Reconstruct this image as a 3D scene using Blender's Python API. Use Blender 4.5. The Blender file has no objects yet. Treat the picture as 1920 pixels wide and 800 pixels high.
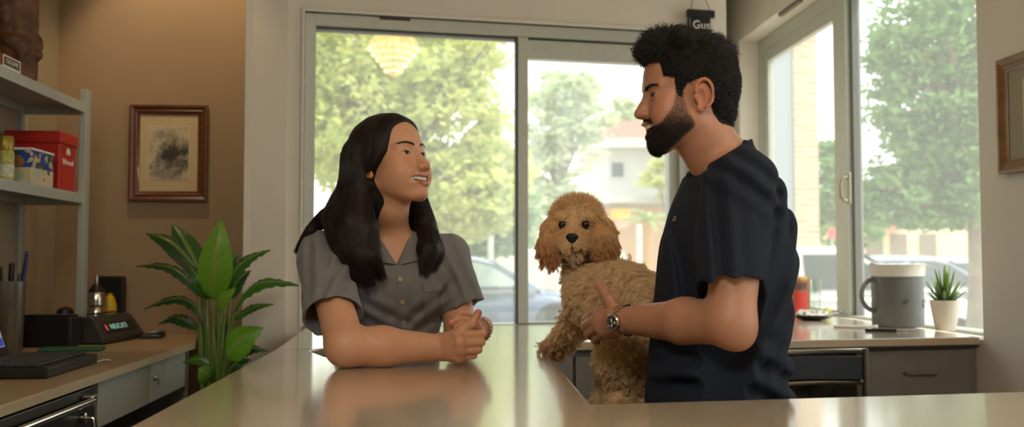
import bpy, bmesh, math, random
import numpy as np
from mathutils import Vector, Matrix, noise, geometry

R = math.radians
sc = bpy.context.scene
COL = sc.collection
# ---------------------------------------------------------------- camera model (1920 x 800)
F = 1900.0
ZC = 1.25
TH = math.atan(93.0 / F)
CT, ST = math.cos(TH), math.sin(TH)


def P(px, py, d):
    """world point seen at a photograph pixel at forward distance d"""
    u, v = (px - 960) / F, (400 - py) / F
    y, z = CT - v * ST, ST + v * CT
    t = d / y
    return Vector((u * t, d, ZC + z * t))


def G(px, py, h):
    """world point seen at a pixel on the level plane z = h"""
    u, v = (px - 960) / F, (400 - py) / F
    y, z = CT - v * ST, ST + v * CT
    t = (h - ZC) / z
    return Vector((u * t, y * t, h))


def lin(c):
    c = c / 255.0
    return c / 12.92 if c <= 0.04045 else ((c + 0.055) / 1.055) ** 2.4


def rgb(r, g, b):
    return (lin(r), lin(g), lin(b), 1.0)


# ---------------------------------------------------------------- materials
MATS = {}


def mat(name, col, rough=0.5, metal=0.0, noise_amt=0.0, noise_scale=20.0, bump=0.0, bump_scale=60.0,
        coat=0.0, sss=0.0, emis=None, estr=0.0, trans=0.0, spec=0.5, stretch=None, ior=1.45, sheen=0.0, attr=None):
    if name in MATS:
        return MATS[name]
    m = bpy.data.materials.new(name)
    m.use_nodes = True
    nt = m.node_tree
    b = nt.nodes["Principled BSDF"]
    b.inputs["Base Color"].default_value = col
    b.inputs["Roughness"].default_value = rough
    b.inputs["Metallic"].default_value = metal
    b.inputs["Coat Weight"].default_value = coat
    b.inputs["Coat Roughness"].default_value = 0.11 if name == "counter_laminate" else 0.05
    b.inputs["Specular IOR Level"].default_value = spec
    b.inputs["IOR"].default_value = ior
    b.inputs["Transmission Weight"].default_value = trans
    b.inputs["Sheen Weight"].default_value = sheen
    if sss:
        b.inputs["Subsurface Weight"].default_value = sss
        b.inputs["Subsurface Radius"].default_value = (1.0, 0.35, 0.2)
        b.inputs["Subsurface Scale"].default_value = 0.008
    if emis:
        b.inputs["Emission Color"].default_value = emis
        b.inputs["Emission Strength"].default_value = estr
    tc = nt.nodes.new("ShaderNodeTexCoord")
    vec = tc.outputs["Object"]
    if stretch:
        mp = nt.nodes.new("ShaderNodeMapping")
        mp.inputs["Scale"].default_value = stretch
        nt.links.new(vec, mp.inputs["Vector"])
        vec = mp.outputs["Vector"]
    src = None
    if attr:
        at = nt.nodes.new("ShaderNodeAttribute")
        at.attribute_name = attr
        src = at.outputs["Color"]
    if noise_amt:
        n = nt.nodes.new("ShaderNodeTexNoise")
        n.inputs["Scale"].default_value = noise_scale
        n.inputs["Detail"].default_value = 5
        nt.links.new(vec, n.inputs["Vector"])
        mr = nt.nodes.new("ShaderNodeMapRange")
        mr.inputs["From Min"].default_value = 0.3
        mr.inputs["From Max"].default_value = 0.7
        mr.inputs["To Min"].default_value = 1 - noise_amt
        mr.inputs["To Max"].default_value = 1 + noise_amt
        nt.links.new(n.outputs["Fac"], mr.inputs["Value"])
        mx = nt.nodes.new("ShaderNodeMix")
        mx.data_type = "RGBA"
        mx.blend_type = "MULTIPLY"
        mx.inputs["Factor"].default_value = 1.0
        mx.inputs[6].default_value = col
        if src:
            nt.links.new(src, mx.inputs[6])
        cb = nt.nodes.new("ShaderNodeCombineColor")
        for i in range(3):
            nt.links.new(mr.outputs["Result"], cb.inputs[i])
        nt.links.new(cb.outputs["Color"], mx.inputs[7])
        src = mx.outputs[2]
    if src:
        nt.links.new(src, b.inputs["Base Color"])
    if bump:
        n2 = nt.nodes.new("ShaderNodeTexNoise")
        n2.inputs["Scale"].default_value = bump_scale
        n2.inputs["Detail"].default_value = 4
        nt.links.new(vec, n2.inputs["Vector"])
        bp = nt.nodes.new("ShaderNodeBump")
        bp.inputs["Strength"].default_value = bump
        bp.inputs["Distance"].default_value = 0.01
        nt.links.new(n2.outputs["Fac"], bp.inputs["Height"])
        nt.links.new(bp.outputs["Normal"], b.inputs["Normal"])
    MATS[name] = m
    return m


def mat_glass_pane(name, refl=0.07, veil=0.03):
    m = bpy.data.materials.new(name)
    m.use_nodes = True
    nt = m.node_tree
    nt.nodes.clear()
    out = nt.nodes.new("ShaderNodeOutputMaterial")
    tr = nt.nodes.new("ShaderNodeBsdfTransparent")
    gl = nt.nodes.new("ShaderNodeBsdfGlossy")
    gl.inputs["Roughness"].default_value = 0.0
    tl = nt.nodes.new("ShaderNodeBsdfTranslucent")
    tl.inputs["Color"].default_value = (0.95, 0.97, 0.92, 1)
    m1 = nt.nodes.new("ShaderNodeMixShader")
    m1.inputs[0].default_value = veil  # translucent white mixed into the glass to imitate the veil of haze
    nt.links.new(tr.outputs[0], m1.inputs[1])
    nt.links.new(tl.outputs[0], m1.inputs[2])
    m2 = nt.nodes.new("ShaderNodeMixShader")
    m2.inputs[0].default_value = refl
    nt.links.new(m1.outputs[0], m2.inputs[1])
    nt.links.new(gl.outputs[0], m2.inputs[2])
    nt.links.new(m2.outputs[0], out.inputs["Surface"])
    return m


# ---------------------------------------------------------------- objects
def tag(o, label=None, cat=None, group=None, kind=None):
    if label:
        o["label"] = label
    if cat:
        o["category"] = cat
    if group:
        o["group"] = group
    if kind:
        o["kind"] = kind
    return o


def thing(name, label, cat, loc=(0, 0, 0), rotz=0.0, group=None):
    o = bpy.data.objects.new(name, None)
    o.empty_display_size = 0.05
    COL.objects.link(o)
    o.location = loc
    o.rotation_euler = (0, 0, rotz)
    return tag(o, label, cat, group)


def wloc(o):
    v = Vector((0, 0, 0))
    while o is not None:
        v += Vector(o.location)
        o = o.parent
    return v


class MB:
    """collects shapes; build() links them as ONE mesh object"""

    def __init__(s):
        s.v, s.f, s.mi = [], [], []
        s.cur = 0

    def raw(s, vs, fs):
        b = len(s.v)
        s.v += [tuple(v) for v in vs]
        for f in fs:
            s.f.append(tuple(b + i for i in f))
            s.mi.append(s.cur)
        return s

    def obox(s, c, ax, ay, az):
        c, ax, ay, az = Vector(c), Vector(ax), Vector(ay), Vector(az)
        vs = [c + ax * i + ay * j + az * k for k in (-1, 1) for j in (-1, 1) for i in (-1, 1)]
        if ax.cross(ay).dot(az) < 0:
            fs = [(0, 1, 3, 2), (4, 6, 7, 5), (0, 4, 5, 1), (2, 3, 7, 6), (0, 2, 6, 4), (1, 5, 7, 3)]
        else:
            fs = [(0, 2, 3, 1), (4, 5, 7, 6), (0, 1, 5, 4), (2, 6, 7, 3), (0, 4, 6, 2), (1, 3, 7, 5)]
        return s.raw(vs, fs)

    def box(s, lo, hi):
        lo, hi = Vector(lo), Vector(hi)
        h = (hi - lo) / 2
        return s.obox((lo + hi) / 2, (h.x, 0, 0), (0, h.y, 0), (0, 0, h.z))

    def slab(s, a, b, z0, z1, t):
        """upright slab; a->b plan line, thickness t to the left of a->b (negative: right)"""
        a, b = Vector((a[0], a[1], 0)), Vector((b[0], b[1], 0))
        u = (b - a)
        L = u.length
        u.normalize()
        n = Vector((-u.y, u.x, 0))
        c = (a + b) / 2 + n * (t / 2) + Vector((0, 0, (z0 + z1) / 2))
        return s.obox(c, u * (L / 2), n * (t / 2), Vector((0, 0, (z1 - z0) / 2)))

    def prism(s, poly, z0, z1, holes=()):
        loops = [list(poly)] + [list(h) for h in holes]
        vl = [[Vector((p[0], p[1], 0)) for p in l] for l in loops]
        flat = [p for l in loops for p in l]
        tris = geometry.tessellate_polygon(vl)
        n = len(flat)
        vs = [(p[0], p[1], z0) for p in flat] + [(p[0], p[1], z1) for p in flat]
        fs = []
        for t in tris:
            a, b, c = (flat[i] for i in t)
            ar = (b[0] - a[0]) * (c[1] - a[1]) - (b[1] - a[1]) * (c[0] - a[0])
            t = tuple(t) if ar > 0 else tuple(reversed(t))
            fs.append(tuple(i + n for i in t))
            fs.append(tuple(reversed(t)))
        k = 0
        for li, l in enumerate(loops):
            ar = sum(l[i][0] * l[(i + 1) % len(l)][1] - l[(i + 1) % len(l)][0] * l[i][1] for i in range(len(l)))
            ccw = ar > 0
            if li:
                ccw = not ccw
            for i in range(len(l)):
                a, b = k + i, k + (i + 1) % len(l)
                fs.append((a, b, b + n, a + n) if ccw else (b, a, a + n, b + n))
            k += len(l)
        return s.raw(vs, fs)

    def tube(s, pts, r, seg=10, caps=True, ry=None, up=None):
        pts = [Vector(p) for p in pts]
        n = len(pts)
        rs = list(r) if hasattr(r, "__len__") else [r] * n
        vs, fs = [], []
        prev = None
        for i, p in enumerate(pts):
            t = (pts[min(i + 1, n - 1)] - pts[max(i - 1, 0)])
            t.normalize()
            if prev is None:
                a = Vector(up) if up is not None else (Vector((0, 0, 1)) if abs(t.z) < 0.9 else Vector((1, 0, 0)))
            else:
                a = prev
            a = a - t * a.dot(t)
            a.normalize()
            prev = a
            b = t.cross(a)
            k = (ry if ry is not None else 1.0)
            for j in range(seg):
                an = 2 * math.pi * j / seg
                vs.append(p + a * (rs[i] * k * math.cos(an)) + b * (rs[i] * math.sin(an)))
        for i in range(n - 1):
            for j in range(seg):
                fs.append((i * seg + j, i * seg + (j + 1) % seg, (i + 1) * seg + (j + 1) % seg, (i + 1) * seg + j))
        if caps:
            fs.append(tuple(reversed(range(seg))))
            fs.append(tuple((n - 1) * seg + j for j in range(seg)))
        return s.raw(vs, fs)

    def lathe(s, prof, c=(0, 0, 0), seg=32, axis=None):
        """prof: (r, z) pairs from the bottom up, around z (or a given axis) through c"""
        c = Vector(c)
        q = Vector((0, 0, 1)).rotation_difference(Vector(axis)) if axis is not None else None
        vs, fs = [], []
        for r, z in prof:
            for j in range(seg):
                a = 2 * math.pi * j / seg
                v = Vector((r * math.cos(a), r * math.sin(a), z))
                if q is not None:
                    v = q @ v
                vs.append(c + v)
        n = len(prof)
        for i in range(n - 1):
            for j in range(seg):
                fs.append((i * seg + j, i * seg + (j + 1) % seg, (i + 1) * seg + (j + 1) % seg, (i + 1) * seg + j))
        if prof[0][0] > 1e-5:
            fs.append(tuple(reversed(range(seg))))
        if prof[-1][0] > 1e-5:
            fs.append(tuple((n - 1) * seg + j for j in range(seg)))
        return s.raw(vs, fs)

    def ball(s, c, r, seg=16, rings=10, rot=None):
        c = Vector(c)
        r = Vector(r) if hasattr(r, "__len__") else Vector((r, r, r))
        vs, fs = [], []
        for i in range(rings + 1):
            th = math.pi * i / rings
            for j in range(seg):
                a = 2 * math.pi * j / seg
                v = Vector((r.x * math.sin(th) * math.cos(a), r.y * math.sin(th) * math.sin(a), -r.z * math.cos(th)))
                if rot is not None:
                    v = rot @ v
                vs.append(c + v)
        for i in range(rings):
            for j in range(seg):
                fs.append((i * seg + j, i * seg + (j + 1) % seg, (i + 1) * seg + (j + 1) % seg, (i + 1) * seg + j))
        return s.raw(vs, fs)

    def build(s, name, m, parent=None, bevel=0.0, smooth=True, local=False, seg=2, angle=35, merge=True, org=None):
        """verts are world coordinates unless local; origin goes to the base of the shape"""
        me = bpy.data.meshes.new(name)
        vs = np.array(s.v, dtype=float)
        lo, hi = vs.min(0), vs.max(0)
        o0 = np.array([(lo[0] + hi[0]) / 2, (lo[1] + hi[1]) / 2, lo[2]]) if org is None else np.array(org, dtype=float)
        me.from_pydata([tuple(v) for v in (vs - o0)], [], s.f)
        ms = m if isinstance(m, (list, tuple)) else [m]
        for q in ms:
            me.materials.append(q)
        if len(ms) > 1:
            me.polygons.foreach_set("material_index", s.mi)
        if merge:
            bm = bmesh.new()
            bm.from_mesh(me)
            bmesh.ops.remove_doubles(bm, verts=bm.verts, dist=1e-5)
            bm.to_mesh(me)
            bm.free()
        me.update()
        if smooth:
            me.polygons.foreach_set("use_smooth", [True] * len(me.polygons))
            me.set_sharp_from_angle(angle=R(angle))
        o = bpy.data.objects.new(name, me)
        COL.objects.link(o)
        off = Vector(o0)
        if parent is not None:
            o.parent = parent
            if not local:
                off = off - wloc(parent)
        o.location = off
        if bevel:
            bv = o.modifiers.new("bevel", "BEVEL")
            bv.width = bevel
            bv.segments = seg
            bv.limit_method = "ANGLE"
            bv.angle_limit = R(40)
            bv.harden_normals = True
        return o


def struct(o):
    o["kind"] = "structure"
    return o


def copy_tree(o, parent=None):
    c = o.copy()
    COL.objects.link(c)
    c.parent = parent
    for ch in list(o.children):
        copy_tree(ch, c)
    return c


def text_obj(txt, size, name, m, parent, origin, right, up, extrude=0.0006, align="CENTER", squeeze=1.0):
    """raised lettering lying in the plane (right, up) at origin (world)"""
    cu = bpy.data.curves.new(name, "FONT")
    cu.body = txt
    cu.size = size
    cu.align_x = align
    cu.align_y = "CENTER"
    cu.extrude = extrude
    tmp = bpy.data.objects.new(name, cu)
    COL.objects.link(tmp)
    dg = bpy.context.evaluated_depsgraph_get()
    me = bpy.data.meshes.new_from_object(tmp.evaluated_get(dg))
    bpy.data.objects.remove(tmp)
    right, up = Vector(right).normalized(), Vector(up).normalized()
    n = right.cross(up)
    M = Matrix((right * squeeze, up, n)).transposed().to_4x4()
    me.transform(M)
    me.materials.clear()
    me.materials.append(m)
    o = bpy.data.objects.new(name, me)
    COL.objects.link(o)
    o.parent = parent
    o.location = Vector(origin) - (wloc(parent) if parent else Vector((0, 0, 0)))
    return o


def hair_curves(name, strands, m, parent, r_root=0.0006, r_tip=0.0002):
    """strands: array (n, k, 3) of world points -> ONE curves object"""
    n, k, _ = strands.shape
    hc = bpy.data.hair_curves.new(name)
    hc.add_curves([k] * n)
    off = wloc(parent) if parent else Vector((0, 0, 0))
    pos = (strands - np.array(off)).reshape(-1).astype(np.float32)
    hc.position_data.foreach_set("vector", pos)
    rad = np.tile(np.linspace(r_root, r_tip, k, dtype=np.float32), n)
    at = hc.attributes.get("radius") or hc.attributes.new("radius", "FLOAT", "POINT")
    at.data.foreach_set("value", rad)
    hc.materials.append(m)
    o = bpy.data.objects.new(name, hc)
    COL.objects.link(o)
    o.parent = parent
    return o


# ---------------------------------------------------------------- implicit surfaces
class SDF:
    def __init__(s, lo, hi, h, far=0.08):
        s.h = h
        s.lo = np.array(lo, dtype=np.float64)
        n = np.ceil((np.array(hi) - s.lo) / h).astype(int) + 1
        s.n = n
        s.ax = [s.lo[i] + h * np.arange(n[i]) for i in range(3)]
        s.f = np.full(n, far, dtype=np.float32)
        s.R = np.eye(3)
        s.t = np.zeros(3)
        s.s = 1.0

    def frame(s, Rm=None, t=None, scale=1.0):
        s.R = np.eye(3) if Rm is None else np.array(Rm, dtype=float)
        s.t = np.zeros(3) if t is None else np.array(t, dtype=float)
        s.s = scale
        return s

    def _block(s, lo, hi, m):
        lo, hi = np.array(lo, float), np.array(hi, float)
        cs = np.array([[(lo, hi)[i][0], (lo, hi)[j][1], (lo, hi)[k][2]] for i in (0, 1) for j in (0, 1) for k in (0, 1)])
        w = cs @ s.R.T * s.s + s.t
        a = np.floor((w.min(0) - m - s.lo) / s.h).astype(int)
        b = np.ceil((w.max(0) + m - s.lo) / s.h).astype(int) + 1
        a = np.clip(a, 0, s.n)
        b = np.clip(b, 0, s.n)
        if np.any(b - a < 1):
            return None
        sl = tuple(slice(a[i], b[i]) for i in range(3))
        X = (s.ax[0][sl[0]] - s.t[0])[:, None, None]
        Y = (s.ax[1][sl[1]] - s.t[1])[None, :, None]
        Z = (s.ax[2][sl[2]] - s.t[2])[None, None, :]
        Rm = s.R / s.s
        x = Rm[0, 0] * X + Rm[1, 0] * Y + Rm[2, 0] * Z
        y = Rm[0, 1] * X + Rm[1, 1] * Y + Rm[2, 1] * Z
        z = Rm[0, 2] * X + Rm[1, 2] * Y + Rm[2, 2] * Z
        return sl, x, y, z

    def op(s, prim, k=0.01, sub=False, inter=False):
        fn, lo, hi = prim
        kk = k * s.s
        if inter:
            sl = tuple(slice(0, n) for n in s.n)
            blk = s._block(np.full(3, -1e3), np.full(3, 1e3), 0)
        else:
            blk = s._block(lo, hi, kk + 4 * s.h)
        if blk is None:
            return s
        sl, x, y, z = blk
        d = (fn(x, y, z) * s.s).astype(np.float32)
        a = s.f[sl]
        if sub or inter:
            b = -d if sub else d
            h = np.maximum(kk - np.abs(a - b), 0) / max(kk, 1e-6)
            s.f[sl] = np.maximum(a, b) + h * h * (kk * 0.25)
        else:
            h = np.maximum(kk - np.abs(a - d), 0) / max(kk, 1e-6)
            s.f[sl] = np.minimum(a, d) - h * h * (kk * 0.25)
        return s

    def disp(s, fn):
        """add a displacement field everywhere: fn(x, y, z) -> metres outwards"""
        X = s.ax[0][:, None, None]
        Y = s.ax[1][None, :, None]
        Z = s.ax[2][None, None, :]
        s.f -= fn(X, Y, Z).astype(np.float32)
        return s

    def mesh(s):
        f = s.f
        neg = f < 0
        c = np.zeros(tuple(n - 1 for n in f.shape), dtype=np.int8)
        for i in (0, 1):
            for j in (0, 1):
                for k in (0, 1):
                    c += neg[i:f.shape[0] - 1 + i, j:f.shape[1] - 1 + j, k:f.shape[2] - 1 + k]
        act = (c > 0) & (c < 8)
        ii = np.argwhere(act)
        idx = np.full(act.shape, -1, dtype=np.int64)
        idx[act] = np.arange(len(ii))
        acc = np.zeros((len(ii), 3))
        cnt = np.zeros(len(ii))
        cor = [np.array(q) for q in ((0, 0, 0), (1, 0, 0), (0, 1, 0), (1, 1, 0), (0, 0, 1), (1, 0, 1), (0, 1, 1), (1, 1, 1))]
        vals = [f[ii[:, 0] + q[0], ii[:, 1] + q[1], ii[:, 2] + q[2]] for q in cor]
        for a, b in ((0, 1), (2, 3), (4, 5), (6, 7), (0, 2), (1, 3), (4, 6), (5, 7), (0, 4), (1, 5), (2, 6), (3, 7)):
            fa, fb = vals[a], vals[b]
            m = (fa < 0) != (fb < 0)
            t = np.where(m, fa / np.where(m, fa - fb, 1), 0)
            p = cor[a][None, :] + t[:, None] * (cor[b] - cor[a])[None, :]
            acc[m] += p[m]
            cnt[m] += 1
        v = (ii + acc / cnt[:, None]) * s.h + s.lo
        qs = []
        for ax in range(3):
            o1, o2 = [(1, 2), (2, 0), (0, 1)][ax]
            sa = [slice(None)] * 3
            sb = [slice(None)] * 3
            sa[ax] = slice(0, -1)
            sb[ax] = slice(1, None)
            na, nb = neg[tuple(sa)], neg[tuple(sb)]
            e = np.argwhere(na != nb)
            e = e[(e[:, o1] > 0) & (e[:, o2] > 0) & (e[:, o1] < f.shape[o1] - 1) & (e[:, o2] < f.shape[o2] - 1)]
            s0 = na[e[:, 0], e[:, 1], e[:, 2]]
            d1, d2 = np.zeros(3, int), np.zeros(3, int)
            d1[o1] = 1
            d2[o2] = 1
            g = lambda q: idx[q[:, 0], q[:, 1], q[:, 2]]
            A, B, C, D = g(e - d1 - d2), g(e - d2), g(e), g(e - d1)
            q = np.stack([A, B, C, D], 1)
            q[~s0] = q[~s0][:, ::-1]
            qs.append(q)
        return v, np.concatenate(qs)


def ell(c, r, rot=None):
    c, r = np.array(c, float), np.array(r, float) * np.ones(3)
    Rm = None if rot is None else np.array(rot, float)

    def fn(x, y, z):
        x, y, z = x - c[0], y - c[1], z - c[2]
        if Rm is not None:
            x, y, z = (Rm[0, i] * x + Rm[1, i] * y + Rm[2, i] * z for i in range(3))
        k0 = np.sqrt((x / r[0]) ** 2 + (y / r[1]) ** 2 + (z / r[2]) ** 2)
        k1 = np.sqrt((x / r[0] ** 2) ** 2 + (y / r[1] ** 2) ** 2 + (z / r[2] ** 2) ** 2)
        return np.where(k0 < 1e-4, -r.min(), k0 * (k0 - 1) / np.maximum(k1, 1e-6))
    m = r.max() if Rm is not None else r
    return fn, c - m, c + m


def cap(a, b, ra, rb=None, flat=None, fdir=None):
    """tapered capsule; flat < 1 squashes it along fdir"""
    a, b = np.array(a, float), np.array(b, float)
    rb = ra if rb is None else rb
    ab = b - a
    L2 = max(ab @ ab, 1e-9)
    nd = None if fdir is None else np.array(fdir, float) / np.linalg.norm(fdir)

    def fn(x, y, z):
        x, y, z = x - a[0], y - a[1], z - a[2]
        t = np.clip((x * ab[0] + y * ab[1] + z * ab[2]) / L2, 0, 1)
        dx, dy, dz = x - t * ab[0], y - t * ab[1], z - t * ab[2]
        rr = ra + (rb - ra) * t
        if nd is not None:
            q = dx * nd[0] + dy * nd[1] + dz * nd[2]
            e = q * (1 / flat - 1)
            dx, dy, dz = dx + e * nd[0], dy + e * nd[1], dz + e * nd[2]
            return (np.sqrt(dx * dx + dy * dy + dz * dz) - rr) * (0.5 + 0.5 * flat)
        return np.sqrt(dx * dx + dy * dy + dz * dz) - rr
    m = max(ra, rb)
    return fn, np.minimum(a, b) - m, np.maximum(a, b) + m


def rbox(c, half, r=0.01, rot=None):
    c, hf = np.array(c, float), np.array(half, float)
    Rm = None if rot is None else np.array(rot, float)

    def fn(x, y, z):
        x, y, z = x - c[0], y - c[1], z - c[2]
        if Rm is not None:
            x, y, z = (Rm[0, i] * x + Rm[1, i] * y + Rm[2, i] * z for i in range(3))
        qx, qy, qz = np.abs(x) - hf[0] + r, np.abs(y) - hf[1] + r, np.abs(z) - hf[2] + r
        out = np.sqrt(np.maximum(qx, 0) ** 2 + np.maximum(qy, 0) ** 2 + np.maximum(qz, 0) ** 2)
        return out + np.minimum(np.maximum(qx, np.maximum(qy, qz)), 0) - r
    m = np.linalg.norm(hf) if Rm is not None else hf
    return fn, c - m, c + m


def plane(p, n):
    """half space: inside is the side n points AWAY from"""
    p, n = np.array(p, float), np.array(n, float)
    n = n / np.linalg.norm(n)
    return (lambda x, y, z: (x - p[0]) * n[0] + (y - p[1]) * n[1] + (z - p[2]) * n[2]), np.full(3, -1e3), np.full(3, 1e3)


def chain(S, pts, rs, k, **kw):
    for i in range(len(pts) - 1):
        S.op(cap(pts[i], pts[i + 1], rs[i], rs[i + 1], **kw), k)


def keep_big(v, q, least=200):
    n = len(v)
    par = np.arange(n)
    a = np.concatenate([q[:, 0], q[:, 1], q[:, 2]])
    b = np.concatenate([q[:, 1], q[:, 2], q[:, 3]])
    for _ in range(200):
        pa, pb = par[a], par[b]
        lo = np.minimum(pa, pb)
        m = pa != pb
        if not m.any():
            break
        np.minimum.at(par, np.maximum(pa, pb)[m], lo[m])
        while True:
            pp = par[par]
            if (pp == par).all():
                break
            par = pp
    cnt = np.bincount(par, minlength=n)
    keep = cnt[par] >= least
    ni = np.cumsum(keep) - 1
    q = q[keep[q[:, 0]]]
    return v[keep], ni[q]


def np_object(name, v, q, m, parent=None, cols=None, org=None):
    """numpy verts + quads (world) -> smooth mesh object"""
    me = bpy.data.meshes.new(name)
    o0 = np.array([(v[:, 0].min() + v[:, 0].max()) / 2, (v[:, 1].min() + v[:, 1].max()) / 2, v[:, 2].min()]) if org is None else np.array(org)
    me.vertices.add(len(v))
    me.vertices.foreach_set("co", (v - o0).reshape(-1))
    me.loops.add(q.size)
    me.loops.foreach_set("vertex_index", q.reshape(-1).astype(np.int32))
    me.polygons.add(len(q))
    me.polygons.foreach_set("loop_start", np.arange(0, q.size, q.shape[1], dtype=np.int32))
    me.polygons.foreach_set("loop_total", np.full(len(q), q.shape[1], dtype=np.int32))
    me.update(calc_edges=True)
    me.validate()
    me.polygons.foreach_set("use_smooth", [True] * len(me.polygons))
    me.materials.append(m)
    if cols is not None:
        ca = me.color_attributes.new("Col", "FLOAT_COLOR", "POINT")
        c4 = np.ones((len(v), 4), dtype=np.float32)
        c4[:, :3] = cols
        ca.data.foreach_set("color", c4.reshape(-1))
    o = bpy.data.objects.new(name, me)
    COL.objects.link(o)
    if parent is not None:
        o.parent = parent
        o.location = Vector(o0) - wloc(parent)
    else:
        o.location = Vector(o0)
    return o


def smooth_noise(x, y, z, seed=0, terms=6, freq=1.0):
    """cheap band-limited noise from a few random plane waves"""
    rg = np.random.RandomState(seed)
    out = 0
    for i in range(terms):
        d = rg.normal(size=3)
        d = d / np.linalg.norm(d) * freq * rg.uniform(0.6, 1.5)
        ph = rg.uniform(0, 6.28)
        out = out + np.sin(x * d[0] + y * d[1] + z * d[2] + ph)
    return out / terms
# ================================================================ ROOM
M_wall = mat("wall_paint", rgb(214, 208, 195), 0.85, noise_amt=0.04, noise_scale=3, bump=0.08, bump_scale=180)
M_brown = mat("brown_wall_paint", rgb(152, 130, 102), 0.85, noise_amt=0.05, noise_scale=3, bump=0.08, bump_scale=180)
M_left = mat("left_wall_paint", rgb(158, 143, 118), 0.85, noise_amt=0.05, noise_scale=3, bump=0.08, bump_scale=180)
M_ceil = mat("ceiling_paint", rgb(205, 198, 182), 0.9, bump=0.1, bump_scale=90)
M_floor = mat("floor_vinyl", rgb(112, 100, 86), 0.5, noise_amt=0.1, noise_scale=6)
M_alu = mat("window_aluminium", rgb(180, 183, 172), 0.42, metal=0.1, noise_amt=0.03, noise_scale=30)
M_alud = mat("window_gasket", rgb(60, 60, 55), 0.6)
M_trim = mat("white_trim", rgb(214, 210, 198), 0.6)
M_top = mat("counter_laminate", rgb(198, 180, 152), 0.26, noise_amt=0.06, noise_scale=9, bump=0.02, bump_scale=9, coat=1.0)
M_glass2 = mat_glass_pane("window_glass_clear", 0.045, 0.07)
M_glass = mat_glass_pane("window_glass", 0.045, 0.12)
M_grey = mat("grey_enamel", rgb(184, 188, 178), 0.45, noise_amt=0.03, noise_scale=8)
M_dark = mat("dark_grey_laminate", rgb(126, 122, 115), 0.5, noise_amt=0.05, noise_scale=10)
M_black = mat("black_plastic", rgb(26, 26, 27), 0.38, noise_amt=0.04, noise_scale=40)
M_chrome = mat("chrome", rgb(205, 200, 190), 0.16, metal=1.0)
M_steel = mat("brushed_steel", rgb(160, 158, 150), 0.35, metal=1.0, noise_amt=0.1, noise_scale=120, stretch=(1, 1, 0.1))
M_wood = mat("frame_wood", rgb(98, 56, 30), 0.35, noise_amt=0.25, noise_scale=14, stretch=(1, 1, 6), coat=0.3)
M_wood2 = mat("frame_gilt_wood", rgb(128, 92, 48), 0.4, noise_amt=0.25, noise_scale=14, coat=0.2)

ZT, ZD = 1.0, 0.955
WS = 0.24                                   # plan slope of the window wall


def WB(px, off=0.0):
    k = (px - 960) / F
    d = (3.93 + 0.796 * WS + off) / (1 - WS * k)
    return (k * d, d)


def seg(a, b, t):
    return (a[0] + (b[0] - a[0]) * t, a[1] + (b[1] - a[1]) * t)


CE = 2.95
wu = Vector((1, WS, 0)).normalized()
wn = Vector((-wu.y, wu.x, 0))
A0, E0 = WB(456), WB(1366)
O1, O2 = WB(567), WB(1296)
ZW = 2.235                                  # head of the back window
mb = MB()
mb.slab(A0, O1, 0, CE, 0.16).slab(O2, E0, 0, CE, 0.16).slab(O1, O2, ZW, CE, 0.16).slab(O1, O2, 0, 0.985, 0.16)
struct(mb.build("wall_back", M_wall))
# left recess: brown wall, its return, the left wall
BW = lambda X: (X, 4.25 + 0.076 * (X + 1.41))
cl = BW(-1.905)
mb = MB()
mb.slab((cl[0] - 0.1, cl[1] - 0.0076), BW(A0[0] + 0.1), 0, CE, 0.12)
struct(mb.build("wall_brown", M_brown))
mb = MB()
mb.slab((A0[0], A0[1] + 0.005), (A0[0] - 0.02, BW(A0[0])[1] + 0.01), 0, CE, -0.16)
struct(mb.build("wall_return", M_wall))
LW = lambda d: (-1.905 + 0.076 * (cl[1] - d), d)
mb = MB()
mb.slab((LW(-2.6)[0], -2.6), (cl[0], cl[1] + 0.05), 0, CE, 0.12)
struct(mb.build("wall_left", M_left))
# right wall with its deep window, the wedge behind the window wall
RX = lambda d: 1.598 - 0.0684 * (d - 3.43)
RW = lambda d, off=0.0: (RX(d) + off, d)
RD0, RD1, RZ = 3.448, 6.22, 2.622
ru = Vector((-0.0684, 1, 0)).normalized()
rn = Vector((ru.y, -ru.x, 0))               # outwards
mb = MB()
T = -0.2
RN0, RN1 = -0.1, 2.3                        # unseen third window, added beside the camera for extra daylight
mb.slab(RW(-2.6), RW(RN0), 0, CE, T).slab(RW(RN0), RW(RN1), RZ, CE, T).slab(RW(RN0), RW(RN1), 0, 0.99, T)
mb.slab(RW(RN1), RW(RD0), 0, CE, T).slab(RW(RD1), RW(6.9), 0, CE, T).slab(RW(RD0), RW(RD1), RZ, CE, T).slab(RW(RD0), RW(RD1), 0, 0.99, T)
struct(mb.build("wall_right", M_wall))
AE = (1.372, 6.72)
mb = MB()
mb.slab((E0[0] - 0.012, E0[1] + 0.02), AE, 0, CE, 0.1)
struct(mb.build("wall_alcove", M_wall))
mb = MB()
mb.slab(LW(-2.6), RW(-2.6), 0, CE, -0.12)
struct(mb.build("wall_rear", M_wall))
shell = [LW(-2.6), RW(-2.6), RW(6.75), (E0[0], E0[1] + 0.05), (A0[0], A0[1] + 0.04), (A0[0] - 0.02, BW(A0[0])[1] + 0.02), (cl[0], cl[1] + 0.02)]
struct(MB().prism(shell, -0.12, 0).build("floor", M_floor))
struct(MB().prism(shell, CE, CE + 0.12).build("ceiling", M_ceil))


# ---- back window
def wpt(px, off, z):
    x, y = WB(px)
    return Vector((x, y, z)) + wn * off


def wbar(mb, p0, p1, z0, z1, o0, o1):
    a, b = Vector((*WB(p0), 0)), Vector((*WB(p1), 0))
    c = (a + b) / 2 + wn * ((o0 + o1) / 2) + Vector((0, 0, (z0 + z1) / 2))
    mb.obox(c, (b - a) / 2, wn * (abs(o1 - o0) / 2), Vector((0, 0, (z1 - z0) / 2)))
    return mb


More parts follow.
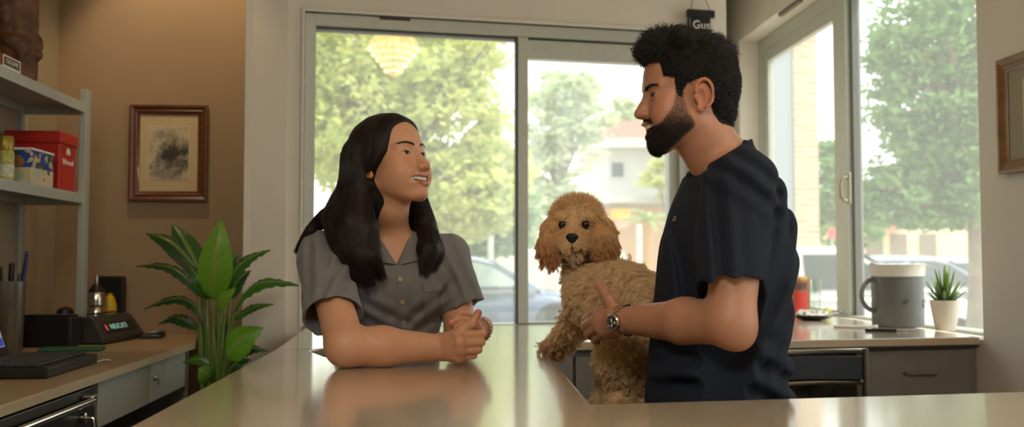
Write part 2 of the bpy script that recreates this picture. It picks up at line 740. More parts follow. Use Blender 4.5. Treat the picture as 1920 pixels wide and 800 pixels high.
win = struct(wbar(MB(), 567.5, 1295.5, 0.985, 1.001, 0.03, 0.16).build("window_1", M_alu, bevel=0.002))   # sill rail
mb = MB()
wbar(mb, 568, 588, 1.003, ZW, 0.015, 0.13)
wbar(mb, 588, 1278, ZW - 0.05, ZW, 0.015, 0.13)
wbar(mb, 1278, 1295, 1.003, ZW, 0.015, 0.13)
mb.build("window_frame", M_alu, win, bevel=0.003)
mb = MB()
wbar(mb, 588, 1278, ZW - 0.058, ZW - 0.05, 0.03, 0.1)
wbar(mb, 971, 975, 1.003, ZW - 0.058, 0.03, 0.06)
mb.build("gasket", M_alud, win)
mb = MB()
wbar(mb, 974, 993, 1.003, ZW - 0.05, 0.02, 0.09)
mb.build("mullion", M_alu, win, bevel=0.003)
mb = MB()
wbar(mb, 993, 1278, ZW - 0.135, ZW - 0.05, 0.035, 0.09)
wbar(mb, 993, 1278, 1.001, 1.008, 0.035, 0.09)
wbar(mb, 1262, 1278, 1.003, ZW - 0.13, 0.035, 0.09)
mb.build("sash", M_alu, win, bevel=0.003)
wbar(MB(), 588, 972, 1.004, ZW - 0.052, 0.058, 0.062).build("pane", M_glass, win, smooth=False)
wbar(MB(), 992, 1270, 1.005, ZW - 0.12, 0.068, 0.072).build("pane", M_glass, win, smooth=False)
wbar(MB(), 710, 768, ZW - 0.012, ZW - 0.004, 0.008, 0.02).build("vent_slot", M_alud, win)
mb = MB()
wbar(mb, 562, 567.5, 1.0, ZW + 0.012, -0.012, 0.02)
wbar(mb, 567.5, 1295, ZW, ZW + 0.012, -0.012, 0.02)
struct(mb.build("trim_1", M_trim, bevel=0.002))

# ---- right window


def rbar(mb, d0, d1, z0, z1, o0, o1):
    a, b = Vector((*RW(d0), 0)), Vector((*RW(d1), 0))
    c = (a + b) / 2 + rn * ((o0 + o1) / 2) + Vector((0, 0, (z0 + z1) / 2))
    mb.obox(c, (b - a) / 2, rn * (abs(o1 - o0) / 2), Vector((0, 0, (z1 - z0) / 2)))
    return mb


win2 = struct(rbar(MB(), RD0 + 0.001, RD1 - 0.001, 0.985, 1.002, 0.10, 0.2).build("window_2", M_alu, bevel=0.002))
mb = MB()
rbar(mb, RD1 - 0.07, RD1 - 0.001, 1.012, RZ - 0.002, 0.12, 0.19)
rbar(mb, RD0 + 0.001, RD0 + 0.05, 1.012, RZ - 0.002, 0.12, 0.19)
rbar(mb, RD0 + 0.05, RD1 - 0.07, RZ - 0.07, RZ - 0.002, 0.12, 0.19)
mb.build("window_frame", M_alu, win2, bevel=0.003)
mb = MB()
rbar(mb, 4.95, RD1 - 0.07, RZ - 0.15, RZ - 0.07, 0.13, 0.165)
rbar(mb, 4.95, RD1 - 0.07, 1.002, 1.016, 0.13, 0.165)
rbar(mb, RD1 - 0.15, RD1 - 0.07, 1.016, RZ - 0.15, 0.13, 0.165)
rbar(mb, 4.97, 5.05, 1.016, RZ - 0.15, 0.13, 0.165)
mb.build("sash", M_alu, win2, bevel=0.003)
mb = MB()
rbar(mb, 4.84, 4.93, 1.002, RZ - 0.07, 0.105, 0.185)
mb.build("mullion", M_alu, win2, bevel=0.004)
mb = MB()
rbar(mb, 4.93, 4.97, 1.002, RZ - 0.07, 0.125, 0.16)
rbar(mb, 4.81, 4.84, 1.002, RZ - 0.07, 0.13, 0.17)
mb.build("gasket", mat("window_track", rgb(120, 122, 116), 0.5, metal=0.3), win2)
rbar(MB(), 5.05, RD1 - 0.14, 1.01, RZ - 0.14, 0.146, 0.15).build("pane", M_glass2, win2, smooth=False)
rbar(MB(), RD0 + 0.05, 4.81, 1.003, RZ - 0.07, 0.156, 0.16).build("pane", M_glass2, win2, smooth=False)
win_added = struct(rbar(MB(), RN0 + 0.001, RN1 - 0.001, 0.99, 1.012, 0.10, 0.2).build("added_window", M_alu, bevel=0.002))  # out-of-view window, put in to bring more daylight
mb = MB()
for a_, b_, z0_, z1_ in ((RN1 - 0.06, RN1 - 0.001, 1.012, RZ - 0.002), (RN0 + 0.001, RN0 + 0.06, 1.012, RZ - 0.002), (1.06, 1.14, 1.012, RZ - 0.06), (RN0 + 0.06, RN1 - 0.06, RZ - 0.06, RZ - 0.002)):
    rbar(mb, a_, b_, z0_, z1_, 0.12, 0.18)
mb.build("window_frame", M_alu, win_added, bevel=0.003)
rbar(MB(), RN0 + 0.06, RN1 - 0.06, 1.012, RZ - 0.06, 0.148, 0.152).build("pane", M_glass, win_added, smooth=False)
hp = Vector((*RW(4.80), 1.605)) + rn * 0.1
mb = MB()
mb.obox(hp, ru * 0.013, rn * 0.006, (0, 0, 0.075))
mb.tube([hp + Vector((0, 0, 0.055)) - rn * 0.0, hp + Vector((0, 0, 0.05)) - rn * 0.03, hp + Vector((0, 0, 0.02)) - rn * 0.042,
         hp + Vector((0, 0, -0.04)) - rn * 0.04, hp + Vector((0, 0, -0.06)) - rn * 0.025, hp + Vector((0, 0, -0.06))], 0.0095, 8)
mb.build("handle", mat("handle_metal", rgb(150, 142, 122), 0.35, metal=0.8), win2, bevel=0.002)
for q in (0.07, -0.03):
    MB().ball(Vector((*RW(4.94), 1.6 + q)) + rn * 0.12, (0.008, 0.012, 0.016), 10, 8).build("catch", M_alud, win2)
vp = Vector((*RW(5.35), RZ - 0.012)) + rn * 0.02
MB().obox(vp, ru * 0.16, rn * 0.012, (0, 0, 0.008)).build("vent_slot", mat("vent_grey", rgb(110, 105, 92), 0.6), win2)

# ================================================================ COUNTER
p = [G(250, 795, ZT), G(515, 655, ZT), G(575, 614.5, ZT)]
L0 = (p[0].x + 0.072 * (p[0].y - 0.95), 0.95)
fr = [G(1844, 631, ZT), G(1467, 638, ZT), G(1005, 641, ZT)]
rg = [G(1016, 651, ZT), G(1110, 757.5, ZT)]
ff = G(1920, 733.5, ZT)
sl = (ff.y - rg[1].y) / (ff.x - rg[1].x)
fx = 1.68
# staff cut-out round the standing woman: an ellipse and a bulge behind, their outer hull
nt_c = (-0.352, 2.815)
hp_ = [(nt_c[0] + 0.5 * 0.125 * math.cos(a) + 0.866 * 0.172 * math.sin(a), nt_c[1] - 0.866 * 0.125 * math.cos(a) + 0.5 * 0.172 * math.sin(a)) for a in [2 * math.pi * i / 32 for i in range(32)]]
hp_ += [(-0.490 + 0.092 * math.cos(a), 2.935 + 0.092 * math.sin(a)) for a in [2 * math.pi * i / 32 for i in range(32)]]
hp_.sort()


def half_hull(ps):
    o = []
    for q in ps:
        while len(o) > 1 and (o[-1][0] - o[-2][0]) * (q[1] - o[-2][1]) - (o[-1][1] - o[-2][1]) * (q[0] - o[-2][0]) <= 0:
            o.pop()
        o.append(q)
    return o[:-1]


NOTCH = [Vector((q[0], q[1], ZT)) for q in half_hull(hp_) + half_hull(hp_[::-1])]
w575 = WB(574, -0.004)
E1 = WB(1364, -0.004)
outline = [L0, (RX(0.95) - 0.004, 0.95), (RX(rg[1].y + sl * (fx - rg[1].x)) - 0.004, rg[1].y + sl * (fx - rg[1].x)), (rg[1].x, rg[1].y),
           (rg[0].x, rg[0].y), (fr[2].x, fr[2].y), (fr[1].x, fr[1].y), (RX(fr[0].y) - 0.004, fr[0].y), (RX(6.4) - 0.004, 6.4),
           (RX(6.4) - 0.03, 6.4), (E1[0] + 0.012, E1[1] + 0.01), (E1[0] + 0.01, E1[1] - 0.003), w575, (p[1].x, p[1].y), (p[0].x, p[0].y)]
ct = MB().prism(outline, ZT - 0.028, ZT, holes=[[(q.x, q.y) for q in NOTCH]]).build("countertop", M_top, bevel=0.006, seg=3)
tag(ct, "long tan laminate countertop, a peninsula joined to the window counter and the front counter", "counter")
M_base = mat("counter_base_laminate", rgb(120, 106, 88), 0.55, noise_amt=0.05, noise_scale=10)
mb = MB().prism([(L0[0] + 0.06, 1.0), (0.08, 1.0), (0.05, 2.25), (-0.6, 2.25)], 0, ZT - 0.029)
mb.prism([(0.12, 1.0), (RX(1.0) - 0.02, 1.0), (RX(1.6) - 0.02, 1.66), (0.14, 1.66)], 0, ZT - 0.029)
o = mb.build("counter_base", M_base)
tag(o, "plain laminate base panels carrying the peninsula and front counter", "counter base")

# ---- dark drawer units under the window counter


def front_pt(px):
    a, b = fr[2], fr[0]
    k = (px - 960) / F
    m_ = (b.y - a.y) / (b.x - a.x)
    d = (a.y - m_ * a.x) / (1 - m_ * k)
    return Vector((k * d, d, 0))


fu = (front_pt(1800) - front_pt(1100)).normalized()
fn = Vector((fu.y, -fu.x, 0))               # towards the room (camera side)


def drawer_unit(name, label, p0, p1, rows, handles, split=None):
    a, b = front_pt(p0), front_pt(p1)
    t = thing(name, label, "cabinet", (a + b) / 2 - fn * 0.25)
    c = (a + b) / 2 - fn * 0.235
    hw = (b - a).length / 2
    MB().obox(c + Vector((0, 0, (ZT - 0.03) / 2)), fu * hw, fn * 0.2, (0, 0, (ZT - 0.03) / 2 - 0.001)).build("carcass", M_dark, t, bevel=0.002)
    for (u0, u1, z0, z1, hd) in rows:
        q0, q1 = a.lerp(b, u0), a.lerp(b, u1)
        cc = (q0 + q1) / 2 - fn * 0.026 + Vector((0, 0, (z0 + z1) / 2))
        w = (q1 - q0).length / 2 - 0.004
        d = MB().obox(cc, fu * w, fn * 0.009, (0, 0, (z1 - z0) / 2 - 0.004)).build("drawer", M_dark, t, bevel=0.003)
        if hd == "bar":
            h0 = cc + fn * 0.026
            MB().tube([h0 - fu * 0.055 - fn * 0.018, h0 - fu * 0.055, h0 + fu * 0.055, h0 + fu * 0.055 - fn * 0.018], 0.004, 8).build("handle", M_steel, d)
        elif hd == "knob":
            MB().ball(cc + fn * 0.016, (0.011, 0.008, 0.008), 10, 8).build("knob", M_steel, d)
    return t


zz = ZT - 0.045
drawer_unit("drawer_cabinet", "dark grey drawer cabinet under the window counter behind the dog's legs", 1036, 1330,
            [(0, 0.14, 0.1, zz, "knob"), (0.14, 1, 0.79, zz, "bar"), (0.14, 1, 0.58, 0.785, "bar"), (0.14, 1, 0.1, 0.575, None)], None)
drawer_unit("drawer_cabinet", "dark grey drawer cabinet below the potted succulent, under the window counter's right end", 1612, 1838,
            [(0.045, 0.93, 0.80, zz + 0.005, "bar"), (0.045, 0.93, 0.56, 0.795, "bar"), (0.045, 0.93, 0.1, 0.555, "bar")], None)
# low wall behind the knee space
a, b = front_pt(1330), front_pt(1612)
struct(MB().slab((a - fn * 0.42).xy, (b - fn * 0.42).xy, 0, ZT - 0.03, 0.03).build("wall_kneehole", M_dark))

# ================================================================ LEFT DESK
q0, q1 = G(0, 760, ZD), G(365, 641, ZD)
du = (q1 - q0)
du.z = 0
du.normalize()
dn = Vector((du.y, -du.x, 0))               # towards the aisle
S0 = q0 - du * 0.55
desk = thing("desk", "long wall desk with a wood-tone top and shallow pale grey drawers along the left wall", "desk", (S0 + du * 1.3 - dn * 0.35) * Vector((1, 1, 0)) if False else Vector(((S0 + du * 1.3 - dn * 0.35).x, (S0 + du * 1.3 - dn * 0.35).y, 0)))
bk = BW(q1.x)
poly = [(S0.x, S0.y), (q1.x, q1.y), (BW(q1.x - 0.12)[0], BW(q1.x - 0.12)[1] - 0.004), (LW(cl[1] - 0.01)[0] + 0.006, cl[1] - 0.006), (LW(S0.y)[0] + 0.006, S0.y)]
M_desk = mat("desk_laminate", rgb(158, 132, 98), 0.34, noise_amt=0.07, noise_scale=9)
dt_ = MB().prism(poly, ZD - 0.026, ZD).build("desk_top", M_desk, desk, bevel=0.005)
eb = [q0 - du * 0.55, q1]
MB().obox((eb[0] + eb[1]) / 2 + dn * 0.0015 - Vector((0, 0, 0.013)), du * ((eb[1] - eb[0]).length / 2), dn * 0.0015, (0, 0, 0.0105)).build("edge_band", mat("pale_edge_band", rgb(196, 180, 146), 0.45), dt_)


def dpt(px, h=0.0, inset=0.016):
    """point on the desk's front plane seen in pixel column px"""
    a = q0 - dn * inset
    k = (px - 960) / F
    t = (k * a.y - a.x) / (du.x - k * du.y)
    v = a + du * t
    v.z = h
    return v


def dfront(name, p0, p1, z0, z1, m, parent, th=0.02, inset=0.016, gap=0.0045):
    a, b = dpt(p0, 0, inset), dpt(p1, 0, inset)
    c = (a + b) / 2 - dn * (th / 2)
    c.z = (z0 + z1) / 2
    return MB().obox(c, du * ((b - a).length / 2 - gap), dn * (th / 2), (0, 0, (z1 - z0) / 2)).build(name, m, parent, bevel=0.003)


d1 = dfront("drawer", 189, 286, 0.80, ZD - 0.030, M_grey, desk)
d2 = dfront("drawer", 286, 352, 0.80, ZD - 0.030, M_grey, desk)
lk = dpt(292, 0.875)
MB().lathe([(0.009, 0), (0.009, 0.006), (0.006, 0.009)], lk, 14, dn).build("lock", M_chrome, d2)
MB().tube([lk + dn * 0.006, lk + dn * 0.016 - Vector((0, 0, 0.004)), lk + dn * 0.016 - Vector((0, 0, 0.02))], 0.0035, 6).build("key", M_steel, d2)
MB().obox(dpt(302, 0.905) + dn * 0.001, du * 0.012, dn * 0.001, (0, 0, 0.006)).build("sticker", M_trim, d2)
# carcass behind the drawers, end panel
a, b = dpt(189), dpt(352)
c = (a + b) / 2 - dn * 0.22
c.z = 0.865
MB().obox(c, du * ((b - a).length / 2), dn * 0.19, (0, 0, 0.062)).build("drawer_box", M_dark, desk)
b2 = dpt(356) - dn * 0.2
MB().obox((b2.x, b2.y, (ZD - 0.028) / 2), du * 0.012, dn * 0.2, (0, 0, (ZD - 0.028) / 2)).build("end_panel", M_dark, desk, bevel=0.002)

safe = thing("metal_cabinet", "charcoal metal cabinet with a long chrome bar handle under the left desk", "cabinet", (dpt(95) - dn * 0.2))
M_char = mat("charcoal_metal", rgb(58, 57, 55), 0.42, metal=0.2, noise_amt=0.06, noise_scale=12)
a, b = dpt(-60), dpt(187)
c = (a + b) / 2 - dn * 0.22
c.z = (ZD - 0.03) / 2
hl = (b - a).length / 2
MB().obox(c, du * hl, dn * 0.2, (0, 0, (ZD - 0.03) / 2)).build("body", M_char, safe, bevel=0.004)
top_d = dfront("door", -58, 185, 0.12, 0.893, M_char, safe, th=0.022, inset=0.0)
dfront("drawer", -58, 185, 0.900, ZD - 0.030, M_char, safe, th=0.022, inset=0.0)
h0, h1 = dpt(-40, 0.900, -0.03), dpt(180, 0.900, -0.03)
MB().tube([h0, h0.lerp(h1, 0.5), h1], 0.0085, 12).build("bar_handle", M_chrome, safe)
MB().obox(h1 - dn * 0.012 + du * 0.01, du * 0.018, dn * 0.016, (0, 0, 0.014)).build("handle_end", M_chrome, safe, bevel=0.005)
k0 = dpt(160, 0.856, -0.002)
MB().lathe([(0.014, 0), (0.014, 0.01), (0.01, 0.013)], k0, 16, dn).build("lock", M_chrome, safe)
MB().tube([k0 + dn * 0.012, k0 + dn * 0.03, k0 + dn * 0.034 - Vector((0, 0, 0.035))], [0.006, 0.005, 0.007], 8).build("key", M_chrome, safe)
c = G(236, 788, 0.72) - du * 0.48
bx = thing("storage_box", "pale grey storage box on the floor beneath the desk drawers", "box", (c.x + 0.02, c.y + 0.12, 0))
MB().obox((c.x + 0.02, c.y + 0.12, 0.35), du * 0.2, dn * 0.16, (0, 0, 0.35)).build("body", M_grey, bx, bevel=0.006)
MB().obox((c.x + 0.02, c.y + 0.12, 0.71), du * 0.21, dn * 0.17, (0, 0, 0.012)).build("lid", M_grey, bx, bevel=0.006)

# ================================================================ SHELF UNIT
SX = lambda d: -1.625 + 0.076 * (3.85 - d)
su = Vector((-0.076, 1, 0)).normalized()
sn = Vector((su.y, -su.x, 0))
M_shelf = mat("grey_steel_shelf", rgb(176, 180, 172), 0.45, metal=0.15, noise_amt=0.04, noise_scale=10)
unit = thing("shelf_unit", "grey steel shelving unit standing on the left desk", "shelf", (SX(3.2) - 0.1, 3.2, ZD))
sh_w = 0.235
for d in (3.85, 2.2):
    for w in (0, sh_w):
        b_ = Vector((SX(d), d, 0)) - sn * w
        MB().obox((b_.x - 0.006, b_.y, (ZD + 1.91) / 2), sn * 0.0125, su * 0.026, (0, 0, (1.91 - ZD) / 2)).build("post", M_shelf, unit, bevel=0.002)
for z in (1.857, 1.512):
    a, b = Vector((SX(2.2), 2.2, 0)), Vector((SX(3.84), 3.84, 0))
    c = (a + b) / 2 - sn * (sh_w / 2)
    L = (b - a).length / 2
    mb = MB().obox((c.x, c.y, z - 0.004), su * L, sn * (sh_w / 2 - 0.001), (0, 0, 0.004))
    mb.obox(((a + b) / 2 - sn * 0.004).to_tuple()[:2] + (z - 0.02,), su * L, sn * 0.004, (0, 0, 0.017))
    mb.obox(((a + b) / 2 - sn * (sh_w - 0.004)).to_tuple()[:2] + (z - 0.02,), su * L, sn * 0.004, (0, 0, 0.017))
    for e in (a, b):
        mb.obox((e - sn * (sh_w / 2)).to_tuple()[:2] + (z - 0.024,), su * 0.005, sn * (sh_w / 2), (0, 0, 0.02))
    mb.build("shelf_board", M_shelf, unit, bevel=0.0015)


def shp(px, z, inset=0.0):
    """point on the shelf front line in pixel column px"""
    k = (px - 960) / F
    d = (-1.625 + 0.076 * 3.85) / (k + 0.076)
    v = Vector((SX(d), d, z)) - sn * inset
    return v


ZS = 1.5125
# red tub with a lid
a, b = shp(117, ZS, 0.015), shp(147, ZS, 0.015)
hd = (b - a).length / 2
c = (a + b) / 2 - sn * 0.095
red = thing("storage_tin", "red lidded box with a white emblem, the largest thing on the middle shelf", "box", c)
M_red = mat("red_enamel", rgb(176, 36, 26), 0.4, noise_amt=0.05, noise_scale=10)
MB().obox(c + Vector((0, 0, 0.086)), su * hd, sn * 0.095, (0, 0, 0.085)).build("body", M_red, red, bevel=0.006)
MB().obox(c + Vector((0, 0, 0.19)), su * (hd + 0.006), sn * 0.101, (0, 0, 0.022)).build("lid", M_red, red, bevel=0.006)
MB().ball(c + su * (hd + 0.006) + sn * 0.09 + Vector((0, 0, 0.172)), 0.007, 10, 8).build("latch", M_red, red)
M_white = mat("white_ink", rgb(225, 220, 210), 0.6)
fc = c + sn * 0.0955
text_obj("Ithood", 0.03, "lettering", M_white, red, fc + Vector((0, 0, 0.105)), su, (0, 0, 1), squeeze=1.35)
mb = MB()
for k in range(5):
    an = R(90 + (k - 2) * 38)
    r_ = 0.021
    v = su * (math.cos(an) * r_ * 0.55) + Vector((0, 0, math.sin(an) * r_ * 0.55))
    mb.ball(fc + Vector((0, 0, 0.138)) + v, (0.0012, 0.0075, 0.0095), 10, 8)
mb.build("emblem", M_white, red)
# printed carton
a, b = shp(62, ZS, 0.01), shp(103, ZS, 0.01)
hd = (b - a).length / 2
c = (a + b) / 2 - sn * 0.035
crt = thing("carton", "small carton printed blue and gold over cream, in front of the red box", "box", c)


def mat_carton():
    m = bpy.data.materials.new("printed_carton")
    m.use_nodes = True
    nt = m.node_tree
    b = nt.nodes["Principled BSDF"]
    b.inputs["Roughness"].default_value = 0.5
    tc = nt.nodes.new("ShaderNodeTexCoord")
    v = nt.nodes.new("ShaderNodeTexVoronoi")
    v.inputs["Scale"].default_value = 55
    nt.links.new(tc.outputs["Object"], v.inputs["Vector"])
    cr = nt.nodes.new("ShaderNodeValToRGB")
    cr.color_ramp.interpolation = "CONSTANT"
    e = cr.color_ramp.elements
    e[0].color, e[0].position = rgb(30, 70, 140), 0
    e[1].color, e[1].position = rgb(150, 110, 60), 0.45
    for ps, cc in ((0.6, rgb(190, 180, 150)), (0.75, rgb(60, 80, 70)), (0.88, rgb(40, 90, 160))):
        x = e.new(ps)
        x.color = cc
    nt.links.new(v.outputs["Color"], cr.inputs["Fac"])
    cr2 = nt.nodes.new("ShaderNodeValToRGB")
    cr2.color_ramp.interpolation = "CONSTANT"
    e = cr2.color_ramp.elements
    e[0].color, e[0].position = rgb(205, 190, 150), 0
    e[1].color, e[1].position = rgb(160, 190, 180), 0.7
    x = e.new(0.85)
    x.color = rgb(120, 60, 45)
    nt.links.new(v.outputs["Color"], cr2.inputs["Fac"])
    sp = nt.nodes.new("ShaderNodeSeparateXYZ")
    nt.links.new(tc.outputs["Object"], sp.inputs[0])
    gt = nt.nodes.new("ShaderNodeMath")
    gt.operation = "GREATER_THAN"
    gt.inputs[1].default_value = 0.056
    nt.links.new(sp.outputs["Z"], gt.inputs[0])
    mx = nt.nodes.new("ShaderNodeMix")
    mx.data_type = "RGBA"
    nt.links.new(gt.outputs[0], mx.inputs["Factor"])
    nt.links.new(cr2.outputs[0], mx.inputs[6])
    nt.links.new(cr.outputs[0], mx.inputs[7])
    nt.links.new(mx.outputs[2], b.inputs["Base Color"])
    return m


MB().obox(c + Vector((0, 0, 0.057)), su * hd, sn * 0.035, (0, 0, 0.057)).build("body", mat_carton(), crt, bevel=0.002)
MB().obox(c + Vector((0, 0, 0.118)), su * (hd + 0.002), sn * 0.037, (0, 0, 0.004)).build("lid", M_white, crt, bevel=0.002)
# gold-capped bottle and the white can
c = shp(32, ZS, 0.045)
bt = thing("spray_bottle", "yellow-green bottle with a broad gold cap beside the printed carton", "bottle", c)
M_yg = mat("yellow_green_label", rgb(166, 160, 84), 0.4, noise_amt=0.35, noise_scale=70)
MB().lathe([(0.028, 0), (0.0295, 0.004), (0.0295, 0.088), (0.026, 0.095)], c).build("body", M_yg, bt)
MB().lathe([(0.0265, 0.095), (0.0275, 0.098), (0.0275, 0.138), (0.024, 0.143)], c).build("cap", mat("gold_cap", rgb(150, 128, 52), 0.35, metal=0.5), bt)
MB().lathe([(0.0298, 0.012), (0.0300, 0.013), (0.0300, 0.05), (0.0298, 0.051)], c).build("paper_label", mat("pale_label", rgb(190, 192, 160), 0.6, noise_amt=0.25, noise_scale=90), bt)
c = shp(-14, ZS, 0.05)
cn = thing("canister", "tall pale green canister at the left end of the middle shelf", "can", c)
MB().lathe([(0.042, 0), (0.043, 0.003), (0.043, 0.165)], c).build("body", mat("pale_green_label", rgb(172, 190, 172), 0.45, noise_amt=0.12, noise_scale=60), cn)
MB().lathe([(0.0445, 0.165), (0.0445, 0.174), (0.043, 0.176), (0.0, 0.176)], c).build("lid", M_trim, cn)
# top shelf: small printed box, carved ornament
ZU = 1.8575
c = shp(20, ZU, 0.05) - su * 0.08
bx = thing("small_box", "small white box with a dark printed panel lying on the top shelf", "box", c)
MB().obox(c + Vector((0, 0, 0.02)), su * 0.14, sn * 0.045, (0, 0, 0.02)).build("body", M_trim, bx, bevel=0.002)
MB().obox(c + sn * 0.0455 + su * 0.07 + Vector((0, 0, 0.021)), su * 0.058, sn * 0.0008, (0, 0, 0.013)).build("printed_panel", mat("dark_print", rgb(70, 62, 52), 0.6, noise_amt=0.5, noise_scale=120), bx)
MB().obox(c + sn * 0.0455 - su * 0.03 + Vector((0, 0, 0.021)), su * 0.03, sn * 0.0008, (0, 0, 0.018)).build("printed_panel", mat("red_print", rgb(120, 50, 40), 0.6), bx)
text_obj("GOGME", 0.02, "lettering", M_trim, bx, c + sn * 0.0466 + su * 0.07 + Vector((0, 0, 0.021)), su, (0, 0, 1), squeeze=1.3)
c = P(34, 75, 3.38)
c.z = ZU
S = SDF((c.x - 0.16, c.y - 0.16, ZU - 0.005), (c.x + 0.16, c.y + 0.16, ZU + 0.62), 0.006)
rg_ = random.Random(5)
S.op(cap((c.x, c.y, ZU + 0.02), (c.x - 0.02, c.y, ZU + 0.55), 0.06, 0.085), 0.02)
for i in range(46):
    z = rg_.uniform(0.02, 0.58)
    an = rg_.uniform(0, 6.28)
    r_ = 0.052 + 0.03 * z
    S.op(ell((c.x + math.cos(an) * r_, c.y + math.sin(an) * r_, ZU + z), (rg_.uniform(0.014, 0.034), rg_.uniform(0.014, 0.034), rg_.uniform(0.015, 0.045))), 0.008)
S.disp(lambda x, y, z: 0.006 * smooth_noise(x, y, z, 3, 8, 120))
S.op(plane((0, 0, ZU + 0.0005), (0, 0, -1)), 0.001, inter=True)
v, q = keep_big(*S.mesh())
o = np_object("carved_ornament", v, q, mat("carved_brown_wood", rgb(92, 58, 36), 0.6, noise_amt=0.5, noise_scale=22, bump=0.6, bump_scale=60))
tag(o, "dark brown carved wooden ornament standing on the top shelf", "ornament")

# ================================================================ DESK THINGS
# laptop: hinge along the wall side, screen leaning back
A = Vector((-1.185, 2.60, ZD))
lu = Vector((-0.10, 1, 0)).normalized()
ln = Vector((lu.y, -lu.x, 0))
lap = thing("laptop", "open black laptop at the left edge of the desk, screen facing the aisle", "laptop", A + lu * 0.2 - ln * 0.13)
W_, D_ = 0.42, 0.255
cc = A + lu * (W_ / 2) - ln * (D_ / 2)
base = MB().obox(cc + Vector((0, 0, 0.0145)), lu * (W_ / 2), ln * (D_ / 2), (0, 0, 0.0135)).build("base", M_black, lap, bevel=0.005)
MB().obox(cc + ln * 0.01 + Vector((0, 0, 0.0286)), lu * (W_ / 2 - 0.015), ln * 0.1, (0, 0, 0.0006)).build("keyboard_bed", mat("key_bed", rgb(14, 14, 14), 0.6), base)
M_key = mat("key_plastic", rgb(56, 56, 58), 0.45)
for r_ in range(6):
    for k in range(13):
        kc = cc + ln * (-0.068 + 0.031 * r_) + lu * (-0.178 + 0.0297 * k + 0.004 * (r_ % 2)) + Vector((0, 0, 0.0325))
        if r_ == 5 and 3 <= k <= 8:
            if k == 3:
                kc2 = kc + lu * 0.074
                MB().obox(kc2, lu * 0.087, ln * 0.0125, (0, 0, 0.0035)).build("key", M_key, base, bevel=0.0025, seg=1)
            continue
        MB().obox(kc, lu * 0.0125, ln * 0.0125, (0, 0, 0.0035)).build("key", M_key, base, bevel=0.0025, seg=1)
hin = A - ln * D_ + lu * (W_ / 2) + Vector((0, 0, 0.028))
upd = Vector((-0.33, 0, 1)).normalized() if False else (Vector((0, 0, 1)) - ln * 0.34).normalized()
snn = upd.cross(lu) if upd.cross(lu).dot(ln) > 0 else -upd.cross(lu)
SH = 0.235
lid = MB().obox(hin + upd * (SH / 2), lu * (W_ / 2), upd * (SH / 2), snn * 0.006).build("lid", M_black, lap, bevel=0.004)
MB().obox(hin + upd * (SH / 2 + 0.003) + snn * 0.0066, lu * (W_ / 2 - 0.02), upd * (SH / 2 - 0.02), snn * 0.0006).build(
    "screen", mat("screen_white", rgb(150, 160, 165), 0.3, emis=rgb(165, 172, 178), estr=0.28), lid)
MB().obox(hin + upd * 0.038 + snn * 0.0076, lu * (W_ / 2 - 0.025), upd * 0.012, snn * 0.0005).build(
    "taskbar", mat("screen_blue", rgb(60, 70, 170), 0.3, emis=rgb(60, 75, 190), estr=0.3), lid)
MB().tube([hin - lu * 0.19, hin + lu * 0.19], 0.006, 10).build("hinge", M_black, lap)

# pen cup and pens
c = P(14, 560, 3.36)
c.z = ZD
cup = tag(MB().lathe([(0.046, 0), (0.048, 0.003), (0.0565, 0.232), (0.0575, 0.236), (0.055, 0.236), (0.0465, 0.012), (0.0, 0.010)], c, 40).build("pen_cup", M_steel), "speckled steel tumbler of pens beside the laptop screen", "cup")
pens = [("dark blue pen leaning right in the steel tumbler", (0.030, -0.004), (0.062, 0.0), 0.335, rgb(38, 38, 92)),
        ("purple-clipped pen leaning right behind the blue pen in the tumbler", (0.036, 0.012), (0.055, 0.014), 0.315, rgb(60, 46, 96)),
        ("thick black marker upright in the steel tumbler", (0.010, -0.012), (0.018, -0.012), 0.295, rgb(18, 18, 20)),
        ("thin black pen at the left of the steel tumbler", (-0.012, -0.008), (-0.020, -0.01), 0.285, rgb(24, 22, 22)),
        ("short grey pen at the right rim of the steel tumbler", (0.040, -0.012), (0.046, -0.016), 0.262, rgb(70, 70, 66)),
        ("black pen at the far left of the steel tumbler", (-0.03, 0.004), (-0.042, 0.006), 0.29, rgb(20, 20, 22))]
for i, (lab, b0, t0, hh, colr) in enumerate(pens):
    pb = c + Vector((b0[0] * 0.5, b0[1] * 0.5, 0.0125))
    pt = c + Vector((t0[0], t0[1], hh))
    tp = thing("pen", lab, "pen", pb, group="pens in the steel tumbler")
    m_ = mat("pen_ink_%d" % i, colr, 0.35)
    rr = 0.008 if "marker" in lab else 0.0052
    MB().tube([pb, pb.lerp(pt, 0.03), pb.lerp(pt, 0.72)], [rr * 0.4, rr, rr], 10).build("barrel", m_, tp)
    MB().tube([pb.lerp(pt, 0.72), pb.lerp(pt, 0.98), pt], [rr * 1.15, rr * 1.1, rr * 0.7], 10).build("cap", m_, tp)
    cd = (pt - pb).normalized()
    cs = Vector((0.3, -1, 0)).normalized() * (rr * 1.4)
    MB().tube([pb.lerp(pt, 0.96) + cs * 0.8, pb.lerp(pt, 0.95) + cs * 1.2, pb.lerp(pt, 0.8) + cs], 0.0016, 6).build("clip", m_, tp)

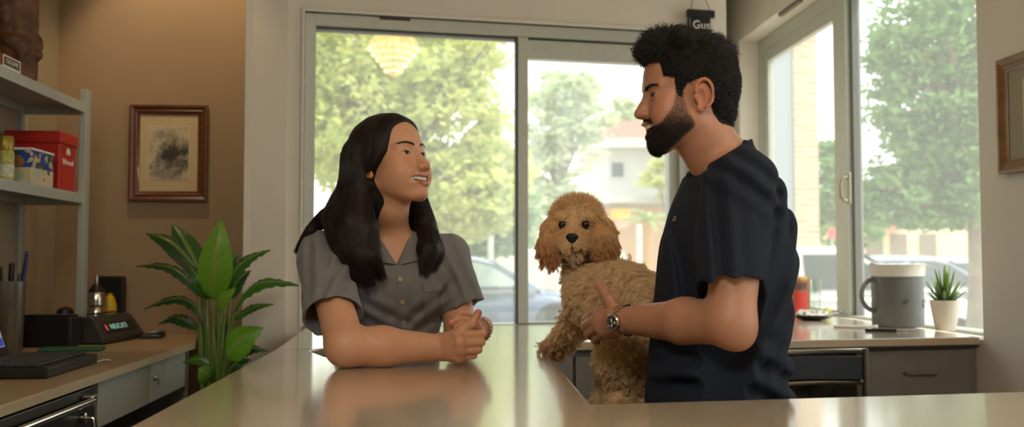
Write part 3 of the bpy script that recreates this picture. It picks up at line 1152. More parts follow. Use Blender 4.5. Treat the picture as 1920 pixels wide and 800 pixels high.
# black box and card terminal
c = Vector((-1.64, 3.61, ZD))
bb = thing("cash_box", "plain black box on the desk at the foot of the shelf post", "box", c)
MB().obox(c + Vector((0, 0, 0.055)), (0.096, 0.0, 0), (0.0, 0.05, 0), (0, 0, 0.051)).build("body", M_black, bb, bevel=0.008, seg=3)
MB().obox(c + Vector((0.005, 0, 0.110)), (0.08, 0.0, 0), (0.0, 0.04, 0), (0, 0, 0.0035)).build("lid", M_black, bb, bevel=0.003)
MB().obox(c + Vector((0, 0, 0.002)), (0.085, 0.0, 0), (0.0, 0.043, 0), (0, 0, 0.002)).build("feet", M_black, bb)
t0 = Vector((-1.535, 3.862, ZD))
tu = Vector((0.04, 1.0, 0)).normalized()
tn = Vector((tu.y, -tu.x, 0))
term = thing("card_terminal", "dark grey card terminal with a sloping lit display on the desk", "card terminal", t0)
prof = [(-0.045, 0.004), (0.068, 0.004), (0.071, 0.018), (0.022, 0.092), (0.008, 0.102), (-0.038, 0.096), (-0.045, 0.085)]
hw = 0.185
mb = MB()
n_ = len(prof)
vs = [t0 + tu * s_ * hw * (1 - 0.12 * max(0, (z_ - 0.02) / 0.1)) + tn * y_ + Vector((0, 0, z_)) for s_ in (-1, 1) for (y_, z_) in prof]
fs = [tuple(range(n_)), tuple(reversed(range(n_, 2 * n_)))] + [(i, i + n_, (i + 1) % n_ + n_, (i + 1) % n_) for i in range(n_)]
mb.raw(vs, fs)
M_term = mat("terminal_grey", rgb(52, 50, 48), 0.42, noise_amt=0.04, noise_scale=30)
body = mb.build("body", M_term, term, bevel=0.006, seg=3)
sl0, sl1 = tn * 0.0627 + Vector((0, 0, 0.0305)), tn * 0.0278 + Vector((0, 0, 0.083))
sd = (sl1 - sl0).normalized()
snm = (tn * sd.z - Vector((0, 0, 1)) * sd.dot(tn)).normalized()
mid = t0 + (sl0 + sl1) / 2 + snm * 0.001
MB().obox(mid, tu * 0.135, sd * 0.021, snm * 0.0012).build("display", mat("display_dark", rgb(28, 30, 32), 0.2), term, bevel=0.001)
text_obj("NEUCATI", 0.030, "lettering", mat("display_glow", rgb(150, 190, 180), 0.4, emis=rgb(150, 195, 185), estr=0.30), term, mid + snm * 0.002 - tu * 0.01, tu, sd, squeeze=1.15)
MB().obox(mid + snm * 0.002 - tu * 0.115, tu * 0.004, sd * 0.012, snm * 0.0008).build("indicator", mat("indicator_red", rgb(200, 80, 50), 0.4, emis=rgb(220, 90, 50), estr=0.5), term)
MB().obox(t0 + Vector((0, 0, 0.107)) - tn * 0.018, tu * 0.09, tn * 0.016, (0, 0, 0.003)).build("paper_cover", M_term, term, bevel=0.002)
c = P(287, 631, 4.03)
c.z = ZD
wl = thing("card_wallet", "flat black wallet lying on the desk beside the card terminal", "wallet", c)
mb = MB()
mb.obox(c + Vector((0, 0, 0.008)), (0.038, 0.01, 0.0), (-0.01, 0.06, 0), (0, 0, 0.007))
mb.build("cover", M_black, wl, bevel=0.004)
MB().obox(c + Vector((0.008, 0.02, 0.0195)), (0.028, 0.008, 0.003), (-0.008, 0.035, 0), (0, 0, 0.004)).build("flap", M_black, wl, bevel=0.003)
MB().obox(c + Vector((0.006, -0.01, 0.0245)), (0.014, 0.004, 0.002), (-0.004, 0.01, 0), (0, 0, 0.001)).build("clasp", M_chrome, wl)
c = G(135, 657, ZD)
tag(MB().obox(c + Vector((0, 0, 0.006)), Vector((0.10, 0.015, 0)), Vector((-0.012, 0.05, 0)), (0, 0, 0.005)).build("notebook", mat("green_cover", rgb(40, 92, 62), 0.6), bevel=0.003), "thin green notebook lying before the black box", "notebook")
a, b = G(181, 678, ZD + 0.004), G(205, 675, ZD + 0.004)
tag(MB().tube([a, a.lerp(b, 0.5) + Vector((0, 0, 0.003)), b], [0.0025, 0.003, 0.004], 8).build("screw_hook", M_steel), "tiny metal rod lying on the desk past the laptop corner", "metal rod")
# chrome bottle with black nozzle, yellow jug, black panel, dark bowl
c = P(181, 560, 3.97)
c.z = ZD
bt = thing("pump_bottle", "chrome bottle with a black collar and metal nozzle behind the card terminal", "bottle", c)
MB().lathe([(0.034, 0), (0.036, 0.003), (0.036, 0.10), (0.027, 0.125), (0.0345, 0.132), (0.0345, 0.178), (0.032, 0.182), (0, 0.182)], c, 36).build("body", M_chrome, bt)
MB().lathe([(0.0325, 0.182), (0.030, 0.19), (0.017, 0.207), (0.013, 0.213), (0, 0.213)], c, 28).build("collar", M_black, bt)
MB().lathe([(0.007, 0.213), (0.007, 0.246), (0.005, 0.249), (0, 0.249)], c, 16).build("nozzle", M_steel, bt)
c = P(206, 560, 4.07)
c.z = ZD
yl = thing("yellow_jug", "rounded yellow bottle against the black panel behind the terminal", "bottle", c)
M_y = mat("yellow_plastic", rgb(206, 160, 24), 0.4)
MB().lathe([(0.022, 0), (0.027, 0.01), (0.028, 0.09), (0.026, 0.13), (0.017, 0.16), (0.009, 0.166)], c, 28).build("body", M_y, yl)
MB().lathe([(0.009, 0.166), (0.009, 0.174), (0, 0.175)], c, 16).build("cap", M_y, yl)
c = P(210, 540, 4.13)
c.z = ZD
bp = thing("speaker", "upright black panel against the brown wall behind the chrome bottle", "speaker", c)
MB().obox(c + Vector((0, 0, 0.122)), (0.052, 0.004, 0), (-0.001, 0.02, 0), (0, 0, 0.121)).build("body", M_black, bp, bevel=0.008, seg=3)
MB().obox(c + Vector((0.001, -0.021, 0.122)), (0.045, 0.0035, 0), (-0.0001, 0.0015, 0), (0, 0, 0.112)).build("grille", mat("speaker_cloth", rgb(18, 18, 18), 0.9, bump=0.5, bump_scale=500), bp, bevel=0.001)
c = P(122, 580, 3.98)
c.z = ZD
tag(MB().lathe([(0.02, 0), (0.035, 0.02), (0.036, 0.09), (0.028, 0.115), (0.012, 0.124), (0, 0.126)], c, 24).build("dark_jar", M_black), "dark round-topped jar peeping over the black box left of the shelf post", "jar")

# ================================================================ PICTURES
M_print = bpy.data.materials.new("etching")
M_print.use_nodes = True
nt = M_print.node_tree
bs = nt.nodes["Principled BSDF"]
bs.inputs["Roughness"].default_value = 0.7
tc = nt.nodes.new("ShaderNodeTexCoord")
nz = nt.nodes.new("ShaderNodeTexNoise")
nz.inputs["Scale"].default_value = 14
nz.inputs["Detail"].default_value = 9
nz.inputs["Roughness"].default_value = 0.7
nt.links.new(tc.outputs["Object"], nz.inputs["Vector"])
mpn = nt.nodes.new("ShaderNodeMapping")
mpn.inputs["Location"].default_value = (-0.02, 0, -0.10)
nt.links.new(tc.outputs["Object"], mpn.inputs["Vector"])
ln_ = nt.nodes.new("ShaderNodeVectorMath")
ln_.operation = "LENGTH"
nt.links.new(mpn.outputs[0], ln_.inputs[0])
mth = nt.nodes.new("ShaderNodeMath")
mth.operation = "MULTIPLY_ADD"
mth.inputs[1].default_value = 2.2
nt.links.new(ln_.outputs["Value"], mth.inputs[0])
nt.links.new(nz.outputs["Fac"], mth.inputs[2])
cr = nt.nodes.new("ShaderNodeValToRGB")
cr.color_ramp.elements[0].position, cr.color_ramp.elements[0].color = 0.55, rgb(58, 54, 48)
cr.color_ramp.elements[1].position, cr.color_ramp.elements[1].color = 0.78, rgb(190, 178, 152)
nt.links.new(mth.outputs[0], cr.inputs["Fac"])
nt.links.new(cr.outputs[0], bs.inputs["Base Color"])


def picture(name, label, c, u, n, hw, hh, fw, m, mat_w, prn, prm, fdep=0.026, pm=None):
    """framed picture: centre c on the wall, u along the wall, n into the room"""
    t = thing(name, label, "picture", c - Vector((0, 0, hh)))
    z = Vector((0, 0, 1))
    prof = [(0, 0.002), (0, fdep), (0.2, fdep), (0.45, fdep * 0.72), (0.6, fdep * 0.86), (0.8, fdep * 0.6), (1.0, fdep * 0.5), (1.0, 0.002)]
    vs, fs = [], []
    k = len(prof)
    for (su_, sz_) in ((-1, -1), (1, -1), (1, 1), (-1, 1)):
        for (w, h) in prof:
            vs.append(c + u * su_ * (hw - fw * w) + z * sz_ * (hh - fw * w) + n * h)
    for i in range(4):
        for j in range(k):
            a_, b_ = i * k + j, i * k + (j + 1) % k
            c_, d_ = ((i + 1) % 4) * k + (j + 1) % k, ((i + 1) % 4) * k + j
            fs.append((a_, b_, c_, d_))
    fr_ = MB().raw(vs, fs)
    o = fr_.build("frame", m, t, angle=25)
    bm = bmesh.new()
    bm.from_mesh(o.data)
    bmesh.ops.recalc_face_normals(bm, faces=bm.faces)
    bm.to_mesh(o.data)
    bm.free()
    MB().obox(c + n * 0.006, u * (hw - fw * 0.95), n * 0.004, z * (hh - fw * 0.95)).build("mat_board", mat_w, t, smooth=False)
    if prn:
        cu_, cz_, pw, ph = prn
        MB().obox(c + u * cu_ + z * cz_ + n * 0.0106, u * (pw + 0.004), n * 0.0005, z * (ph + 0.004)).build("print_border", pm, t, smooth=False)
        MB().obox(c + u * cu_ + z * cz_ + n * 0.0114, u * pw, n * 0.0005, z * ph).build("print", prm, t, smooth=False)
    return t


bu = Vector((1, 0.076, 0)).normalized()
bn = Vector((bu.y, -bu.x, 0))


def on_brown(px, py):
    k = (px - 960) / F
    d = (4.25 + 0.076 * 1.41) / (1 - 0.076 * k)
    return P(px, py, d)


a, b = on_brown(243, 376.5), on_brown(392, 199)
c = (a + b) / 2
picture("framed_print", "brown wooden frame holding a small dark etching on the brown wall", c, bu, bn, abs(b.x - a.x) / 2, (b.z - a.z) / 2, 0.041,
        M_wood, mat("mat_board", rgb(192, 172, 134), 0.9), (0.0, 0.0, 0.081, 0.111), M_print, pm=mat("print_paper", rgb(206, 188, 152), 0.9))
# right wall frame: faces the room, mostly beyond the picture's edge
zt, zb = 1.25 + (493 - 112) / F * 3.29, 1.25 + (493 - 327) / F * 3.29
c = Vector((*RW(3.29 - 0.28), (zt + zb) / 2))
picture("framed_print", "gilt brown picture frame on the right wall, cut by the picture's edge", c, -ru, -rn, 0.28, (zt - zb) / 2, 0.045,
        M_wood2, mat("mat_board_grey", rgb(150, 142, 122), 0.9), (0, 0, 0.15, 0.1), M_print, pm=mat("print_paper", rgb(206, 188, 152), 0.9))

# hanging plaque at the top of the window wall
c = wpt(1311, -0.035, 0)
c.z = 1.25 + (493 - 33) / F * c.y
pl = thing("hanging_plaque", "small black plaque with white marks hanging high on the wall behind the man's head", "sign", c - Vector((0, 0, 0.1)))
zv = Vector((0, 0, 1))
MB().obox(c + zv * 0.026, wu * 0.062, wn * 0.012, zv * 0.016).build("top_bar", M_black, pl, bevel=0.003)
MB().obox(c - zv * 0.042, wu * 0.043, wn * 0.008, zv * 0.052).build("plate", M_black, pl, bevel=0.003)
MB().tube([c + zv * 0.012 - wu * 0.056, c - zv * 0.03 - wu * 0.056, c - zv * 0.045 - wu * 0.05], 0.005, 8).build("hook", M_black, pl)
text_obj("Gus", 0.05, "lettering", M_white, pl, c - zv * 0.025 - wn * 0.0085, wu, zv)
mb = MB()
for s_ in (-1, 1):
    top = c + zv * 0.16 + wu * 0.008 * s_ + wn * 0.032
    mb.tube([c + zv * 0.04 + wu * 0.046 * s_, top], 0.0015, 6)
mb.build("cord", mat("cord_brown", rgb(92, 80, 56), 0.8), pl)
MB().ball(c + zv * 0.16 + wn * 0.03, 0.007, 10, 8).build("nail", M_steel, pl)
# ================================================================ WINDOW COUNTER THINGS
zv = Vector((0, 0, 1))


def gp(px, py):
    return G(px, py, ZT)


# big grey mug with a white paper liner
c = gp(1684, 612)
mug = thing("mug", "large grey mug with a looped handle standing on the window counter", "mug", c)
M_mug = mat("grey_stoneware", rgb(104, 107, 106), 0.42, noise_amt=0.05, noise_scale=20)
rm, hm = 0.098, 0.195
MB().lathe([(rm - 0.006, 0), (rm - 0.001, 0.004), (rm, 0.01), (rm + 0.001, hm), (rm - 0.003, hm + 0.002), (rm - 0.006, hm - 0.002), (rm - 0.008, 0.012), (0, 0.010)], c, 48).build("cup", M_mug, mug)
hx = Vector((-1, -0.12, 0)).normalized()
pts = []
for i in range(15):
    a = R(78 + 195 * i / 14)
    pts.append(c + hx * (rm - 0.004 + 0.056 * max(0, -math.cos(a + R(0))) * 1.0) + zv * (0.125 + 0.062 * math.sin(a)))
pts[0] = c + hx * (rm - 0.006) + zv * 0.182
MB().tube(pts, 0.0068, 10, ry=1.3).build("handle", M_mug, mug)
text_obj("IP", 0.026, "lettering", mat("mug_print", rgb(70, 72, 72), 0.5), mug, c + Vector((-0.005, -rm - 0.0012, 0.10)), (1, 0, 0), zv)
text_obj("G", 0.05, "lettering", mat("mug_print", rgb(70, 72, 72), 0.5), mug, c + Vector((rm * 0.80, -rm * 0.615, 0.09)), (0.6, 0.8, 0), zv, squeeze=0.8)
MB().ball(c + Vector((rm + 0.006, -0.01, 0.1)), 0.008, 10, 8).build("knob", M_chrome, mug)
ln_c = c + zv * 0.15
M_paper = mat("white_paper", rgb(222, 220, 212), 0.7, noise_amt=0.03, noise_scale=30)
lin_ = thing("paper_bowl", "white paper bowl sitting in the mouth of the grey mug", "bowl", ln_c)
MB().lathe([(0.0, -0.03), (0.07, -0.03), (0.0895, 0.0455), (0.102, 0.050), (0.107, 0.090), (0.109, 0.094), (0.105, 0.092), (0.099, 0.052), (0.08, 0.01), (0, 0.0)], ln_c, 48).build("shell", M_paper, lin_)
# crumpled clear plastic over the bowl
rg_ = random.Random(11)
vs, fs = [], []
NX, NY = 22, 16
pc = c + zv * 0.248
for j in range(NY):
    for i in range(NX):
        u, w = i / (NX - 1) * 2 - 1, j / (NY - 1) * 2 - 1
        x, y = u * 0.108 + 0.014, w * 0.075
        z = 0.010 * noise.noise(Vector((x * 40, y * 40, 3))) + 0.008 * noise.noise(Vector((x * 90, y * 90, 8))) - 0.03 * max(0, u - 0.75) - 0.006 * w * w
        vs.append(pc + Vector((x, y, z)))
for j in range(NY - 1):
    for i in range(NX - 1):
        a = j * NX + i
        fs.append((a, a + 1, a + NX + 1, a + NX))
o = MB().raw(vs, fs).build("plastic_bag", mat("clear_film", rgb(235, 235, 230), 0.25, trans=0.55, spec=0.6), angle=60)
sd_ = o.modifiers.new("thick", "SOLIDIFY")
sd_.thickness = 0.0012
tag(o, "crumpled clear plastic film draped over the white paper bowl", "plastic bag")

# succulent
c = gp(1773, 619)
sp = thing("potted_succulent", "spiky green succulent in a small white pot at the counter's right end", "potted plant", c)
M_pot = mat("white_pot", rgb(214, 206, 192), 0.45)
MB().lathe([(0.034, 0), (0.036, 0.003), (0.0545, 0.108), (0.055, 0.112), (0.051, 0.112), (0.048, 0.098), (0, 0.096)], c, 40).build("pot", M_pot, sp)
M_suc = bpy.data.materials.new("succulent_leaf")
M_suc.use_nodes = True
nt = M_suc.node_tree
b_ = nt.nodes["Principled BSDF"]
b_.inputs["Roughness"].default_value = 0.4
b_.inputs["Subsurface Weight"].default_value = 0.1
b_.inputs["Subsurface Scale"].default_value = 0.01
tc = nt.nodes.new("ShaderNodeTexCoord")
sx = nt.nodes.new("ShaderNodeSeparateXYZ")
nt.links.new(tc.outputs["Generated"], sx.inputs[0])
cr = nt.nodes.new("ShaderNodeValToRGB")
cr.color_ramp.elements[0].color, cr.color_ramp.elements[0].position = rgb(28, 60, 30), 0.2
cr.color_ramp.elements[1].color, cr.color_ramp.elements[1].position = rgb(120, 160, 62), 0.9
nt.links.new(sx.outputs["Z"], cr.inputs[0])
nt.links.new(cr.outputs[0], b_.inputs["Base Color"])


def blade(p0, dirv, L, w, th, curl, m, parent, name="leaf", seg=9, tipup=0.0):
    """fleshy pointed leaf"""
    dirv = Vector(dirv).normalized()
    side = dirv.cross(zv)
    side = side.normalized() if side.length > 0.05 else Vector((1, 0, 0))
    vs, fs = [], []
    for i in range(seg + 1):
        t = i / seg
        c_ = p0 + dirv * L * t + zv * curl * t * t
        ww = w * (0.55 + 1.1 * t) * (1 - t) ** 0.75 * 1.25 if t < 1 else 0
        nn = side.cross((dirv * L + zv * 2 * curl * t).normalized())
        for a in range(8):
            an = a / 8 * 2 * math.pi
            vs.append(c_ + side * ww * math.cos(an) + nn * th * (1 - t * 0.8) * math.sin(an) * (1 if ww else 0))
    for i in range(seg):
        for a in range(8):
            fs.append((i * 8 + a, i * 8 + (a + 1) % 8, (i + 1) * 8 + (a + 1) % 8, (i + 1) * 8 + a))
    return MB().raw(vs, fs).build(name, m, parent, angle=70)


rg_ = random.Random(4)
for ring, (n_, tilt, L) in enumerate(((9, 62, 0.085), (9, 42, 0.105), (7, 22, 0.118), (3, 6, 0.12))):
    for k in range(n_):
        an = 2 * math.pi * (k + 0.5 * (ring % 2)) / n_ + rg_.uniform(-0.15, 0.15)
        t_ = R(tilt + rg_.uniform(-5, 5))
        dv = Vector((math.cos(an) * math.sin(t_), math.sin(an) * math.sin(t_), math.cos(t_)))
        blade(c + zv * (0.098 + 0.004 * ring) + Vector((dv.x, dv.y, 0)) * 0.014, dv, L * rg_.uniform(0.9, 1.08), 0.0085, 0.0035, 0.012, M_suc, sp)

# tablet + phone
a, b = gp(1563, 606), gp(1650, 617)
tb = thing("tablet", "slim white tablet lying flat before the grey mug", "tablet", (a + b) / 2)
tu_ = Vector((1, -0.42, 0)).normalized()
tn_ = Vector((0.42, 1, 0)).normalized()
cc = gp(1605, 614) + zv * 0.006
MB().obox(cc, tu_ * 0.080, tn_ * 0.045, zv * 0.0055).build("body", mat("white_casing", rgb(196, 196, 190), 0.3), tb, bevel=0.004)
MB().obox(cc + zv * 0.0058, tu_ * 0.072, tn_ * 0.039, zv * 0.0005).build("screen", mat("pale_screen", rgb(172, 176, 174), 0.12), tb)
cc = gp(1652, 621) + zv * 0.005
ph = thing("phone", "black phone lying in front of the white tablet", "phone", cc)
MB().obox(cc, tu_ * 0.055, tn_ * 0.024, zv * 0.0045).build("body", M_black, ph, bevel=0.003)
MB().obox(cc + zv * 0.0047, tu_ * 0.05, tn_ * 0.021, zv * 0.0004).build("screen", mat("dark_screen", rgb(16, 18, 20), 0.08), ph)
ky = thing("keys", "small bunch of keys at the foot of the grey mug", "keys", gp(1693, 620.5))
kc = gp(1693, 620.5)
mb = MB()
mb.tube([kc + Vector((0.018 * math.cos(a_), 0.018 * math.sin(a_), 0.003)) for a_ in [2 * math.pi * i / 16 for i in range(17)]], 0.0016, 6)
mb.build("ring", M_steel, ky)
for dx, dy in ((0.035, -0.006), (0.03, 0.012), (-0.035, -0.004)):
    MB().obox(kc + Vector((dx, dy, 0.005)), Vector((0.024, dy * 0.4, 0)), Vector((-dy * 0.2, 0.006, 0)), zv * 0.002).build("key", M_dark if dx > 0.03 else M_steel, ky, bevel=0.001)

# foil tray on a black plate with a spoon
c = gp(1523, 600)
pt_ = tag(MB().lathe([(0.035, 0), (0.055, 0.004), (0.082, 0.014), (0.086, 0.017), (0.08, 0.017), (0.05, 0.008), (0, 0.006)], c, 40).build("plate", M_black), "small black plate under a heap of foil on the window counter", "plate")
S = SDF(c + Vector((-0.1, -0.1, 0.0)), c + Vector((0.1, 0.1, 0.07)), 0.0022)
rg_ = random.Random(8)
S.op(ell(c + zv * 0.024, (0.072, 0.06, 0.014)), 0.01)
for i in range(60):
    an, r_ = rg_.uniform(0, 6.28), rg_.uniform(0.0, 0.066)
    S.op(ell(c + Vector((math.cos(an) * r_, math.sin(an) * r_ * 0.85, 0.027 + rg_.uniform(0, 0.012))), (rg_.uniform(0.005, 0.013), rg_.uniform(0.005, 0.013), rg_.uniform(0.006, 0.012))), 0.002)
S.disp(lambda x, y, z: 0.0022 * smooth_noise(x, y, z, 6, 9, 600))
v, q = keep_big(*S.mesh())
o = np_object("foil", v, q, mat("aluminium_foil", rgb(205, 202, 194), 0.22, metal=1.0, bump=0.6, bump_scale=260))
tag(o, "heap of crumpled silver foil on the small black plate", "foil")
a, b = gp(1538, 601), gp(1572, 597)
spn = thing("spoon", "dark metal spoon leaning off the black plate toward the window post", "spoon", a)
a, b = a + zv * 0.022 + Vector((0.03, 0, 0)), b + zv * 0.03 + Vector((0.012, 0, 0))
MB().tube([a, a.lerp(b, 0.4) + zv * 0.004, a.lerp(b, 0.8)], [0.003, 0.003, 0.004], 8).build("handle", M_steel, spn)
MB().ball(b, (0.026, 0.015, 0.008), 14, 10, Matrix.Rotation(R(20), 3, "Z")).build("bowl", mat("dark_steel", rgb(92, 90, 86), 0.3, metal=1.0), spn)
# red printed canister and a clear tumbler behind the man's back
c = gp(1493, 592)
rc = thing("tin", "red and brown printed tin on the window counter just behind the man's back", "tin", c)
mb = MB()
MB().lathe([(0.062, 0), (0.064, 0.003), (0.064, 0.172)], c, 36).build("body", mat("brown_tin", rgb(140, 96, 60), 0.45, noise_amt=0.2, noise_scale=40), rc)
mb = MB()
for i in range(17):
    pass
ang = [R(-112 + 58 * i / 12) for i in range(13)]
vs = [c + Vector((0.0646 * math.cos(a_), 0.0646 * math.sin(a_), z_)) for z_ in (0.015, 0.118) for a_ in ang]
MB().raw(vs, [(i, i + 1, i + 14, i + 13) for i in range(12)]).build("red_label", mat("red_label", rgb(176, 52, 38), 0.5), rc, merge=False)
vs = [c + Vector((0.0646 * math.cos(a_), 0.0646 * math.sin(a_), z_)) for z_ in (0.125, 0.16) for a_ in ang]
MB().raw(vs, [(i, i + 1, i + 14, i + 13) for i in range(12)]).build("dark_label", mat("dark_label", rgb(86, 56, 48), 0.5, noise_amt=0.5, noise_scale=90), rc, merge=False)
MB().lathe([(0.0655, 0.172), (0.0655, 0.184), (0.063, 0.186), (0, 0.186)], c, 36).build("lid", mat("gold_lid", rgb(176, 146, 86), 0.35, metal=0.6), rc)
c = gp(1527, 590)
M_clear = mat("clear_glass", rgb(240, 245, 240), 0.03, trans=1.0, ior=1.4)
gl = tag(MB().lathe([(0.024, 0), (0.026, 0.002), (0.034, 0.16), (0.035, 0.172), (0.033, 0.172), (0.024, 0.014), (0.0, 0.012)], c, 28).build("glass_tumbler", M_clear), "tall clear glass tumbler right of the red printed tin", "glass")
c = gp(1551, 592)
lm = tag(MB().ball(c + zv * 0.02, (0.02, 0.016, 0.02), 14, 10).build("lime_wedge", mat("lime", rgb(168, 172, 70), 0.5)), "small yellow-green lime beside the spoon behind the foil", "lime")

# ================================================================ CHAIR
cu_ = fu
cn_ = fn
c0 = front_pt(1520) + cn_ * 0.12
ch = thing("chair", "chrome tube chair with a dark slate back pad in front of the window counter", "chair", c0 + cn_ * 0.2)
zt_ = 1.25 - (659 - 493) / F * (c0.y)
zb_ = 1.25 - (717 - 493) / F * (c0.y)
hw = 0.20
ctr = c0 - cu_ * 0.085
for z_ in (zt_, zb_):
    pts = []
    for i in range(11):
        t = i / 10 * 2 - 1
        pts.append(ctr + cu_ * hw * t + cn_ * (0.035 * (t * t) - 0.02) * 1.0 + zv * (z_ + 0.004 * t))
    MB().tube(pts, 0.0085, 10).build("back_rail", M_chrome, ch)
pad = []
vs, fs = [], []
for j in range(2):
    for k_, z_ in enumerate((zt_ - 0.012, zb_ + 0.012)):
        for i in range(11):
            t = i / 10 * 2 - 1
            vs.append(ctr + cu_ * (hw * 0.93) * t + cn_ * (0.035 * t * t - 0.02 + 0.009 * (1 if j else -1)) + zv * z_)
for i in range(10):
    for o1, o2, fl in ((0, 11, 0), (22, 33, 1)):
        f_ = (o1 + i, o1 + i + 1, o2 + i + 1, o2 + i)
        fs.append(f_ if fl else tuple(reversed(f_)))
    fs.append((i, i + 1, i + 23, i + 22))
    fs.append((i + 34, i + 33, 33 - 22 + i, 12 + i) if False else (11 + i, 33 + i, 34 + i, 12 + i))
fs += [(0, 22, 33, 11), (10, 21, 43, 32)]
MB().raw(vs, fs).build("back_pad", mat("slate_vinyl", rgb(52, 57, 62), 0.45), ch, bevel=0.004)
zs_ = 0.62
for s_ in (-1, 1):
    e = ctr + cu_ * hw * s_ + cn_ * 0.015
    MB().tube([e + zv * (zt_ + 0.012), e + zv * (zb_ - 0.03), e + cn_ * 0.03 + zv * zs_], 0.011, 10).build("back_post", M_chrome, ch)
    for f_ in (0.03, 0.38):
        MB().tube([e - cu_ * 0.02 * s_ + cn_ * f_ + zv * zs_, e + cu_ * 0.03 * s_ + cn_ * (f_ * 1.1 - 0.02) + zv * 0.002], 0.011, 10).build("leg", M_chrome, ch)
MB().obox(ctr + cn_ * 0.21 + zv * (zs_ + 0.025), cu_ * 0.2, cn_ * 0.19, zv * 0.03).build("seat", mat("slate_vinyl", rgb(52, 57, 62), 0.45), ch, bevel=0.02, seg=4)

# ================================================================ FLOOR PLANT
M_leaf = bpy.data.materials.new("plant_leaf")
M_leaf.use_nodes = True
nt = M_leaf.node_tree
b_ = nt.nodes["Principled BSDF"]
out = nt.nodes["Material Output"]
b_.inputs["Roughness"].default_value = 0.38
at = nt.nodes.new("ShaderNodeAttribute")
at.attribute_name = "Col"
nt.links.new(at.outputs["Color"], b_.inputs["Base Color"])
tl = nt.nodes.new("ShaderNodeBsdfTranslucent")
nt.links.new(at.outputs["Color"], tl.inputs["Color"])
mx = nt.nodes.new("ShaderNodeMixShader")
mx.inputs[0].default_value = 0.35
nt.links.new(b_.outputs[0], mx.inputs[1])
nt.links.new(tl.outputs[0], mx.inputs[2])
nt.links.new(mx.outputs[0], out.inputs[0])
PD = 3.42
pb = P(402, 715, PD)
plant = thing("potted_plant", "tall leafy green plant between the left desk and the window wall", "potted plant", (pb.x, pb.y, 0))
MB().lathe([(0.09, 0), (0.10, 0.01), (0.13, 0.40), (0.135, 0.41), (0.125, 0.41), (0.115, 0.37), (0, 0.36)], (pb.x, pb.y, 0), 36).build("pot", mat("grey_pot", rgb(96, 92, 86), 0.6), plant)


def leaf(base, tip, w, d0=0.0, d1=0.0, bend=0.0, face=(0, -1, 0.3), col=(62, 110, 34), tocurl=0.3, wave=0.04):
    """base, tip in photograph pixels with depth offsets from the plant; w = half width in metres"""
    p0, p1 = P(base[0], base[1], PD + d0), P(tip[0], tip[1], PD + d1)
    ax = p1 - p0
    L = ax.length
    a = ax.normalized()
    fc = Vector(face).normalized()
    side = a.cross(fc).normalized()
    nn = side.cross(a).normalized()
    NU, NV = 18, 8
    vs, fs, cs = [], [], []
    cl_ = np.array([lin(min(255, q * 1.06)) for q in col])
    for i in range(NU + 1):
        t = i / NU
        prof_ = (math.sin(math.pi * min(1, t ** 0.82)) ** 0.8) * (1 - 0.25 * t) if 0 < t < 1 else 0
        hw_ = max(0.0015, 1.32 * w * prof_)
        c_ = p0 + a * L * t + nn * bend * math.sin(math.pi * t) + zv * (-tocurl * L * 0.35 * max(0, t - 0.55) ** 1.5)
        for j in range(NV + 1):
            s_ = j / NV * 2 - 1
            rib = 0.0035 * math.sin(t * 46 - abs(s_) * 9) * abs(s_)
            ed = wave * w * math.sin(t * 17 + s_ * 2) * s_ * s_
            v_ = c_ + side * hw_ * s_ + nn * (-0.28 * hw_ * (1 - abs(s_)) * -1 - 0.0 + rib + ed)
            vs.append(v_)
            mid_ = math.exp(-(s_ / 0.09) ** 2)
            k_ = 1 + 0.10 * math.sin(t * 46 - abs(s_) * 9)
            cs.append(cl_ * k_ * (1 - mid_) + np.array([lin(q) for q in (150, 170, 84)]) * 0.8 * mid_)
    for i in range(NU):
        for j in range(NV):
            q_ = i * (NV + 1) + j
            fs.append((q_, q_ + 1, q_ + NV + 2, q_ + NV + 1))
    o = np_object("leaf", np.array([tuple(v_) for v_ in vs]), np.array(fs), M_leaf, plant, np.array(cs))
    return o, p0


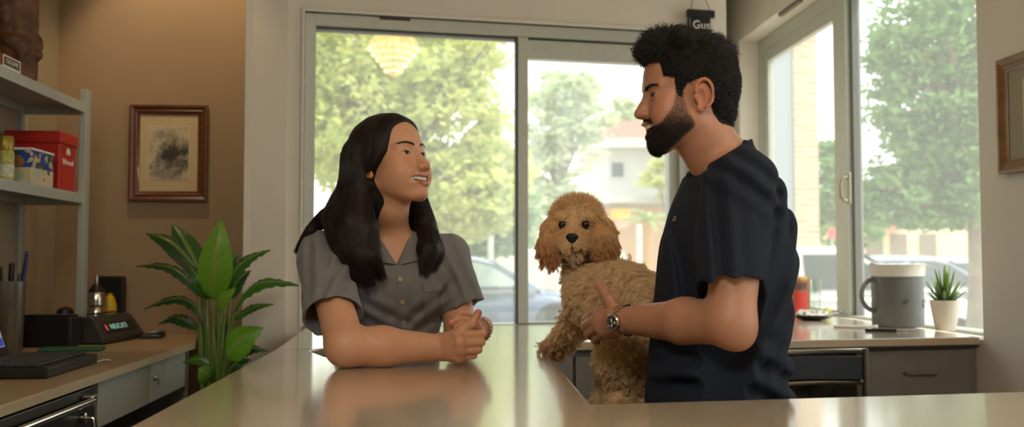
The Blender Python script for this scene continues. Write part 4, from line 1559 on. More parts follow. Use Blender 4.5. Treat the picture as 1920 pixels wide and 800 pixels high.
LEAVES = [((400, 562), (415, 411), 0.048, -0.05, -0.08, 0.02, (0.1, -1, 0.1), (104, 150, 40), 0.0),
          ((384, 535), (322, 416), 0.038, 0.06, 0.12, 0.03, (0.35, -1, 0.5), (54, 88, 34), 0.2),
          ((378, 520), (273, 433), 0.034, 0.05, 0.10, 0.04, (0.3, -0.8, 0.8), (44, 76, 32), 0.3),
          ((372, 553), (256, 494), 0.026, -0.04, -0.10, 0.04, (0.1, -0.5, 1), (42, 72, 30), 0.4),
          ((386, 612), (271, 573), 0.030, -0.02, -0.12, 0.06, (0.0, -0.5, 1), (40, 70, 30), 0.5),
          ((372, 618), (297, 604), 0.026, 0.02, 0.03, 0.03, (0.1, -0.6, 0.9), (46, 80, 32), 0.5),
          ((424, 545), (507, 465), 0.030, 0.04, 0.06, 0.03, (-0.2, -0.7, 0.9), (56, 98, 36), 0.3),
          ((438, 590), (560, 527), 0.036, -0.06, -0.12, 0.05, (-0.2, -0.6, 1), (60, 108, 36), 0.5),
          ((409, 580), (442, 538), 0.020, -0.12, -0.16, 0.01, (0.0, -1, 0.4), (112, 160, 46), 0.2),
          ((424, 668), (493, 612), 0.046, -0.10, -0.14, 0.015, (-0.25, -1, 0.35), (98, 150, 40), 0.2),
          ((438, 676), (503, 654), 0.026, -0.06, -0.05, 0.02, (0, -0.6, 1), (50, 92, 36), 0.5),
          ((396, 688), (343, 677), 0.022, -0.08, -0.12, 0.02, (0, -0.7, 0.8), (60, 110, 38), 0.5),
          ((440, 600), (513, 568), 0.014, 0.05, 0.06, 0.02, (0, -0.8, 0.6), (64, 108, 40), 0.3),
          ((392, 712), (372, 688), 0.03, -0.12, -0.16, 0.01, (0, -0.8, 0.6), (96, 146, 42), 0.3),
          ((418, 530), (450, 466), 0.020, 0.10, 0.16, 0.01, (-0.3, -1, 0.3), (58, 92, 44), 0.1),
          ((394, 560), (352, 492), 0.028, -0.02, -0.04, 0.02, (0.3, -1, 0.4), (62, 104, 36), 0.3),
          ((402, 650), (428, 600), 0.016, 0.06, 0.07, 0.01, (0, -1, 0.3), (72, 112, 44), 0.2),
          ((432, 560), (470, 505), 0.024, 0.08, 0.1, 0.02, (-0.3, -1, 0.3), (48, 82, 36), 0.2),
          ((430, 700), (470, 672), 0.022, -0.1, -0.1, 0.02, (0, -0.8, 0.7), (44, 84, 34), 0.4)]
M_stem = mat("plant_stem", rgb(104, 128, 58), 0.5)
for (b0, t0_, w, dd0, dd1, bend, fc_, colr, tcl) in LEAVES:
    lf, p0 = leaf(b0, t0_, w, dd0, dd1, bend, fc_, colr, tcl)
    root = pb + Vector((random.Random(b0[0]).uniform(-0.03, 0.03), random.Random(b0[1]).uniform(-0.03, 0.03), -0.32))
    root.z = 0.37
    mid_ = root.lerp(p0, 0.55)
    mid_.x = root.x + (p0.x - root.x) * 0.32
    mid_.y = root.y + (p0.y - root.y) * 0.32
    MB().tube([root, root.lerp(mid_, 0.5), mid_, mid_.lerp(p0, 0.6), p0 + (p0 - mid_) * 0.05], [0.0085, 0.0075, 0.006, 0.005, 0.003], 8).build("stem", M_stem, plant)

# ================================================================ CEILING LAMP (seen mirrored in the window)
V_ = P(738, 96, 7.2)
w0 = wpt(738, 0.06, 1.9)
lampc = V_ - wn * (2 * (V_ - w0).dot(wn))
lamp = thing("ceiling_lamp", "warm glass ceiling lamp seen mirrored in the left window pane", "lamp", (lampc.x, lampc.y, CE - 0.42))
lc = Vector((lampc.x, lampc.y, CE))
MB().lathe([(0.03, -0.012), (0.11, -0.01), (0.11, 0)], lc, 32).build("ceiling_plate", mat("brass", rgb(168, 128, 66), 0.3, metal=1.0), lamp)
M_shade = mat("lamp_shade_glass", rgb(236, 206, 160), 0.4, emis=rgb(255, 196, 126), estr=7.0)
MB().lathe([(0.0, -0.37), (0.03, -0.365), (0.06, -0.33), (0.11, -0.25), (0.165, -0.17), (0.175, -0.13), (0.15, -0.09), (0.10, -0.06)], lc, 40).build("shade", M_shade, lamp)
mb = MB()
for k in range(18):
    a_ = 2 * math.pi * k / 18
    for j in range(5):
        t = j / 4
        r_ = 0.168 - 0.125 * t
        mb.ball(lc + Vector((math.cos(a_) * (r_ + 0.012), math.sin(a_) * (r_ + 0.012), -0.17 - 0.16 * t)), 0.011, 8, 6)
mb.build("bead_strings", mat("lamp_beads", rgb(255, 236, 200), 0.2, emis=rgb(255, 222, 170), estr=20.0), lamp)
MB().tube([lc - zv * 0.01, lc - zv * 0.09], 0.012, 10).build("stem", mat("brass", rgb(168, 128, 66), 0.3, metal=1.0), lamp)
# ================================================================ PEOPLE AND DOG: shared helpers
from mathutils.bvhtree import BVHTree
import time as _t
N3 = lambda v: np.array(tuple(v), float)


def unit(v):
    v = np.array(v, float)
    return v / np.linalg.norm(v)


def basis(yaw_dir, pitch=0.0, roll=0.0):
    """columns forward, left, up; yaw_dir = plan direction, pitch > 0 lifts the chin"""
    f = unit((yaw_dir[0], yaw_dir[1], 0))
    u = np.array((0, 0, 1.0))
    l = np.cross(u, f)
    f2 = f * math.cos(pitch) + u * math.sin(pitch)
    u2 = np.cross(f2, l)
    l2 = l * math.cos(roll) + u2 * math.sin(roll)
    u3 = np.cross(f2, l2)
    return np.stack([f2, l2, u3], 1)


def poly2(poly, ax=(0, 2), lo3=-0.3, hi3=0.3, rng=None):
    """prism: 2-D polygon in two local axes, unbounded (or rng) along the third"""
    p = np.array(poly, float)
    o3 = 3 - ax[0] - ax[1]

    def fn(x, y, z):
        c = (x, y, z)
        u, v = np.broadcast_arrays(c[ax[0]], c[ax[1]])
        d2 = np.full(u.shape, 1e9)
        sgn = np.ones(u.shape)
        n = len(p)
        for i in range(n):
            a, b = p[i], p[i - 1]
            ex, ey = b[0] - a[0], b[1] - a[1]
            wx, wy = u - a[0], v - a[1]
            t = np.clip((wx * ex + wy * ey) / (ex * ex + ey * ey), 0, 1)
            bx, by = wx - ex * t, wy - ey * t
            d2 = np.minimum(d2, bx * bx + by * by)
            c1, c2, c3 = v >= a[1], v < b[1], ex * wy > ey * wx
            flip = (c1 & c2 & c3) | (~c1 & ~c2 & ~c3)
            sgn = np.where(flip, -sgn, sgn)
        d = sgn * np.sqrt(d2)
        if rng is not None:
            w = c[o3]
            d = np.maximum(d, np.maximum(rng[0] - w, w - rng[1]))
        return d
    lo = np.full(3, -1.0)
    hi = np.full(3, 1.0)
    for k, a in enumerate(ax):
        lo[a], hi[a] = p[:, k].min(), p[:, k].max()
    if rng is not None:
        lo[o3], hi[o3] = rng
    return fn, lo, hi


def loft(rows, F_, L_):
    """stacked ellipses: rows (z, cx, cy, half depth along F_, half width along L_)"""
    rows = sorted(rows)
    a = np.array(rows, float)
    zl, zh = a[0, 0], a[-1, 0]
    zc = np.linspace(zl, zh, 120)
    # smooth the piecewise-linear tables
    tab = [np.interp(zc, a[:, 0], a[:, i]) for i in range(1, 5)]
    ker = np.hanning(15)
    ker /= ker.sum()
    tab = [np.convolve(np.pad(t, 7, mode="edge"), ker, "valid") for t in tab]

    def fn(x, y, z):
        zz = np.clip(z, zl, zh)
        cx, cy, A, B = (np.interp(zz, zc, t) for t in tab)
        dx, dy = x - cx, y - cy
        f = dx * F_[0] + dy * F_[1]
        l = dx * L_[0] + dy * L_[1]
        k0 = np.sqrt((f / A) ** 2 + (l / B) ** 2)
        k1 = np.sqrt((f / A ** 2) ** 2 + (l / B ** 2) ** 2)
        d = np.where(k0 < 1e-3, -np.minimum(A, B), k0 * (k0 - 1) / np.maximum(k1, 1e-5))
        e = np.maximum(zl - z, z - zh)
        return np.maximum(d, e)
    m = max(a[:, 3].max(), a[:, 4].max())
    return fn, np.array((a[:, 1].min() - m, a[:, 2].min() - m, zl)), np.array((a[:, 1].max() + m, a[:, 2].max() + m, zh))


def bvh_of(v, q):
    return BVHTree.FromPolygons([tuple(p) for p in v], [tuple(f) for f in q])


def rayhit(bvh, px, py):
    o = Vector((0, 0, ZC))
    d = (P(px, py, 2.0) - o).normalized()
    h = bvh.ray_cast(o, d)
    return h[0], h[1]


def drape(bvh, poly, off, th, name, m, parent, div=10, lift=None):
    """patch of cloth: a pixel-outlined quad laid on the body surface, real thickness"""
    (a, b, c, d) = [np.array(q, float) for q in poly]
    top, nn = [], []
    last = None
    for j in range(div + 1):
        for i in range(div + 1):
            u, w = i / div, j / div
            q = (a * (1 - u) + b * u) * (1 - w) + (d * (1 - u) + c * u) * w
            h, n = rayhit(bvh, q[0], q[1])
            if h is None:
                h, n = last
            last = (h, n)
            lf = off + (lift(u, w) if lift else 0)
            cam = (Vector((0, 0, ZC)) - h).normalized()
            nv = (n + cam * 0.6).normalized()
            top.append(h + nv * lf)
            nn.append(nv)
    k = len(top)
    vs = top + [p - n * th for p, n in zip(top, nn)]
    fs = []
    W1 = div + 1
    for j in range(div):
        for i in range(div):
            q = j * W1 + i
            fs.append((q, q + W1, q + W1 + 1, q + 1))
            fs.append((k + q, k + q + 1, k + q + W1 + 1, k + q + W1))
    rim = [i for i in range(W1)] + [j * W1 + div for j in range(1, W1)] + [div * W1 + i for i in range(div - 1, -1, -1)] + [j * W1 for j in range(div - 1, 0, -1)]
    for i in range(len(rim)):
        p, q = rim[i], rim[(i + 1) % len(rim)]
        fs.append((p, q, q + k, p + k))
    o = MB().raw(vs, fs).build(name, m, parent, angle=60)
    bm = bmesh.new()
    bm.from_mesh(o.data)
    bmesh.ops.recalc_face_normals(bm, faces=bm.faces)
    bm.to_mesh(o.data)
    bm.free()
    return o


def sample_surface(v, q, n, rg, w=None):
    a, b, c, d = (v[q[:, i]] for i in range(4))
    n1 = np.cross(c - a, d - b)
    ar = np.linalg.norm(n1, axis=1) * 0.5
    nn = n1 / np.maximum(np.linalg.norm(n1, axis=1), 1e-12)[:, None]
    p = ar if w is None else ar * w
    p = p / p.sum()
    k = rg.choice(len(q), n, p=p)
    s, t = rg.uniform(size=(n, 1)), rg.uniform(size=(n, 1))
    pt = (a[k] * (1 - s) + b[k] * s) * (1 - t) + (d[k] * (1 - s) + c[k] * s) * t
    return pt, nn[k], k


def strands_from(pts, nrm, dirs, length, rg, k=6, lift=0.3, curl=0.0, turns=2.0, droop=0.0, jitter=0.15):
    """hairs that leave along nrm*lift + dirs and bend along dirs"""
    n = len(pts)
    d0 = dirs + rg.normal(size=(n, 3)) * jitter
    d0 /= np.maximum(np.linalg.norm(d0, axis=1), 1e-9)[:, None]
    s = np.linspace(0, 1, k)[None, :, None]
    L = (length if hasattr(length, "__len__") else np.full(n, length))[:, None, None] * rg.uniform(0.6, 1.15, (n, 1, 1))
    out = pts[:, None, :] + L * (s * d0[:, None, :] + lift * (s - 0.5 * s * s) * nrm[:, None, :])
    out[:, :, 2] -= (droop * s * s)[:, :, 0] * L[:, :, 0]
    if curl:
        a = np.cross(d0, nrm)
        a /= np.maximum(np.linalg.norm(a, axis=1), 1e-9)[:, None]
        b = np.cross(a, d0)
        ph = rg.uniform(0, 6.28, (n, 1, 1))
        tr = turns * rg.uniform(0.7, 1.3, (n, 1, 1)) * 6.28
        out += curl * np.sqrt(s) * (np.cos(ph + tr * s) * a[:, None, :] + np.sin(ph + tr * s) * b[:, None, :])
    return out


def sstep(a, b, x):
    t = np.clip((x - a) / (b - a), 0, 1)
    return t * t * (3 - 2 * t)


def C3(r, g, b):
    return np.array([lin(r), lin(g), lin(b)])


def mixc(base, col, m):
    return base * (1 - m[:, None]) + np.array(col)[None, :] * m[:, None]


# ---------------------------------------------------------------- head
def mouth_lines(fem):
    dz, dx, lx, lz = (0, 0, 0, 0) if fem else (.0065, -.0040, -.0110, -.0020)
    up = [(.0745, .0330, -.0450), (.0945, .018, -.0556), (.1030, .006, -.0555), (.1030, -.006, -.0555), (.0945, -.018, -.0556), (.0745, -.0330, -.0450)]
    lo_ = [(.0745, .0328, -.0466), (.0930, .018, -.0675), (.0995, .006, -.0735), (.0995, -.006, -.0735), (.0930, -.018, -.0675), (.0745, -.0328, -.0466)]
    e = lambda i: 0.0 if i in (0, 5) else 1.0
    up = [(x + dx, y, z + dz) for x, y, z in up]
    lo_ = [(x + lx * (.4 + .6 * e(i)), y, z + dz + (lz - dz) * e(i)) for i, (x, y, z) in enumerate(lo_)]
    return up, lo_


def head_shape(S, fem):
    S.op(ell((-.012, 0, .045), (.092, .074 if fem else .076, .083)), .01)
    S.op(ell((.035, 0, .048), (.059, .060, .062)), .03)
    S.op(ell((.030, 0, -.022), (.061, .056, .072)), .03)
    jw = .050 if fem else .057
    for s in (-1, 1):
        S.op(cap((-.004, s * jw, -.048), (.062, s * .020, -.092), .015, .015), .03)
        S.op(ell((.056, s * .042, -.010), (.022, .020, .019)), .02)
        S.op(ell((.068, s * .036, -.034), (.019, .018, .020)), .018)
        S.op(cap((.085, s * .012, .031), (.070, s * .045, .030), .008 if fem else .0095, .007), .014)
    cx = 0 if fem else -.012
    S.op(ell((.080 + cx, 0, -.094), (.016, .020, .015)), .02)
    S.op(ell((.080 + cx * .45, 0, -.064), (.022, .031, .022)), .016)
    S.op(ell((.040, 0, -.040), (.040, .058 if fem else .056, .036)), .03)
    for s in (-1, 1):
        S.op(ell((.046, s * .040, -.040), (.032, .022, .034)), .03)
    # nose
    nx, nz = (0, 0) if fem else (-.004, .004)
    S.op(cap((.089, 0, .016), (.111 + nx, 0, -.026 + nz), .0065, .0085), .013)
    S.op(ell((.095, 0, -.024 + nz), (.016, .0125, .018)), .010)
    S.op(ell((.1135 + nx, 0, -.0305 + nz), (.0105, .0105, .0095)), .008)
    for s in (-1, 1):
        S.op(ell((.1025 + nx, s * .0125, -.0345 + nz), (.0105, .0072, .0078)), .006)
        S.op(ell((.109 + nx, s * .0068, -.0425 + nz), (.0055, .0034, .004)), .003, sub=True)
    # eyes
    for s in (-1, 1):
        S.op(ell((.100, s * .032, .012), (.016, .019, .0125)), .014, sub=True)
        S.op(ell((.0735, s * .0315, .0095), (.0152, .0165, .0150)), .006)
        S.op(cap((.083, s * .021, .0005), (.078, s * .043, .002), .0035, .003), .006)
        S.op(ell((.0895, s * .0320, .0095), (.012, .0135, (.0047 if fem else .0039))), .002, sub=True)
        # laugh line
        S.op(cap((.101, s * .019, -.037), (.088, s * .037, -.060), .0028 if fem else .0042), .007, sub=True)
    # smiling mouth
    up, lo_ = mouth_lines(fem)
    ru_, rl_ = [.0022, .004, .0046, .0046, .004, .0022], [.0022, .005, .0060, .0060, .005, .0022]
    S.op(ell((.096, 0, -.0615), (.022, .0300, .0078)) if fem else ell((.092, 0, -.0595), (.024, .0300, .0098)), .003, sub=True)
    chain(S, up, ru_, .004)
    chain(S, lo_, rl_, .004)
    S.op(ell((.095, 0, -.0615), (.018, .0275, .0056)) if fem else ell((.092, 0, -.0600), (.022, .0275, .0100)), .0015, sub=True)
    for s in (-1, 1):
        S.op(ell((.086, s * .0190, -.0572 if fem else -.0535), (.018, .0120, .0046)), .002, sub=True)
    # ears
    for s in (-1, 1):
        S.op(ell((-.012, s * .077, -.001), (.017, .0075, .028)), .006)
        pts = []
        for i in range(12):
            a = R(-75 - 0 + i * 24)
            pts.append((-.0125 - .0185 * math.sin(a + R(90)) * -1 if False else -.0125 + .0185 * math.sin(R(200) - a * 0 + 0) * 0 + .0185 * math.cos(R(10 + i * 23)), s * (.0815 + .0055 * (1 - math.cos(R(10 + i * 23))) * 0.5), .003 + .0300 * math.sin(R(10 + i * 23))))
        chain(S, pts, [.003] * 2 + [.0036] * 8 + [.0034] * 2, .0025)
        S.op(ell((-.006, s * .0865, -.003), (.0100, .0115, .0160)), .003, sub=True)
        S.op(ell((-.016, s * .0875, .010), (.006, .0055, .012)), .004, sub=True)
        S.op(ell((.0045, s * .0785, -.004), (.0045, .0045, .007)), .003)
        S.op(ell((-.0035, s * .0790, -.0275), (.0085, .0050, .0085)), .004)
    return S


def head_colour(loc, base, fem, beard=False):
    x, y, z = loc[:, 0], loc[:, 1], loc[:, 2]
    col = np.tile(np.array(base), (len(loc), 1))
    ay = np.abs(y)
    inh = (x > 0.04) & (z > -.12) & (z < .09)
    blush = np.exp(-(((x - .075) / .03) ** 2 + ((ay - .040) / .022) ** 2 + ((z + .022) / .022) ** 2)) * inh
    col = mixc(col, np.array(base) * np.array((1.06, .80, .74)), blush * 0.55)
    nose = np.exp(-(((x - .113) / .014) ** 2 + (y / .014) ** 2 + ((z + .032) / .012) ** 2))
    col = mixc(col, np.array(base) * np.array((1.05, .80, .74)), nose * 0.5)
    ear = sstep(.076, .084, ay) * (np.abs(x + .012) < .03) * (np.abs(z) < .04)
    col = mixc(col, np.array(base) * np.array((1.08, .70, .60)), ear * 0.6)
    # lips: close to the two lip curves
    def band(pts, r):
        d = np.full(len(loc), 9.0)
        p = np.array(pts)
        for a, b in zip(p[:-1], p[1:]):
            ab = b - a
            t = np.clip(((loc - a) @ ab) / (ab @ ab), 0, 1)
            d = np.minimum(d, np.linalg.norm(loc - a - t[:, None] * ab, axis=1))
        return 1 - sstep(r * 0.85, r * 1.25, d)
    up, lo_ = mouth_lines(fem)
    lip = np.maximum(band(up, .0047), band(lo_, .0062)) * sstep(.031, .026, ay)
    col = mixc(col, C3(172, 78, 74) if fem else C3(150, 92, 80), lip * (0.95 if fem else 0.7))
    ms = (np.abs(y) < .023) & (x < (.0965 if fem else .088)) & (x > .06) & (np.abs(z + (.0625 if fem else .0585)) < .0065)
    col = mixc(col, C3(70, 24, 22), ms.astype(float))
    bm = np.zeros(len(loc))
    if beard:
        # jaw beard: below a line from the sideburn to the mouth corner, fading to stubble on the cheek
        line = np.interp(x, [.0, .030, .044, .0526, .0756, .086, .12], [.012, .012, .006, -.020, -.052, -.056, -.056])
        xb = np.interp(z, [-.11, -.06, -.03, .01], [-.002, .008, .020, .029])
        low = sstep(.006, -.008, z - line) * sstep(xb - .008, xb + .007, x) * sstep(-.125, -.112, z)
        zmin = np.interp(x, [0.0, .02, .05, .075], [-.056, -.074, -.100, -.122])
        low = low * (1 - ear) * sstep(zmin - .008, zmin + .008, z)
        cheek = sstep(.0, .03, z - line)
        full = sstep(-.020, -.078, z)
        mous = np.exp(-(((ay - .014) / .019) ** 2 + ((z + .0440) / .0058) ** 2)) * (x > .075) * sstep(.1010, .098, x)
        gap = np.exp(-((ay / .012) ** 2 + ((z + .083) / .005) ** 2)) * (x > .08)
        bm = np.clip(np.maximum(low * (0.46 + 0.54 * full), mous * 1.1) - 0.3 * gap, 0, 1) * (1 - lip)
        col = mixc(col, C3(34, 27, 24), bm * 0.97)
    return col, bm


def head_parts(person, Rm, t, s, fem, names=True):
    """eyeballs, teeth as children"""
    W = lambda p: Vector(tuple(Rm @ (np.array(p) * s) + t))
    for sd in (-1, 1):
        c = np.array((.0732, sd * .0315, .0095))
        look = unit((1.0, -0.02 if fem else 0.0, 0.0))
        o = MB().ball(W(c), .0136 * s, 24, 16).build("eye", mat("eye_white", rgb(196, 186, 176), 0.15), person)
        ic = c + look * .0117
        rr = .01395 * s
        MB().lathe([(rr * math.sin(R(a)), rr * math.cos(R(a))) for a in ((30 if fem else 37), 27, 22, 16, 10, 5, 0)], W(c), 28, tuple(Rm @ look)).build("iris", mat("iris_brown", rgb(30, 19, 14), 0.06), o)
    mb = MB()
    for i in range(-5, 6):
        y = i * .0049
        x = .0975 - (abs(y) / .026) ** 2 * .016
        an = -math.atan2(2 * abs(y) / .026 ** 2 * .016, 1) * (1 if y < 0 else -1)
        tw = .0029
        f_ = unit((math.cos(an), math.sin(-an) * -1, 0))
        l_ = np.array((-f_[1], f_[0], 0))
        c = np.array((x - (0 if fem else .0030), y, -.0600 + (0 if fem else .0050) + .0075 * (abs(y) / .028) ** 2))
        mb.obox(W(c), Rm @ f_ * .0018 * s, Rm @ l_ * tw * s, Rm @ np.array((0, 0, .0046 + (.0004 if abs(i) < 2 else 0))) * s)
    mb.build("teeth", mat("tooth", rgb(228, 220, 206), 0.25), person, bevel=0.0008)


def lashes(person, Rm, t, s, bvh, fem):
    """dark upper-lid lines lying on the lid edge"""
    mb = MB()
    hz = .0047 if fem else .0039
    for sd in (-1, 1):
        pts = []
        for i in range(13):
            u = -1 + 2 * i / 12
            yy = sd * (.0320 + .0142 * u)
            zz = .0095 + hz * math.sqrt(max(0, 1 - u * u)) * 1.02 + (.0012 * u if u > .6 else 0)
            h = bvh.ray_cast(Vector(tuple(Rm @ (np.array((.13, yy, zz)) * s) + t)), Vector(tuple(-Rm[:, 0])))
            if h[0] is not None:
                pts.append(h[0] + h[1] * .0003)
        if len(pts) > 3:
            n = len(pts)
            mb.tube(pts, [(.0004 + .0008 * math.sin(math.pi * min(1, (i + 1) / n))) for i in range(n)], 6)
    mb.build("eyelashes", M_lash, person)


M_lash = mat("lash_black", rgb(26, 18, 15), 0.6)


def brow_strands(Rm, t, s, rg, n=330, thick=1.0, bvh=None, bz=.0275):
    out = []
    for sd in (-1, 1):
        u = rg.uniform(0, 1, n)
        y = sd * (.010 + .040 * u)
        z = bz + .0075 * np.sin(np.pi * np.minimum(u * 0.75, 1)) + rg.uniform(-1, 1, n) * .0026 * (1 - 0.55 * u) * thick
        x = np.full(n, .12)
        st = []
        for yy, zz, uu in zip(y, z, u):
            o = Vector(tuple(Rm @ (np.array((.13, yy, zz)) * s) + t))
            h = bvh.ray_cast(o, Vector(tuple(-Rm[:, 0])))
            if h[0] is None:
                continue
            d = Rm @ unit((-.35 * uu - .1, sd * (.6 + .5 * uu), .55 * (1 - uu) - .05))
            p0 = np.array(h[0])
            nn = np.array(h[1])
            ks = np.linspace(0, 1, 5)[:, None]
            st.append(p0 + ks * d * .0075 * s + nn * (.0008 + .0007 * np.sin(ks * 3.1)))
        out += st
    return np.array(out)


M_brow = mat("brow_hair", rgb(44, 31, 25), 0.6)


# ---------------------------------------------------------------- hand
def finger(S, pts, r0, r1, k=.004):
    n = len(pts) - 1
    rs = [r0 + (r1 - r0) * i / n for i in range(n + 1)]
    chain(S, [N3(p) for p in pts], rs, k)
# ================================================================ WOMAN
_t0 = _t.time()
M_skinW = mat("skin_woman", rgb(196, 142, 112), 0.44, sss=0.12, noise_amt=0.03, noise_scale=120, attr="Col", spec=0.4, bump=0.03, bump_scale=700)
M_shirtW = mat("grey_cotton_shirt", rgb(118, 117, 117), 0.9, noise_amt=0.05, noise_scale=300, bump=0.12, bump_scale=420, sheen=0.15)
M_hairWb = mat("hair_mass", rgb(26, 18, 15), 0.55, spec=0.3)
M_hairW = mat("black_brown_hair", rgb(30, 21, 18), 0.42, spec=0.5)
TF, TL = np.array((0.5, -0.866)), np.array((0.866, 0.5))         # torso facing / her left, in plan
pel = P(735, 760, 2.86)
wom = thing("person", "woman with long black hair in a grey short-sleeved shirt, hands clasped on the counter", "person", (pel.x, pel.y + 0.0, 0))
# --- joints
WO = N3(P(733, 313, 2.70))
WR = basis((math.cos(R(35)), -math.sin(R(35))), R(14), R(0))
WSc = 1.04
WL = lambda p: WR @ (np.array(p) * WSc) + WO
j = dict(neck=P(738, 448, 2.745), rs=P(603, 480, 2.66), re=P(648, 648, 2.43), rw=P(828, 651, 2.50), ls=P(838, 480, 2.83), le=P(866, 626, 2.78), lw=P(903, 614, 2.585))
j = {k: N3(v) for k, v in j.items()}
h = 0.0024
S = SDF((-0.58, 2.30, 0.985), (0.08, 3.05, 1.70), h)
S.frame(WR, WO, WSc)
head_shape(S, True)
S.op(cap((-.016, 0, -.05), (-.028, 0, -.10), .046, .046), .022)
S.frame()
S.op(cap(WL((-.022, 0, -.075)), j["neck"] + np.array((-.012, .02, 0)), .047, .053), .02)
# upper chest under the open collar
S.op(ell(j["neck"] + np.array((0.0, 0.035, -.085)), (.15, .095, .10), None), .04)
for s in ("r", "l"):
    S.op(cap(j["neck"] + np.array((0, .02, -.035)), j[s + "s"] + np.array((0, 0, .0)), .045, .046), .03)
# arms
mid = (j["re"] + j["rw"]) / 2
S.op(cap(j["rs"], j["re"], .046, .047), .02)
S.op(cap(j["re"], j["re"] * .62 + j["rw"] * .38, .0475, .0465), .02)
S.op(cap(j["re"] * .62 + j["rw"] * .38, j["rw"], .0465, .031), .02)
S.op(cap(j["ls"], j["le"], .046, .044), .02)
S.op(cap(j["le"], j["le"] * .6 + j["lw"] * .4, .044, .040), .02)
S.op(cap(j["le"] * .6 + j["lw"] * .4, j["lw"], .040, .027), .02)
# right hand: a fist turned towards us, fingers wrapping to the right
K = [N3(P(859, 628, 2.445)), N3(P(863, 643, 2.438)), N3(P(863, 657, 2.442)), N3(P(860, 669, 2.452))]
for q in K:
    S.op(cap(j["rw"] + (q - j["rw"]) * .1 + np.array((0, 0, (q[2] - j["rw"][2]) * .35)), q, .022, .0135), .012)
S.op(ell((j["rw"] + K[1] + K[2]) / 3 + np.array((.012, .02, .002)), (.035, .034, .040)), .015)
F1 = [(905, 626, 2.462), (902, 641, 2.455), (897, 655, 2.458), (888, 666, 2.466)]
F2 = [(899, 630, 2.500), (896, 644, 2.494), (890, 657, 2.494), (880, 667, 2.496)]
F3 = [(878, 632, 2.512), (876, 646, 2.508), (872, 658, 2.506), (866, 668, 2.506)]
for a, b, c, d, r in zip(K, F1, F2, F3, (.0108, .0108, .0102, .0092)):
    S.op(ell(a, (.0135, .013, .0118)), .006)
    finger(S, [a, P(*b), P(*c), P(*d)], r, r * .82, .0035)
# right thumb laid over, its tip up
finger(S, [P(846, 634, 2.475), P(866, 618, 2.455), P(886, 606, 2.452), P(897, 586, 2.458)], .0135, .0092, .006)
# left hand behind: palm and fingers lying over the top
pal = N3(P(892, 622, 2.545))
S.op(cap(j["lw"], pal, .026, .024), .012)
S.op(ell(pal + np.array((-.006, -.008, .0)), (.024, .030, .030)), .012)
finger(S, [P(893, 606, 2.53), P(872, 600, 2.497), P(857, 599, 2.483), P(846, 605, 2.480)], .0105, .0086, .004)
finger(S, [P(897, 600, 2.555), P(876, 590, 2.532), P(862, 589, 2.515), P(853, 597, 2.503)], .0105, .0084, .004)
finger(S, [P(893, 615, 2.53), P(877, 611, 2.49), P(866, 611, 2.478), P(856, 615, 2.478)], .0102, .0086, .004)
S.op(plane((0, 0, 1.0015), (0, 0, -1)), .002, inter=True)
v, q = keep_big(*S.mesh(), 600)
loc = ((v - WO) @ WR) / WSc
base = np.array(C3(206, 154, 120))
col, _ = head_colour(loc, base, True)
# knuckles, fingertips and nails a little redder
for (px, py, d, r) in ((846, 605, 2.48, .012), (853, 597, 2.503, .011), (897, 586, 2.458, .013), (856, 615, 2.478, .010)):
    dd = np.linalg.norm(v - N3(P(px, py, d)), axis=1)
    col = mixc(col, C3(196, 104, 84), np.exp(-(dd / r) ** 2) * .8)
for qk in K:
    dd = np.linalg.norm(v - qk - np.array((0, -.012, 0)), axis=1)
    col = mixc(col, C3(190, 122, 96), np.exp(-(dd / .009) ** 2) * .5)
body = np_object("body", v, q, M_skinW, wom, col)
bvW = bvh_of(v, q)
head_parts(wom, WR, WO, WSc, True)
lashes(wom, WR, WO, WSc, bvW, True)
rg = np.random.RandomState(2)
hair_curves("eyebrows", brow_strands(WR, WO, WSc, rg, 300, 0.9, bvW), M_brow, wom, .00035, .00012)
# nails on the fingertips we see
mb = MB()
for (px, py, d) in ((845, 601, 2.472), (897, 583, 2.450)):
    hh, nn = rayhit(bvW, px, py)
    if hh:
        mb.ball(hh - nn * .0012, (.0045, .003, .0042), 12, 8)
mb.build("fingernails", mat("nail_pink", rgb(216, 150, 136), 0.2), wom)
# earring
e = WL((-.0030, -.0850, -.0290))
mb = MB()
pts = [Vector(tuple(e)) + Vector(tuple(WR @ np.array((.0055 * math.cos(a), -.001, .0065 * math.sin(a))))) for a in [2 * math.pi * i / 16 for i in range(17)]]
mb.tube(pts, .0021, 8)
mb.ball(Vector(tuple(e)) + Vector((0, -.003, -.001)), .0032, 10, 8)
mb.build("earring", mat("gold", rgb(226, 176, 96), 0.2, metal=1.0), wom)
# beaded bracelet on her left wrist
bd = unit(j["lw"] - pal)
c = pal * .42 + j["lw"] * .58
b1 = unit(np.cross(bd, (0, 0, 1)))
b2 = np.cross(bd, b1)
mb = MB()
for i in range(22):
    a = 2 * math.pi * i / 22
    mb.ball(Vector(tuple(c + (b1 * math.cos(a) + b2 * math.sin(a)) * .0305)), .0044, 8, 6)
mb.build("bracelet", M_chrome, wom)

# --- shirt
S = SDF((-0.60, 2.42, 0.70), (0.02, 3.12, 1.40), 0.003)


def trow(px, py, d, A, B):
    p = P(px, py, d)
    return (p.z, p.x, p.y, A, B)


